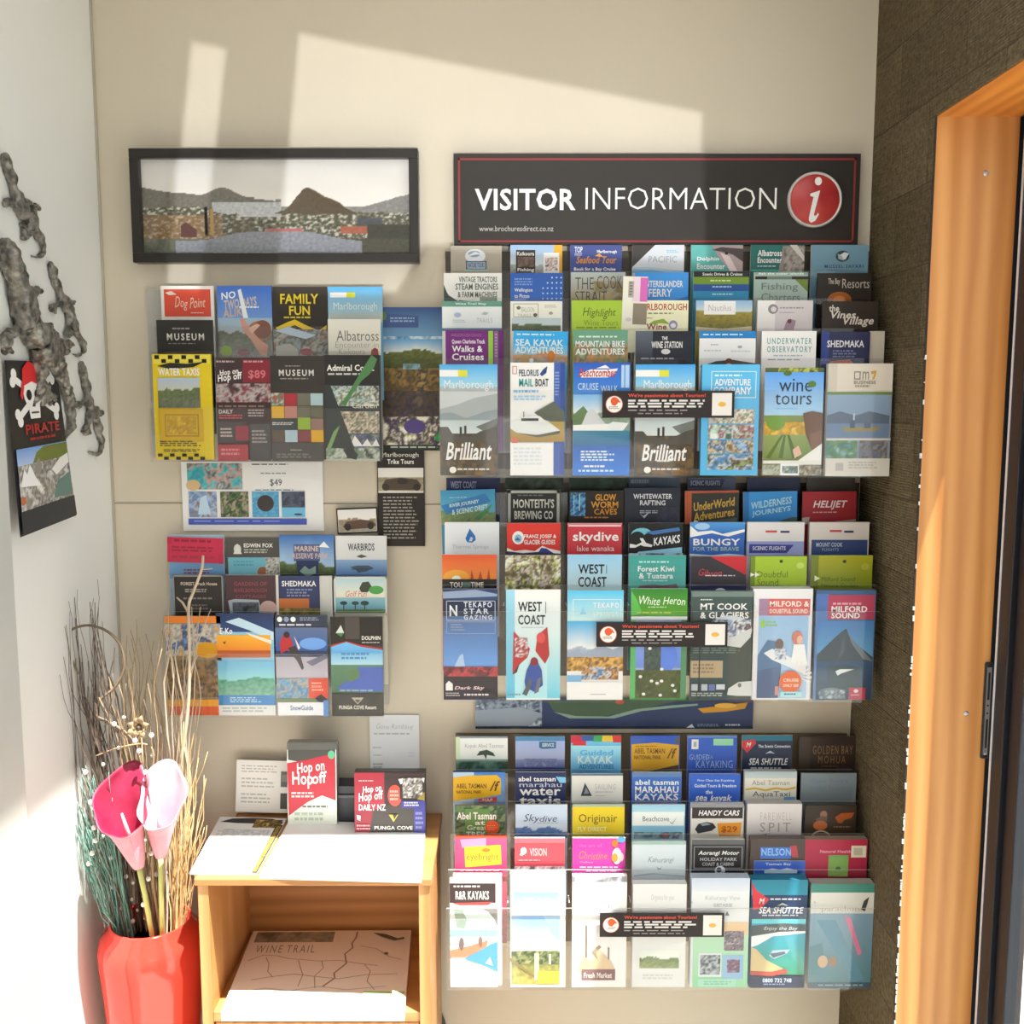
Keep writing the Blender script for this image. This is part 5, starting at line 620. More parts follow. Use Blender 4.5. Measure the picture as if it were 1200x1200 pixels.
B('L', 0, 327, 627, 391, 680, 'blue national park shield brochure', '6c94c4', [('m', 0, 0, 100, 100, '3c6cb0', 'a8c8e4', '5c7040', '2c3424', .62, .25, 74), ('r', 26, 20, 74, 58, '4c5c88'), ('t', 28, 24, 72, 36, 'MARINE', 'd0bcb0', 'b'), ('t', 24, 40, 90, 52, 'RESERVE PARK', 'c8b0a8', 'b'), ('p', [30, 56, 72, 56, 70, 88, 52, 100, 34, 88], '26345c'), ('p', [36, 80, 46, 68, 54, 76, 66, 68, 66, 84, 50, 92], '88a8a0'), ('p', [72, 26, 82, 14, 92, 28], 'e0e8f0')], edge='2c3c5c')
B('L', 0, 393, 628, 453, 676, 'white warbirds brochure with blue sea plane', 'd4d6d8', [('t', 24, 18, 76, 36, 'WARBIRDS', '3c4448', 'b'), ('p', [40, 50, 50, 45, 62, 50, 50, 54], '4c5458'), ('r', 0, 58, 100, 100, '8cacd0', '4c7cb8'), ('p', [28, 76, 40, 72, 64, 72, 74, 78, 60, 86, 44, 90, 38, 82], '4c5c70'), ('r', 30, 80, 72, 82, '3c4c60')])
B('L', 1, 202, 674, 261, 724, 'grey-bordered black brochure behind the pale branch', '2e2b29', [('o', 0, 0, 100, 100, 3, '8a8680'), ('t', 16, 16, 88, 24, 'FOREST Track House', 'c8b8a8', 'b'), ('l', 24, 32, 76, 42, 2, 'a09890'), ('l', 20, 52, 82, 60, 1, '7a7470'), ('l', 30, 68, 70, 84, 2, '6a6460')], edge='8a8680')
B('L', 1, 264, 674, 326, 722, 'maroon cottage brochure with white edge', '4a3438', [('r', 95, 0, 100, 100, 'd0ccc8'), ('t', 16, 16, 78, 26, 'GARDENS OF', '8c4450', 'b'), ('t', 16, 32, 78, 42, 'MARLBOROUGH', '8c4450', 'b'), ('t', 18, 48, 76, 56, 'COTTAGES', '8c4450', 'b'), ('p', [4, 62, 16, 58, 62, 60, 68, 98, 8, 98], 'a8b0bc'), ('n', 12, 66, 62, 98, '3c4048 5c6470 2c2c30', 4, 75), ('e', 80, 80, 16, 18, 'c8a8a0')])
B('L', 1, 326, 675, 374, 722, 'navy and orange aviation brochure in lower rack', '2f3a60', [('t', 8, 12, 92, 26, 'SHEDMAKA', 'e8e8ec', 'b'), ('l', 20, 32, 84, 54, 3, '7c84a8'), ('r', 0, 56, 74, 84, 'c06c34'), ('n', 0, 80, 100, 100, '8a7a3c 5c5c34 a08c4c', 4, 76)], edge='4a4c60')
B('L', 1, 374, 675, 389, 722, 'plain grey-white brochure spine beside navy one', 'c4c4c0', [], th=.005, dy=.002, edge='b0b0ac')
B('L', 1, 391, 676, 453, 721, 'pale golf brochure with palm trees', 'd8d4c4', [('r', 4, 4, 96, 52, 'a8c8d0', 'e8e0d0'), ('t', 22, 36, 62, 52, 'Golf Fun', 'c86450', 'i'), ('p', [48, 30, 54, 14, 66, 12, 72, 26, 64, 40, 52, 40], '3c4438'), ('e', 80, 34, 14, 11, '4c9c4c'), ('r', 2, 54, 98, 84, '88b8c4', '6ca4b8'), ('e', 18, 68, 7, 5, '2c4448'), ('e', 40, 68, 7, 5, '2c4448'), ('e', 58, 68, 8, 6, '2c4448'), ('r', 2, 84, 98, 94, '5c7c58'), ('r', 17, 68, 19, 84, '344c4c'), ('r', 39, 68, 41, 84, '344c4c'), ('r', 57, 68, 59, 84, '344c4c'), ('o', 0, 0, 100, 100, 3, 'c8ccc8')])
B('L', 2, 193, 722, 258, 838, 'orange-based brochure of boats behind the twigs', '8a7a5c', [('r', 0, 0, 100, 7, 'd87c2c'), ('n', 0, 8, 100, 40, '6c8cb8 3c4c70 c0b8a8 8a8c90 d8a040', 3, 77), ('e', 74, 34, 24, 8, 'd0941c'), ('n', 0, 44, 100, 82, '6a5438 8a6c44 4c3c2c a8845a', 3, 78), ('r', 0, 84, 100, 92, 'e09c2c'), ('r', 0, 91, 100, 100, 'd05c30')], edge='7a6a50')
B('L', 2, 253, 719, 320, 838, 'orange horizon brochure with blue bay lower half', '8cc0dc', [('r', 0, 0, 100, 18, '26345c', '2c4478'), ('p', [16, 8, 40, 4, 100, 18, 100, 26, 56, 16], 'b8d4e8'), ('t', 6, 14, 28, 20, 'E-Ko', 'e4e8ec', 'b'), ('r', 0, 21, 94, 42, 'f0a82c', 'e47c2c'), ('r', 0, 36, 94, 43, 'b85c2c'), ('p', [50, 18, 96, 26, 96, 30, 60, 22], 'e8dcc8'), ('p', [10, 28, 16, 27, 14, 30], '6c4c1c'), ('m', 0, 46, 100, 82, '6cb4dc', '8cd0d8', '4c9880', '7cb09c', .5, .15, 79), ('r', 0, 80, 100, 90, '3c84c0'), ('l', 20, 82, 80, 88, 3, 'a8cce4'), ('r', 0, 90, 100, 100, 'd4d8d8'), ('l', 6, 92, 90, 98, 2, 'a8b0b4')], edge='5c7a94')
B('L', 2, 322, 721, 383, 839, 'snow ski guide brochure with red-jacketed skier', 'a8a8b4', [('r', 0, 0, 100, 12, '30384a'), ('e', 9, 4, 5, 2.6, 'e0e4ec'), ('e', 22, 4, 5, 2.6, '8a94b0'), ('e', 35, 4, 5, 2.6, 'dce4f0'), ('l', 48, 2, 88, 6, 2, '8a94a8'), ('l', 8, 8.5, 88, 11.5, 1, 'c8ccd8'), ('r', 0, 12, 100, 36, '5c6c90', '2c58a0'), ('e', 72, 28, 26, 6, '6c9cdc'), ('r', 0, 35, 100, 41, '34405c'), ('r', 0, 41, 100, 62, 'a8a4b4', 'b8b4c0'), ('p', [58, 46, 96, 38, 100, 42, 70, 50], '6a6a80'), ('p', [8, 28, 14, 20, 26, 18, 34, 28, 28, 36, 22, 34, 10, 38], 'b02c34'), ('e', 22, 19, 6, 3.2, '3a2a30'), ('p', [24, 32, 38, 30, 48, 40, 54, 52, 50, 54, 40, 44, 30, 38], '3a3438'), ('p', [36, 20, 48, 32, 44, 34], 'd8d0d0'), ('r', 0, 62, 66, 82, '7ca8c8'), ('n', 0, 62, 62, 84, '6ca4cc 4c80a8 a8a090 5c9cc0', 3, 80), ('r', 62, 62, 100, 82, 'd0503c'), ('l', 68, 66, 92, 76, 3, 'e8a494'), ('r', 0, 82, 100, 86, '6a7a58'), ('p', [74, 82, 86, 78, 98, 83, 86, 88], '34343c'), ('r', 2, 86, 90, 99, 'd8dce4'), ('t', 26, 89, 70, 94, 'SnowGuide', '4c6088', 'b'), ('r', 90, 84, 100, 100, '5c88c0')], edge='5c6a64')
B('L', 2, 387, 723, 448, 839, 'black-topped brochure with blue inlet and white triangle', '3a3a38', [('r', 0, 0, 100, 28, '2a2624'), ('r', 28, 0, 56, 22, '4a4440'), ('p', [10, 16, 20, 8, 26, 16], 'd0d4d0'), ('p', [10, 16, 26, 16, 20, 20], '3c7c4c'), ('t', 60, 19, 96, 23, 'DOLPHIN', 'e8e4e0', 'b'), ('l', 60, 25, 94, 27, 1, 'a8a4a0'), ('p', [0, 28, 30, 24, 60, 28, 100, 31, 100, 36, 0, 36], 'a83c34'), ('p', [0, 30, 30, 25, 60, 30, 100, 33, 100, 50, 0, 50], '6cb0e4'), ('r', 0, 36, 100, 52, '7cbcec', 'b8dcf0'), ('l', 20, 36, 80, 44, 2, '4c8cc0'), ('r', 0, 48, 100, 76, '5c8468', '4c7058'), ('p', [10, 72, 30, 64, 56, 56, 50, 50, 100, 50, 100, 74, 60, 76], '4c64b4'), ('p', [28, 54, 50, 52, 56, 60, 36, 66], '5c7c54'), ('l', 16, 73, 86, 76, 1, '8aa8b0'), ('r', 0, 77, 100, 100, '403f3c'), ('p', [38, 81, 62, 81, 50, 88], 'b0a89c'), ('p', [44, 83, 56, 83, 50, 87], '5c5850'), ('t', 14, 89, 86, 93, 'PUNGA COVE Resort', 'd8d4cc', 'b')], edge='6a6a68')

# ------------------------------------------------------------------ papers fixed to the wall
sheet('poster', 447, 360, 519, 528, -.012, [('r', 0, 0, 100, 30, '2c4c84', '7cb0d4'), ('p', [0, 4, 60, 6, 60, 14, 0, 14], '3c5488'), ('e', 4, 6, 4, 3, '6a8a48'), ('l', 14, 7, 56, 11, 2, '8aa8cc'), ('n', 0, 20, 100, 30, '7ca8cc c8d4d8 4c84b4 a8c4d4', 3, 81), ('m', 0, 22, 100, 44, '5c9ccc', 'd0d8d4', '5c6428', '3c4424', .4, .3, 82), ('n', 0, 42, 100, 60, '6a5428 4c4028 8a6c34 34302c 9a8048', 3, 83), ('n', 34, 39, 62, 43, '8ab0c8 6c8c94 4c5c40', 3, 111), ('n', 0, 58, 100, 78, '28241f 3c342c 4c3c30 342a38 5c5040', 3, 84), ('n', 0, 76, 100, 96, '5c5048 c8c0b4 3c342c 4a3a64 8a8a4c e0d8cc', 5, 85), ('e', 52, 83, 18, 5, '4c3c78'), ('p', [90, 88, 99, 84, 99, 95, 84, 92], '1f8a3c'), ('r', 0, 96, 100, 100, '1f2a24'), ('l', 12, 97, 92, 99, 1, 'a8b4a8')], '2c3848', 'c8c8c4', .002, label='tall dark landscape poster of hills and harbour left of the large top rack', cat='poster', seed=3)
sheet('leaflet', 441.5, 528, 497, 640, -.005, [('t', 10, 2, 88, 8, 'Marlborough', 'e8e4dc', ''), ('t', 22, 9, 78, 14, 'Trike Tours', 'e8e4dc', 'b'), ('r', 2, 18, 98, 44, 'd4cfc8'), ('m', 2, 18, 98, 42, 'dcd8d4', 'e0dcd4', '8c8468', 'a89c84', .4, .15, 86), ('p', [10, 36, 18, 30, 50, 28, 84, 30, 94, 36, 88, 41, 20, 41], '4a3c30'), ('e', 18, 38, 8, 3.6, '2a2622'), ('e', 84, 38, 8, 3.6, '2a2622'), ('e', 54, 32, 12, 3, '2c2824'), ('l', 12, 48, 88, 94, 13, '9a948a', .4)], '221d1a', '4a4440', .002, label='tall black leaflet with photo of a trike, on the wall below the poster', cat='leaflet', seed=4)
sheet('photo_card', 395, 595, 443, 625, -.009, [('r', 3, 6, 97, 94, 'e0dcd6'), ('m', 4, 8, 96, 92, 'd8d8d8', 'e4e0dc', '8a7c60', 'a8a090', .45, .15, 87), ('p', [14, 72, 24, 52, 60, 46, 88, 54, 96, 70, 86, 80, 24, 84], '5c4438'), ('e', 26, 74, 8, 14, '2c2622'), ('e', 82, 72, 8, 14, '2c2622')], '201c1a', '3a3632', .002, roll=-.04, label='small black-edged card showing a trike, beside the tall black leaflet', cat='card', seed=5)
sheet('price_sheet', 212, 541, 378, 622, -.004, [('n', 4, 2, 43, 40, '3c9cac 58b4bc c89c94 2c6c74 d0b8b0 4cacb8', 3, 88), ('e', 8, 34, 5, 8, 'd0b488'), ('l', 50, 3, 82, 6, 1, '5c6470'), ('l', 56, 16, 78, 19, 1, '8a94a0'), ('t', 62.5, 25, 71, 36, '$49', '4c5460', ''), ('l', 52, 40, 82, 43, 1, '8a94a0'), ('n', 4.5, 43, 24.5, 80, '7c6c74 a8b8d0 6488b8 8a7a7c', 3, 89), ('p', [11, 76, 13, 52, 17, 48, 20, 76], 'b8d0ec'), ('n', 27, 43, 47, 80, '3c4c38 5c7c4c 2c302c a89c88 486c38', 3, 90), ('n', 49.5, 43, 68.5, 80, '5ca4cc 4c94c0 6cb0d0', 3, 91), ('e', 59, 60, 6, 12, '3c3434'), ('n', 70.5, 43, 87, 66, '3c4458 545c70 2c3448', 3, 92), ('r', 70.5, 66, 87, 80, '6cb4d8'), ('e', 82, 76, 3, 1.5, '2c4458'), ('r', 4, 82, 88, 91, '4458b0'), ('l', 8, 85, 84, 88, 1, '8a98d4')], 'e6e9f0', 'e0e0e0', .0008, label='white landscape price sheet with animal photos taped between the small racks', cat='paper sheet', seed=6)
# poster of coast map glimpsed between the middle and bottom large racks
sheet('coast_map_poster', 557, 818, 883, 854, -.0075, [('n', 0, 0, 24, 92, '2c3c50 8a9aac 3c4c64 c0ccd4', 5, 93), ('p', [0, 40, 16, 30, 24, 50, 20, 90, 0, 92], '8a96a4'), ('p', [26, 10, 40, 8, 48, 0, 100, 0, 70, 14, 60, 36, 46, 60, 34, 56, 28, 40], '3c5440'), ('p', [28, 44, 36, 58, 48, 60, 58, 36, 70, 24, 80, 18, 80, 24, 60, 42, 50, 66, 34, 66], '7a9484'), ('e', 52, 12, 1.6, 8, 'b04a34'), ('p', [80, 34, 98, 14, 97, 34, 90, 44, 82, 48], 'c08a24'), ('e', 90, 24, 4, 8, 'd8a83c'), ('r', 0, 92, 100, 100, '1c2840'), ('p', [76, 96, 78, 84, 79, 96], 'd0d8e4'), ('l', 80, 84, 88, 94, 2, '7c8cac'), ('l', 90, 84, 97, 94, 1, 'b0bccc')], '22345c', '3c4c6c', .0015, label='wide navy coast map poster between the middle and bottom large racks', cat='poster', seed=7)

# ------------------------------------------------------------------ sign
a = W(531.5, 180, -.02); b_ = W(1009, 180, -.02); c_ = W(531.5, 287, -.02)
sg = thing('visitor_information_sign', ((a.x + b_.x) / 2, -.01, c_.z), 'black sign board reading Visitor Information above the large racks', 'sign')
art = Art(b_.x - a.x, a.z - c_.z, 9); art.body(art.w, art.h, .016, '2a2624', '1c1a18')
for q in (('r', 0, 0, 100, 100, '26231f'), ('o', 1.1, 5, 98.9, 97, .45, '8e2a2c'), ('t', 5.2, 38, 30, 62, 'VISITOR', 'f0efec', 'b'), ('t', 32.5, 37, 79.6, 61, 'INFORMATION', 'e8e6e2', 'l'), ('t', 6.2, 79, 24.6, 85, 'www.brochuresdirect.co.nz', 'b4b0aa', '')): art.op(*q)
GAINS = 1
art.v = [(p[0] - art.w / 2, p[1], p[2] + art.h) for p in art.v]
bo = art.build('board', (sg.location.x, a.y, c_.z), sg)
p0 = W(955, 234, -.024); rad = (W(987, 234, -.024).x - p0.x)
q = MB(); q.lathe([(.0001, .007), (rad * .86, .007), (rad * .90, .005)], 48, 1); q.lathe([(rad * .90, .005), (rad * .93, .0075), (rad * .97, .0075), (rad, .004), (rad, 0)], 48, 0)
dd = q.build('info_badge', [mat('badge_silver_rim', (.62, .60, .58), .35, .2), noisy('badge_red', (.42, .03, .035), (.55, .06, .05), 14, .3)], None, smooth=True)
dd.rotation_euler = (math.pi / 2, 0, 0); dd.parent = sg; dd.location = Vector((p0.x, p0.y + .004, p0.z)) - sg.location; dd['label'] = 'round red badge with silver rim and white i'
at = Art(rad, rad * 2); at.op('e', 58, 20, 13, 7.5, 'f2eeec'); at.op('p', [30, 42, 66, 36, 46, 78, 48, 82, 56, 80, 60, 76, 64, 79, 52, 90, 36, 94, 28, 90, 28, 84, 42, 48, 30, 46], 'f2eeec')
io = at.build('letter', (0, 0, 0), None); io.parent = dd; io.rotation_euler = (-math.pi / 2, 0, 0); io.location = (-rad * .5, rad * 1.04, .0076)

# ------------------------------------------------------------------ framed panorama
fa, fb, fc = W(150, 173.5, -.03), W(489.5, 173.5, -.03), W(150, 307.5, -.03)
fx0, fx1, fz1, fz0 = fa.x, fb.x, fa.z, fc.z
pf = thing('framed_picture', ((fx0 + fx1) / 2, -.002, fz0), 'black framed panorama photo of a harbour town, upper left of back wall', 'picture')
bw = .0165
q = MB()
for (A, Bq) in (((fx0, fz1 - bw), (fx1, fz1)), ((fx0, fz0), (fx1, fz0 + bw)), ((fx0, fz0 + bw), (fx0 + bw, fz1 - bw)), ((fx1 - bw, fz0 + bw), (fx1, fz1 - bw))):
    q.box((A[0], -.03, A[1]), (Bq[0], -.002, Bq[1]))
q.build('frame', M['black'], pf, bevel=.0012)
pw, ph = fx1 - fx0 - 2 * bw, fz1 - fz0 - 2 * bw
art = Art(pw, ph, 12); art.body(pw, ph, .002, 'e4e2df', 'dddddd')
def pano(u, v):
    def nz(x, y, z=0.): return noise.noise(Vector((x, y, z)))
    far = .40 + .04 * nz(u * 9, 3) - .10 * math.exp(-((u - .30) / .07) ** 2) - .11 * max(0, 1 - u / .22) + (.02 if .42 < u < .5 else 0)
    if u > .52: far = .50 - .02 * nz(u * 12, 3)
    if u > .82: far = .50 - .14 * (u - .82) / .18 + .02 * nz(u * 30, 1)
    hill = .57 - .26 * math.exp(-((u - .615) / .062) ** 2) - .13 * math.exp(-((u - .71) / .06) ** 2) + .012 * nz(u * 40, 8)
    town = .56 + .03 * nz(u * 14, 5) + (.05 if .36 < u < .52 else 0) - (.06 if u < .25 else 0)
    roof = .86 - .10 * math.exp(-((u - .5) / .22) ** 4)
    g = 1 + .35 * nz(u * 90, v * 40, 2)
    if v > roof and .12 < u < .82: c = hx('8f939e')
    elif v > .84: c = hx('4a4a3c') if u > .78 else hx('6a6f60')
    elif v > town or (v > hill and .46 < u < .84 and v < .56) or v > far:
        if v > hill and .46 < u < .84 and v < .57: c = hx('5a4c3a')
        elif v > town:
            t = nz(u * 60, v * 34, 4) + .6 * nz(u * 130, v * 70, 9)
            c = hx('c8c4ba') if t > .30 else hx('8a8678') if t > .06 else hx('5f5c4a') if t > -.2 else hx('4a4f40')
            if u < .30 and v > .58: c = lerp(c, hx('9a7448'), .55)
            if .46 < u < .60 and .73 < v < .80: c = hx('b46a68')
            if .74 < u < .84 and .70 < v < .78: c = hx('a8604a')
            if .80 < u < .90 and .62 < v < .70: c = hx('4c5058')
            if u > .84 and v > .68: c = hx('3c3c32')
            if .33 < u < .42 and v > .64: c = lerp(c, hx('5c5440'), .7)
        elif .26 < u < .52 and v > .45: c = hx('c4c8cc')
        else: c = hx('77736a') if u < .5 else hx('8a8a88')
    else: c = lerp(hx('e2e0de'), hx('efebe6'), v * 2); g = 1 + .06 * nz(u * 5, v * 6)
    return tuple(min(.88, q_ * g) for q_ in c[:3]) + (1,)
art.grid(0, 0, 100, 100, 240, 90, pano)
for q_ in (('r', 23, 50, 24.2, 80, 'c8a468'), ('r', 25.2, 52, 26.4, 80, 'b08c50'), ('p', [14, 82, 14, 70, 16, 66, 20, 74, 20, 82], '5a3434')): art.op(*q_)
art.build('photo', (fx0 + bw, -.016, fz1 - bw), pf, M['matte_paper'])
q = MB(); q.box((fx0 + bw, -.0205, fz0 + bw), (fx1 - bw, -.0190, fz1 - bw)); q.build('glass', M['pane'], pf)

# ------------------------------------------------------------------ black stickers across the fronts of the large racks
def sticker(rk, x0, y0, x1, y1, disc):
    a = W(x0, y0, YS5[-1] - .0062); b_ = W(x1, y0, YS5[-1] - .0062); c_ = W(x0, y1, YS5[-1] - .0062)
    s = Art(b_.x - a.x, a.z - c_.z, int(x0)); s.body(s.w, s.h, .0008, '241d1e', '2a2224')
    asp = s.w / s.h
    for q in (('e', 9, 50, 6.6, 6.6 * asp, 'c8604c'), ('e', 9, 50, 6.1, 6.1 * asp, 'f4ece2'), ('e', 9.2, 38, 3.0, 15, 'd8572c'), ('p', [9.5, 26, 12, 30, 14, 44, 11, 42, 10, 56, 7, 52], 'd8572c'), ('l', 5, 58, 13, 70, 2, '9a8c7c'),
              ('t', 19.5, 10, 78, 27, "We're passionate about Tourism!", 'd8503c', 'b'), ('l', 19.5, 33, 78, 66, 3, 'd8d4d2', .62), ('l', 19.5, 70, 78, 78, 1, '9a9494'), ('l', 27, 82, 70, 90, 1, '8a8484'),
              ('r', 83, 8, 98, 92, 'dad6d2'), ('e', 90.5, 50, 3, 9, 'd8a84c')): s.op(*q)
    o = s.build('sticker', a, rk); o['label'] = 'black sticker with red heading and round white emblem'
sticker(rackT, 706, 458, 861, 489.5, 0); sticker(rackM, 699, 729, 853, 758, 0); sticker(rackB, 703, 1070, 849, 1098, 0)

# ------------------------------------------------------------------ pine stand
CF = -.275
ztop = WZ(0, 0, 0) and W(365, 1029, CF).z
cx0, cx1 = W(231, 1033, CF).x, W(503, 1033, CF).x; CB = -.012; t = .018
cab = thing('magazine_stand', ((cx0 + cx1) / 2, CF, 0), 'honey pine stand with open shelf, below the small racks', 'stand')
one_box('side_panel', (cx0, CF, 0), (cx0 + t, CB, ztop - .012), M['pine'], cab, .0015)
one_box('side_panel', (cx1 - t, CF, 0), (cx1, CB, ztop - .012), M['pine'], cab, .0015)
one_box('top_board', (cx0 - .004, CF - .004, ztop - .012), (cx1 + .004, CB + .004, ztop), M['pine_flat'], cab, .0015)
zs = W(365, 1186, CF + .004).z
one_box('shelf', (cx0 + t, CF + .004, zs - .018), (cx1 - t, CB - .008, zs), M['pine_flat'], cab, .001)
one_box('back_panel', (cx0 + t, CB - .008, .05), (cx1 - t, CB, ztop - .012), M['pine_flat'], cab)
one_box('plinth', (cx0 + t, CF + .03, 0), (cx1 - t, CF + .045, .06), M['pine_flat'], cab)
one_box('lower_shelf', (cx0 + t, CF + .004, .06), (cx1 - t, CB - .008, .078), M['pine_flat'], cab, .001)
one_box('lower_door', (cx0 + t + .002, CF + .006, .082), (cx1 - t - .002, CF + .022, zs - .020), M['pine'], cab, .002)

def flat(name, pts, z, ops, front, th, label, cat, box, seed=1, group=None):
    """sheet lying at height z; pts = its four corners in the photograph (back-left, back-right, front-right, front-left)"""
    P = [WZ(x, y, z + th) for x, y in pts]
    s = Art(1, 1, seed); f, e = hx(front, GAIN), hx('e4e2dc', GAIN)
    s.w = (P[1] - P[0]).length; s.h = (P[3] - P[0]).length
    for q in ops: s.op(*q)
    def mp(x, y, zz):
        u, v = x / s.w, y / s.h
        p = (P[0] * (1 - u) + P[1] * u) * (1 - v) + (P[3] * (1 - u) + P[2] * u) * v; return Vector((p.x, p.y, z + th + zz))
    V = [mp(x, -zc, -y) for x, y, zc in s.v]
    n = len(V); V += P + [Vector((p.x, p.y, z)) for p in P]
    F = list(s.f) + [(n, n + 3, n + 2, n + 1), (n + 4, n + 5, n + 6, n + 7)] + [(n + i, n + (i + 1) % 4, n + 4 + (i + 1) % 4, n + 4 + i) for i in range(4)]
    Cc = s.c + [f] * 4 + [e] * 4
    c = sum(P, Vector()) / 4; c.z = z
    me = bpy.data.meshes.new(name); me.from_pydata([tuple(p - c) for p in V], [], F)
    at = me.color_attributes.new('Col', 'FLOAT_COLOR', 'POINT'); at.data.foreach_set('color', [q for k in Cc for q in k]); me.materials.append(M['matte_paper'])
    o = bpy.data.objects.new(name, me); COL.objects.link(o); o.location = c
    return tag(o, label, cat, group)
flat('leaflet', [(258, 957), (336, 959), (301, 1023), (222, 1023)], ztop, [('p', [4, 10, 20, 3, 50, 1, 80, 2, 98, 8, 96, 18, 70, 12, 30, 12], '3a3836'), ('n', 56, 4, 96, 20, 'b08c3c 6a5428 3c342c d0ac5c', 5, 94), ('p', [90, 14, 100, 14, 100, 100, 92, 100], '3a352c'), ('n', 92, 16, 98, 98, '3a352c 8a7438 c8a850', 3, 120), ('l', 8, 26, 84, 44, 3, 'd4d4d2'), ('n', 16, 24, 86, 44, 'd8dadc c4c8cc e4e6e8', 3, 95)], 'f0efec', .003, 'white leaflet with black arch and gold strip on the stand top', 'leaflet', None)
flat('paper_sheet', [(339, 961), (499, 966), (494, 1031), (304, 1026)], ztop, [('r', 52, 1, 98, 16, '9cc8d8', 'dfeef2'), ('p', [76, 14, 82, 14, 80, 60, 76, 70], 'd4e8f0'), ('p', [90, 10, 95, 10, 93, 50, 90, 60], 'd4e8f0')], 'f2f2f0', .006, 'large blank white sheets with pale blue rear edge on the stand top', 'paper sheets', None, 2)
zp = zs + .001
flat('map_stack', [(297, 1091), (482, 1090), (474, 1186), (259, 1186)], zs, [('r', 3, 2, 52, 16, '7c7468'), ('n', 3, 2, 52, 16, '6c6458 8a8274 9a9080', 3, 96), ('t', 6, 20, 42, 30, 'WINE TRAIL', '8a8070', 'w'), ('p', [65.5, 2, 65.5, 9.9, 63.5, 18, 64.5, 23.9, 60.5, 31.9, 62.5, 43.9, 56.5, 55.9, 57.5, 61.8, 51.5, 71.7, 52.5, 72.3, 58.5, 62.2, 57.5, 56.1, 63.5, 44.1, 61.5, 32.1, 65.5, 24.1, 64.5, 18, 66.5, 10.1, 66.5, 2], '8c7868'), ('p', [4.2, 40.3, 12.1, 33.3, 19.9, 34.3, 27.9, 38.3, 35.9, 39.3, 46, 41.3, 58, 40.3, 69.9, 44.3, 81.9, 47.3, 82.1, 46.7, 70.1, 43.7, 58, 39.7, 46, 40.7, 36.1, 38.7, 28.1, 37.7, 20.1, 33.7, 11.9, 32.7, 3.8, 39.7], 'a08c7c'), ('p', [10.1, 64.3, 22.1, 60.3, 34, 57.4, 45.9, 60.3, 60, 63.3, 76.1, 58.3, 94, 57.3, 94, 56.7, 75.9, 57.7, 60, 62.7, 46.1, 59.7, 34, 56.6, 21.9, 59.7, 9.9, 63.7], 'a08c7c'), ('p', [13.7, 36.1, 16.7, 44.1, 17.7, 54.1, 21.7, 61.1, 22.3, 60.9, 18.3, 53.9, 17.3, 43.9, 14.3, 35.9], 'a89484'), ('p', [33.7, 40.1, 35.7, 48.1, 38.7, 58, 37.7, 72, 38.3, 72, 39.3, 58, 36.3, 47.9, 34.3, 39.9], 'a89484'), ('p', [47.7, 41.1, 49.7, 50, 45.7, 60, 47.7, 74, 48.3, 74, 46.3, 60, 50.3, 50, 48.3, 40.9], 'a89484'), ('p', [73.7, 46.1, 77.7, 54, 76.7, 66.1, 81.7, 76.1, 82.3, 75.9, 77.3, 65.9, 78.3, 54, 74.3, 45.9], 'a89484'), ('p', [6.1, 78.3, 20, 74.3, 34, 77.3, 50, 72.3, 66, 76.3, 88.1, 72.3, 87.9, 71.7, 66, 75.7, 50, 71.7, 34, 76.7, 20, 73.7, 5.9, 77.7], 'ac9a8a'), ('p', [69.9, 22.3, 79.8, 26.2, 87.8, 36.2, 95.9, 40.3, 96.1, 39.7, 88.2, 35.8, 80.2, 25.8, 70.1, 21.7], 'ac9a8a'), ('p', [76, 4, 84, 6, 92, 12, 96, 10, 96, 13, 90, 15, 82, 10], '5c5650'), ('e', 86, 32, 1.4, 1.6, '6a645c'), ('r', 76, 78, 99, 84, '9ab87c'), ('l', 76, 88, 98, 96, 2, '8aa8a0')], 'dccfc4', .016, 'stack of printed wine trail maps inside the open pine shelf', 'maps', None, 3)
# things standing on and behind the stand top
sheet('notice', 274, 893, 335, 952, -.03, [('l', 10, 10, 78, 26, 3, 'b4b4b4', .4), ('l', 10, 34, 74, 56, 3, 'b8b8b8', .4), ('l', 10, 64, 76, 86, 3, 'b8b8b8', .4), ('r', 86, 20, 99, 50, '6a6a68'), ('r', 86, 62, 99, 92, '5a5a58'), ('r', 88, 26, 99, 40, '8a8884')], 'e6e4e0', 'd8d6d2', .001, label='white letter sheet with small photos leaning behind the red booklet', cat='paper sheet', lean=-.10, m_=M['matte_paper'], roll=.03)
hb = thing('booklet_stack', (0, 0, 0), 'red and white bus timetable booklets upright on the pine stand', 'booklets')
def booklets(root, x0, y0, x1, y1, Y, ops, front, edge, th, lean):
    a = W(x0, y0, Y); root.location = (a.x + (W(x1, y0, Y).x - a.x) / 2, a.y, ztop)
    b_ = W(x1, y0, Y); w = b_.x - a.x; h = a.z - ztop
    s = Art(w, h, 6); s.body(w, h, th, front, edge)
    for q in ops: s.op(*q)
    s.v = [(p[0] - w / 2, p[1], p[2] + h) for p in s.v]
    o = s.build('cover', root.location, root); root.rotation_euler = (lean, 0, 0); return w, h
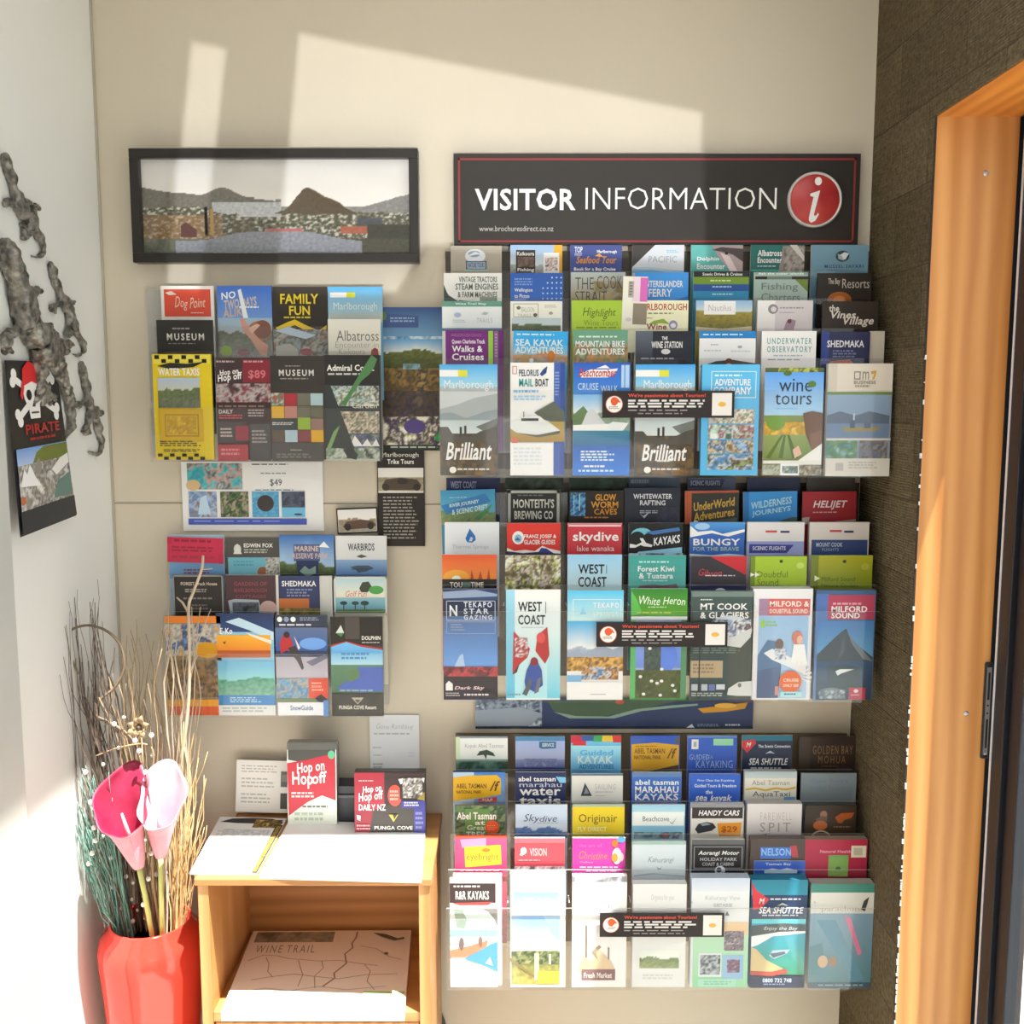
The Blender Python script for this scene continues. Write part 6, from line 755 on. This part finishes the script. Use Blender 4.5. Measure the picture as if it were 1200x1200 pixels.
w, h = booklets(hb, 335, 872, 393, 958, -.075, [('r', 0, 0, 100, 8, '5c5c58'), ('p', [2, 8, 98, 8, 98, 16, 60, 26, 2, 20], '484a46'), ('p', [0, 24, 40, 20, 98, 12, 98, 68, 70, 62, 40, 70, 2, 86], 'b83040'), ('e', 90, 14, 7, 5, '5cb890'), ('t', 20, 22, 76, 38, 'Hop on', 'f4ecec', 'bu'), ('t', 10, 34, 52, 54, 'Hop', 'f6f0f0', 'b'), ('t', 50, 34, 80, 48, 'off', 'f6f0f0', 'bu'), ('l', 8, 58, 64, 66, 2, 'e8c8cc'), ('l', 30, 74, 88, 78, 1, '6a7470'), ('l', 14, 82, 86, 94, 2, 'a8b8a8')], 'd8e0d6', '8a8a84', .022, -.05)
one_box('spine', (hb.location.x - w / 2 - .001, hb.location.y + .0225, ztop), (hb.location.x + w / 2 + .001, hb.location.y + .025, ztop + h - .004), mat('grey_booklet_back', (.16, .16, .15), .5), hb)
h2 = thing('ticket_holder', (0, 0, 0), 'black, red and blue bus ticket display standing right on the pine stand', 'display')
w, h = booklets(h2, 414.5, 907, 498, 966, -.11, [('r', 0, 0, 42, 100, 'a02c3c'), ('p', [0, 60, 30, 60, 20, 100, 0, 100], '8a2434'), ('p', [26, 60, 42, 52, 100, 46, 100, 100, 20, 100], '3c3634'), ('l', 6, 12, 32, 15, 1, 'd8b8bc'), ('t', 12, 20, 38, 34, 'Hop on', 'f0e6e6', 'bu'), ('t', 6, 30, 40, 48, 'Hop off', 'f4ecec', 'bu'), ('t', 6, 50, 44, 60, 'DAILY NZ', 'f0e4e4', 'b'), ('e', 57, 36, 10, 17, 'd84c40'), ('l', 50, 28, 64, 46, 3, 'f0a898'), ('r', 64, 8, 99, 42, '2c2a28'), ('p', [62, 10, 72, 8, 70, 16, 65, 18], 'e8e8e4'), ('p', [94, 8, 99, 8, 98, 16], 'e8e8e4'), ('n', 68, 8, 96, 40, '2c2a28 d0ccc8 4a4644 8a8480', 6, 97), ('p', [88, 42, 99, 30, 99, 44], '8a7c34'), ('r', 66, 44, 100, 56, '3c3a88'), ('r', 84, 44, 100, 98, '3a3a8a'), ('l', 70, 46, 94, 54, 2, 'c8c8e4'), ('l', 86, 62, 97, 92, 4, '7c80b8'), ('p', [48, 66, 62, 66, 55, 78], 'b0a444'), ('p', [54, 66, 60, 66, 56, 74], '3c3634'), ('t', 28, 84, 82, 90, 'PUNGA COVE', 'e0dcd8', 'b'), ('p', [3, 66, 9, 68, 8, 76, 4, 74], 'e8c8cc'), ('l', 3, 82, 24, 92, 2, 'c88c94')], '3a2c2c', '2c2828', .016, -.06)
one_box('top_flap', (h2.location.x - w / 2, h2.location.y + .0002, ztop + h), (h2.location.x + w / 2, h2.location.y + .02, ztop + h + .002), M['black'], h2)
bx0, bx1 = W(393, 930, -.055).x, W(420, 930, -.055).x
db = thing('card_box', ((bx0 + bx1) / 2, -.055, ztop), 'low black open box between the two bus displays on the stand', 'box')
one_box('box_body', (bx0, -.06, ztop), (bx1 + .02, -.018, W(400, 921, -.06).z), mat('charcoal_card', (.035, .04, .05), .5), db, .001)
one_box('box_ledge', (bx0 + .002, -.064, W(400, 934, -.06).z), (bx1 + .02, -.060, W(400, 931, -.06).z), mat('charcoal_card_edge', (.09, .10, .11), .5), db)
sheet('notice', 433, 838, 491, 912, -.004, [('t', 14, 13, 88, 24, 'Gone Rambling', 'a8acb4', 'ls'), ('l', 8, 28, 88, 33, 1, 'b4b8c0', .5), ('l', 6, 50, 26, 54, 1, 'b8bcc4'), ('l', 6, 62, 26, 66, 1, 'c0c4cc'), ('l', 6, 76, 26, 86, 2, 'a8acb4'), ('l', 78, 58, 90, 68, 2, 'd0d4dc')], 'dfe1ec', 'c8cad4', .003, label='white notepad with faint script heading pinned above the ticket display', cat='notepad', m_=M['matte_paper'])
# cord on the wall right of the stand
q = MB(); q.tube([W(x, y, -.006) for x, y in ((508.5, 1155), (510.5, 1172), (514, 1184), (519, 1196), (523, 1215), (526, 1260))], .0042, 8)
tag(q.build('cord', M['cord'], loc=W(512, 1190, -.006), smooth=True), 'dark cord on the wall right of the pine stand', 'cord')

# ------------------------------------------------------------------ red floor vase and what stands in it
VX, VY = W(177, 1080, -.185).x, -.185
ztv = W(177, 1076, VY).z
rim = (W(226, 1080, VY).x - W(131, 1080, VY).x) / 2 * .97
rmax = (W(233, 1105, VY).x - W(111, 1105, VY).x) / 2 * .985
prof = [(rim * .86, ztv - .03), (rim * .93, ztv - .004), (rim * .97, ztv), (rim, ztv - .003), (rim * 1.02, ztv - .010), (rmax * .93, ztv - .024), (rmax, ztv - .045), (rmax * .985, ztv - .075), (rmax * .93, ztv - .13), (rmax * .85, ztv - .22), (rmax * .76, ztv - .34), (rmax * .70, ztv - .46), (rmax * .66, ztv - .60), (rmax * .68, .02), (rmax * .70, 0)]
q = MB(); q.lathe(prof, 56)
n0 = len(q.v)
q.lathe([(rim * .86, ztv - .03), (rmax * .84, ztv - .08), (rmax * .7, ztv - .3), (.001, ztv - .3)], 56)
vase = q.build('floor_vase', M['vase'], loc=None, smooth=True)
vase.data.transform(Matrix.Translation((0, 0, 0))); vase.location = (VX, VY, 0)
tag(vase, 'tall glossy red floor vase in the left corner beside the pine stand', 'vase')
RV = random.Random(21)
def wander(p, d, L, n, curl, sag=0.0, rv=RV, c=None):
    """path of a dry shoot from p along d; c leans it round to a curl"""
    d = d.normalized(); pts = [p.copy()]; ph = [rv.uniform(0, 6.28) for _ in range(3)]; fr = [rv.uniform(1.2, 3.2) for _ in range(3)]
    for i in range(n):
        t_ = i / n
        d = (d + Vector([curl * math.sin(fr[k] * t_ * 6.28 + ph[k]) for k in range(3)]) + Vector((0, 0, -sag * t_))).normalized()
        p = p + d * (L / n); p.x = max(p.x, XL + .004); p.y = min(p.y, -.012); pts.append(p.copy())
    return pts
def foot(a, rr=.8): return Vector((VX + rim * rr * math.cos(a) * .86, VY + rim * rr * math.sin(a) * .86, ztv - .10))
def shoot_to(px, py, Y, a, rr, n, wob, r0, r1, name, m_, label, cat, group=None, mid=None, sides=5, build=True):
    """shoot that leaves the vase mouth at angle a and ends where the photograph shows its tip"""
    A = foot(a, rr); Z = W(px, py, Y)
    M0 = Vector((VX + (A.x - VX) * .95 + (Z.x - VX) * .10, VY + (A.y - VY) * .95, ztv + .01)); ctrl = Vector((A.x * .55 + Z.x * .45, A.y * .6 + Z.y * .4, A.z * .42 + Z.z * .58)) if mid is None else mid
    pts = []; ph = [RV.uniform(0, 6.28) for _ in range(4)]
    for i in range(n + 1):
        t_ = i / n; p = A * ((1 - t_) ** 2) + ctrl * (2 * t_ * (1 - t_)) + Z * (t_ ** 2)
        e = wob * t_ * (1.15 - t_ * .5)
        p += Vector((e * (math.sin(t_ * 9 + ph[0]) + .5 * math.sin(t_ * 21 + ph[1])), e * .6 * math.sin(t_ * 8 + ph[2]), .2 * e * math.sin(t_ * 13 + ph[3])))
        p.x = max(p.x, XL + .003); p.y = min(p.y, -.01); pts.append(p)
    # keep inside the neck
    for p in pts:
        if p.z < ztv + .005:
            dx, dy = p.x - VX, p.y - VY; rr_ = math.hypot(dx, dy); lim = rim * .84
            if rr_ > lim: p.x, p.y = VX + dx / rr_ * lim, VY + dy / rr_ * lim
    if not build: return pts
    q = MB(); q.tube(pts, [r0 + (r1 - r0) * i / n for i in range(n + 1)], sides)
    o = q.build(name, m_, loc=A, smooth=True)
    return tag(o, label, cat, group), pts
# straight and crooked dry twigs: dark ones to the left, brown in the middle, pale to the right
for k in range(26):
    t_ = k / 25
    shoot_to(68 + 62 * t_ + RV.uniform(-6, 6), 760 + RV.uniform(-60, 90), -.19 + RV.uniform(-.06, .10), math.pi - .5 + RV.uniform(-1.2, 1.2), RV.uniform(.3, .9), 16, .010, .0015, .0006, 'dry_twig', M['twig_dark'], 'thin dark brown dry twig rising from the left of the red vase', 'twig', 'dark twigs in the vase')
for k in range(30):
    t_ = k / 29
    shoot_to(118 + 72 * t_ + RV.uniform(-6, 6), 775 + RV.uniform(-50, 60), -.17 + RV.uniform(-.07, .09), RV.uniform(.6, 2.6) + RV.uniform(-.6, .6), RV.uniform(.1, .85), 16, .012, .0017, .0007, 'tan_twig', M['twig_tan'], 'thin tan dry stem in the middle of the vase bunch', 'twig', 'tan stems in the vase')
for k in range(16):
    t_ = k / 15
    shoot_to(188 + 52 * t_ + RV.uniform(-4, 4), 735 + RV.uniform(-40, 90), -.15 + RV.uniform(-.06, .05), RV.uniform(-.6, .8), RV.uniform(.3, .9), 18, .013, .0019, .0008, 'pale_twig', M['twig_pale'], 'thin pale crooked stem on the right of the vase bunch', 'twig', 'pale stems in the vase')
for k in range(15):
    shoot_to(32 + 6.5 * k + RV.uniform(-8, 8), 690 + RV.uniform(-70, 120) + (14 - k) * 6, -.20 + RV.uniform(-.06, .02), math.pi + RV.uniform(-.6, .6), RV.uniform(.5, .9), 20, .020, .0010, .0004, 'wispy_twig', M['twig_dark'], 'very fine wispy twig arching up against the white left wall', 'twig', 'wispy twigs')
# straw fanning right, sunlit
q = MB()
for k in range(46):
    pts = shoot_to(192 + RV.uniform(0, 52), 860 + RV.uniform(-20, 120), -.17 + RV.uniform(-.06, .05), RV.uniform(-.5, .7), RV.uniform(.45, .95), 12, .008, .001, .001, '', None, '', '', build=False)
    q.tube(pts, [.0014 - .0008 * i / 12 for i in range(13)], 4)
tag(q.build('straw_bundle', M['straw'], loc=foot(0, .7), smooth=True), 'bundle of golden straw at the right of the vase mouth', 'straw', kind='stuff')
# teal grass at the left
q = MB()
for k in range(64):
    pts = shoot_to(88 + RV.uniform(-14, 44), 925 + RV.uniform(-30, 60), -.215 + RV.uniform(-.04, .04), math.pi + RV.uniform(-.7, .7), RV.uniform(.35, .95), 10, .004, .001, .001, '', None, '', '', build=False)
    q.tube(pts, [.0017 - .0011 * i / 10 for i in range(11)], 4)
tag(q.build('grass_bundle', M['grass_teal'], loc=foot(math.pi, .7), smooth=True), 'bundle of teal dyed grass at the left of the vase mouth', 'grass', kind='stuff')
# tall forked pale branch
def branch(name, paths, mats_, label, twigs=()):
    q = MB(); P = [W(x, y, Y) for x, y, Y in paths]; n = len(P)
    sm = []
    for i in range(n - 1):
        p0, p1, p2, p3 = P[max(0, i - 1)], P[i], P[i + 1], P[min(n - 1, i + 2)]
        for s_ in range(6):
            u = s_ / 6; sm.append(.5 * ((2 * p1) + (p2 - p0) * u + (2 * p0 - 5 * p1 + 4 * p2 - p3) * u * u + (3 * p1 - p0 - 3 * p2 + p3) * u ** 3))
    sm.append(P[-1]); N_ = len(sm)
    A = foot(0, .4); sm = [A] + sm
    q.tube(sm, [twigs[0] + (twigs[1] - twigs[0]) * i / N_ for i in range(N_ + 1)], 7)
    o = q.build(name, mats_, loc=A, smooth=True); return tag(o, label, 'branch')
bz = -.19
br_ = branch('forked_branch', [(190, 1050, bz), (200, 960, bz), (214, 880, bz), (221, 820, bz), (222, 760, bz), (221, 712, bz), (226, 695, bz), (236, 668, bz), (238, 651, bz)], M['twig_pale'], 'tall pale forked branch in front of the small lower rack', (.0034, .0022))
for (pts, rr) in (([(221, 718), (214, 706), (207, 700)], .0022), ([(222, 790), (228, 775), (232, 768)], .0013), ([(237, 667), (243, 667), (249, 666)], .0014), ([(219, 840), (210, 800), (205, 770), (207, 752)], .0018), ([(205, 930), (196, 860), (192, 800), (200, 760), (203, 740)], .0020)):
    q = MB(); P = [W(x, y, bz) for x, y in pts]; q.tube(P, [rr - (rr * .35) * i / (len(P) - 1) for i in range(len(P))], 6); q.build('side_shoot', M['twig_pale'], br_, smooth=True)
branch('curled_branch', [(170, 1040, -.2), (163, 950, -.2), (158, 880, -.2), (146, 858, -.2), (126, 846, -.2), (112, 838, -.2), (118, 820, -.2), (134, 806, -.2), (145, 784, -.2), (142, 758, -.2), (126, 740, -.2), (104, 733, -.2), (84, 738, -.2), (76, 752, -.2), (84, 772, -.2), (92, 790, -.2)], M['twig_brown'], 'thick tan branch curled into a loop above the vase', (.0032, .0020))
branch('bowed_twig', [(180, 1040, -.21), (176, 930, -.21), (180, 885, -.21), (170, 872, -.21), (140, 876, -.21), (112, 886, -.21)], M['twig_tan'], 'tan twig bowed sideways just above the calla lilies', (.0022, .0010))
# white-beaded stems
for k, (px, py, a, n_b) in enumerate(((132, 790, 2.6, 8), (150, 800, 2.0, 9), (172, 820, 1.2, 10), (120, 850, 3.0, 7), (186, 850, .6, 8), (98, 880, 3.4, 7))):
    Y = -.215
    o, pts = shoot_to(px, py, Y, a, .5, 22, .009, .0014, .0008, 'beaded_twig', M['twig_dark'], 'dark stem dotted with small white beads in the vase', 'stem', 'beaded stems')
    bm_ = None
    for j in range(n_b):
        p = pts[4 + int(j * 17 / n_b)] + Vector((RV.uniform(-.005, .005), -.004, RV.uniform(-.003, .003))); r_ = RV.uniform(.0030, .0048)
        q = MB(); q.sphere(p, r_, 0, 8, 6); q.build('bead', M['berry'], o, loc=p, smooth=True)
# front beads hanging among the stalks
for k, pts_ in enumerate(([(168, 1060), (174, 1030), (177, 1000), (179, 960), (170, 905), (163, 880)], [(112, 985), (108, 1000), (104, 1012), (110, 970), (106, 940), (100, 905)])):
    P = [W(x, y, -.245) for x, y in pts_]; A = foot(1.5 + k, .3)
    q = MB(); o = None
    path = [A] + P if k == 0 else [foot(3.1, .6)] + [W(x, y, -.235) for x, y in ((140, 1050), (118, 1000), (106, 955), (98, 900))]
    q.tube(path, .0011, 5); o = q.build('beaded_twig', M['twig_dark'], loc=path[0], smooth=True)
    tag(o, ('beaded stem in front of the two calla lily stalks' if k == 0 else 'beaded stem drooping over the teal grass'), 'stem')
    for p in P:
        q = MB(); q.sphere(p, .0044, 0, 8, 6); q.build('bead', M['berry'], o, loc=p, smooth=True)
# dried brown rosette
pc = W(164, 851, -.23)
ro = thing('dried_flower', pc, 'brown dried flower rosette above the calla lilies', 'flower')
q = MB()
for k in range(13):
    a = k * 2.4; L = .010 + .0011 * k
    d = Vector((math.cos(a), -.35, math.sin(a))); s_ = Vector((-math.sin(a), 0, math.cos(a)))
    q.v += [tuple(pc + d * .003 - s_ * .003), tuple(pc + d * L * .6 - s_ * .006 + Vector((0, -.005, 0))), tuple(pc + d * L + Vector((0, -.001, 0))), tuple(pc + d * L * .6 + s_ * .006 + Vector((0, -.005, 0))), tuple(pc + d * .003 + s_ * .003)]
    n = len(q.v); q.f.append((n - 5, n - 4, n - 3, n - 2, n - 1)); q.m.append(0)
pt = q.build('petals', M['twig_tan'], ro, smooth=True); md = pt.modifiers.new('thick', 'SOLIDIFY'); md.thickness = .0012
q = MB(); q.sphere(pc + Vector((0, -.004, 0)), .0045); q.build('heart', M['twig_dark'], ro, smooth=True)
q = MB(); q.tube([foot(1.2, .3), W(170, 960, -.21), pc + Vector((0, .004, 0))], .0018, 6); q.build('stalk', M['twig_tan'], ro, smooth=True)

# calla lilies
def calla(name, base, dirv, L, R_, open_x, label, mo, mi, stem_pts, face, tip):
    """spathe: a cone wrapped round an axis, its lip flaring wide to one side and drawn to a point"""
    root = thing(name, base, label, 'flower')
    ax = (dirv).normalized(); fr = (face - ax * face.dot(ax)).normalized(); sd = ax.cross(fr)
    q = MB(); nu, nv = 40, 16
    for j in range(nv + 1):
        v = j / nv
        for i in range(nu + 1):
            u = i / nu; an = (u - .5) * 2 * math.pi * 1.02
            back = .5 + .5 * math.cos(an)                    # 1 at the tall back, 0 at the front seam
            top = .46 + .54 * back ** 1.4
            z_ = top * v
            r_ = R_ * (.15 + .70 * z_ ** .85 + .45 * max(0, z_ - .4) ** 1.4)
            ruff = 1 + .07 * math.sin(an * 6 + 1) * v ** 4
            lip = .18 * R_ * v ** 6 * (1 - back)
            p = base + ax * L * z_ + (sd * math.sin(an) * ruff - fr * math.cos(an) * ruff) * (r_ + lip) + tip * (max(0, z_ - .6) ** 2 * 5)
            q.v.append(tuple(p))
    for j in range(nv):
        for i in range(nu):
            a = j * (nu + 1) + i; q.f.append((a, a + 1, a + nu + 2, a + nu + 1)); q.m.append(0)
    o = q.build('spathe', [mo, mi], root, smooth=True)
    md = o.modifiers.new('thick', 'SOLIDIFY'); md.thickness = .0016; md.offset = 0; md.material_offset = 1
    q = MB(); q.tube([base + ax * L * .12, base + ax * L * .4 + fr * .004, base + ax * L * .62 + fr * .010], [.0042, .0036, .002], 8); q.build('spadix', M['spadix'], root, smooth=True)
    q = MB(); q.tube([stem_pts[0], *stem_pts[1:], base + ax * .006], .0042, 8); q.build('stem', M['stem'], root, smooth=True)
    return root
b1 = W(163, 1016, -.262); b2 = W(188, 1004, -.255)
calla('calla_lily', b1, Vector((-.20, -.12, 1)), .170, .054, 0, 'dark crimson calla lily on the left, pink outside', M['spathe_dark'], M['spathe_pink'], [foot(1.6, .2), W(178, 1095, -.225), W(170, 1050, -.250)], Vector((.45, -1, 0)), Vector((.04, .01, .0)))
calla('calla_lily', b2, Vector((.08, -.10, 1)), .150, .048, 0, 'pale pink calla lily on the right, glowing in the sun', M['spathe_pink'], M['spathe_pink'], [foot(.2, .2), W(190, 1095, -.225), W(189, 1050, -.245)], Vector((-.15, -1, .0)), Vector((-.02, .01, .0)))

# ------------------------------------------------------------------ bronze lizards climbing the left wall
def lizard(label, spine, radii, legs, scale=1.0, name='lizard_ornament'):
    """one continuous body grown over a skeleton lying on the wall: spine from snout to tail tip, then legs with splayed toes"""
    def P(x, y, r): p = WX(x, y, XL + r * .85); return p
    verts, edges, rad = [], [], []
    for (x, y), r in zip(spine, radii):
        verts.append(P(x, y, r)); rad.append(r)
        if len(verts) > 1: edges.append((len(verts) - 2, len(verts) - 1))
    for root, joints in legs:
        prev = root
        for (x, y, r) in joints:
            verts.append(P(x, y, r)); rad.append(r); edges.append((prev, len(verts) - 1)); prev = len(verts) - 1
        hx_, hy = joints[-1][0], joints[-1][1]; px_, py_ = (joints[-2][:2] if len(joints) > 1 else spine[root])
        an = math.atan2(hy - py_, hx_ - px_)
        for da in (-.9, -.3, .3, .9):
            L = joints[-1][2] * 1500 * .75 * scale
            x, y = hx_ + L * math.cos(an + da), hy + L * math.sin(an + da)
            verts.append(P(x, y, joints[-1][2] * .5)); rad.append(joints[-1][2] * .5); edges.append((prev, len(verts) - 1))
    c = verts[3].copy(); c.x = XL
    me = bpy.data.meshes.new(name); me.from_pydata([tuple(v - c) for v in verts], edges, [])
    o = bpy.data.objects.new(name, me); COL.objects.link(o); o.location = c
    bpy.context.view_layer.objects.active = o
    md = o.modifiers.new('skin', 'SKIN'); md.use_smooth_shade = True
    for i, sv in enumerate(me.skin_vertices[0].data): sv.radius = (rad[i], rad[i]); sv.use_root = (i == 3)
    ss = o.modifiers.new('smooth', 'SUBSURF'); ss.levels = ss.render_levels = 3
    tx = bpy.data.textures.new('bumps', 'VORONOI'); tx.noise_scale = .014; tx.noise_intensity = 1.1
    dp = o.modifiers.new('bumps', 'DISPLACE'); dp.texture = tx; dp.strength = -.005 * min(1.4, scale); dp.mid_level = .35; dp.texture_coords = 'LOCAL'
    me.materials.append(M['bronze'])
    return tag(o, label, 'ornament')
lizard('uppermost small bronze lizard on the white left wall', [(2, 177), (8, 188), (14, 210), (18, 228), (22, 238), (28, 250), (36, 262), (44, 274), (51, 288), (51, 298), (44, 302), (36, 299)], [.006, .010, .0095, .008, .009, .011, .011, .008, .0065, .0055, .004, .0028],
       [(4, [(14, 240, .006), (9, 238, .0065)]), (6, [(28, 266, .006), (30, 274, .007)]), (4, [(28, 234, .005), (32, 238, .005)]), (6, [(40, 246, .006), (42, 244, .005)])])
lizard('largest bronze lizard on the left wall, over the pirate flyer', [(2, 277), (10, 292), (18, 320), (24, 345), (30, 372), (42, 392), (54, 410), (66, 428), (76, 452), (84, 480), (84, 502), (74, 514), (60, 516), (48, 510)], [.008, .018, .019, .018, .018, .023, .024, .017, .012, .010, .0085, .007, .005, .003],
       [(4, [(22, 388, .010), (10, 392, .011), (6, 402, .009)]), (4, [(36, 350, .009), (37, 346, .008)]), (6, [(46, 440, .012), (49, 458, .012)]), (5, [(62, 392, .011), (68, 402, .011)])], 1.5)
lizard('small bronze lizard right of the largest one, below the uppermost', [(57, 305), (62, 318), (68, 338), (74, 352), (80, 362), (86, 374), (90, 390), (98, 402), (99, 412), (92, 417), (84, 414)], [.005, .0085, .008, .008, .010, .010, .008, .0065, .0055, .004, .0025],
       [(3, [(68, 357, .005), (64, 360, .0065)]), (5, [(80, 382, .006), (80, 388, .007)]), (3, [(82, 352, .005), (84, 354, .004)])])
lizard('lowest bronze lizard, nearest the corner of the walls', [(95, 423), (98, 436), (102, 456), (104, 470), (108, 482), (113, 492), (117, 508), (120, 522), (117, 531), (110, 533), (103, 529)], [.005, .009, .0085, .0085, .010, .010, .008, .0065, .005, .004, .0025],
       [(3, [(97, 472, .005), (93, 474, .006)]), (4, [(103, 498, .006), (102, 503, .007)]), (4, [(113, 482, .006), (116, 484, .005)])])

# ------------------------------------------------------------------ pirate flyer on the left wall
def wall_flyer(pts, ops, front, th, label, cat):
    P = [WX(x, y, XL + .006) for x, y in pts]
    s = Art((P[1] - P[0]).length, (P[3] - P[0]).length, 8)
    n_ = 14
    s.grid(0, 0, 100, 100, 8, n_, lambda u, v: hx(front, GAIN))
    s.layer = .0003
    for q in ops: s.op(*q)
    V = []
    for x, y, z in s.v:
        u, v = x / s.w, -z / s.h
        p = (P[0] * (1 - u) + P[1] * u) * (1 - v) + (P[3] * (1 - u) + P[2] * u) * v
        lift = .012 * v
        V.append(Vector((p.x + lift - y, p.y, p.z)))
    c = (P[2] + P[3]) / 2; c.x = XL
    me = bpy.data.meshes.new('flyer'); me.from_pydata([tuple(p - c) for p in V], [], s.f)
    at = me.color_attributes.new('Col', 'FLOAT_COLOR', 'POINT'); at.data.foreach_set('color', [q for k in s.c for q in k]); me.materials.append(M['paper'])
    o = bpy.data.objects.new('flyer', me); COL.objects.link(o); o.location = c
    return tag(o, label, cat)
bone = []
for (x0, y0, x1, y1) in ((12, 10, 88, 31), (16, 33, 84, 9)):
    dx, dy = (x1 - x0), (y1 - y0) * 1.55; L_ = math.hypot(dx, dy); nx, ny = -dy / L_ * 3.2, dx / L_ * 3.2 / 1.55
    bone += [('p', [x0 + nx, y0 + ny, x1 + nx, y1 + ny, x1 - nx, y1 - ny, x0 - nx, y0 - ny], 'e6e4e2')]
    for (x, y) in ((x0, y0), (x1, y1)): bone += [('e', x + nx * 1.2, y + ny * 1.2, 5, 3.2, 'e6e4e2'), ('e', x - nx * 1.2, y - ny * 1.2, 5, 3.2, 'e6e4e2')]
wall_flyer([(5, 422), (65, 424), (81, 604), (14, 630)], bone + [('e', 44, 19, 17, 9, 'e4e2e0'), ('p', [33, 24, 56, 24, 54, 34, 36, 34], 'e4e2e0'), ('e', 37, 20, 5, 3.2, '1c1a1a'), ('e', 52, 20, 5, 3.2, '1c1a1a'), ('p', [44, 24, 47, 27, 41, 27], '1c1a1a'), ('r', 38, 30, 52, 31, '3a3836'), ('p', [26, 15, 28, 5, 40, 0, 54, 2, 62, 8, 62, 15, 44, 12], 'd02028'), ('p', [26, 13, 20, 20, 24, 23, 29, 15], 'd02028'),
    ('t', 24, 37, 88, 43, 'PIRATE', 'a82a2c', 'b'), ('l', 30, 45, 80, 48, 1, '982226'), ('r', 4, 50.5, 97, 60, '6c94d0', 'a8bce0'), ('p', [30, 60, 38, 54, 52, 51, 97, 51, 97, 66, 60, 68, 30, 64], '6a7434'), ('n', 4, 60, 97, 86, '8a8478 c8c4c0 5c5654 a8a4a0 6a5c50 d8d6d2', 4, 99), ('p', [6, 72, 14, 62, 18, 66, 24, 60, 32, 68, 40, 74, 24, 73], 'e8e6e6'), ('p', [62, 66, 80, 60, 96, 58, 96, 64, 70, 70], 'e0dedc'), ('p', [30, 64, 40, 57, 46, 62, 40, 68], '8a8480'), ('p', [60, 84, 70, 74, 96, 70, 96, 84], '5c7c74'), ('r', 4, 78, 12, 82, 'b86438'), ('r', 2, 86, 98, 99, '2c2c2e')], '26252a', .001, 'black pirate flyer with skull, bones and town photo on the left wall', 'flyer')
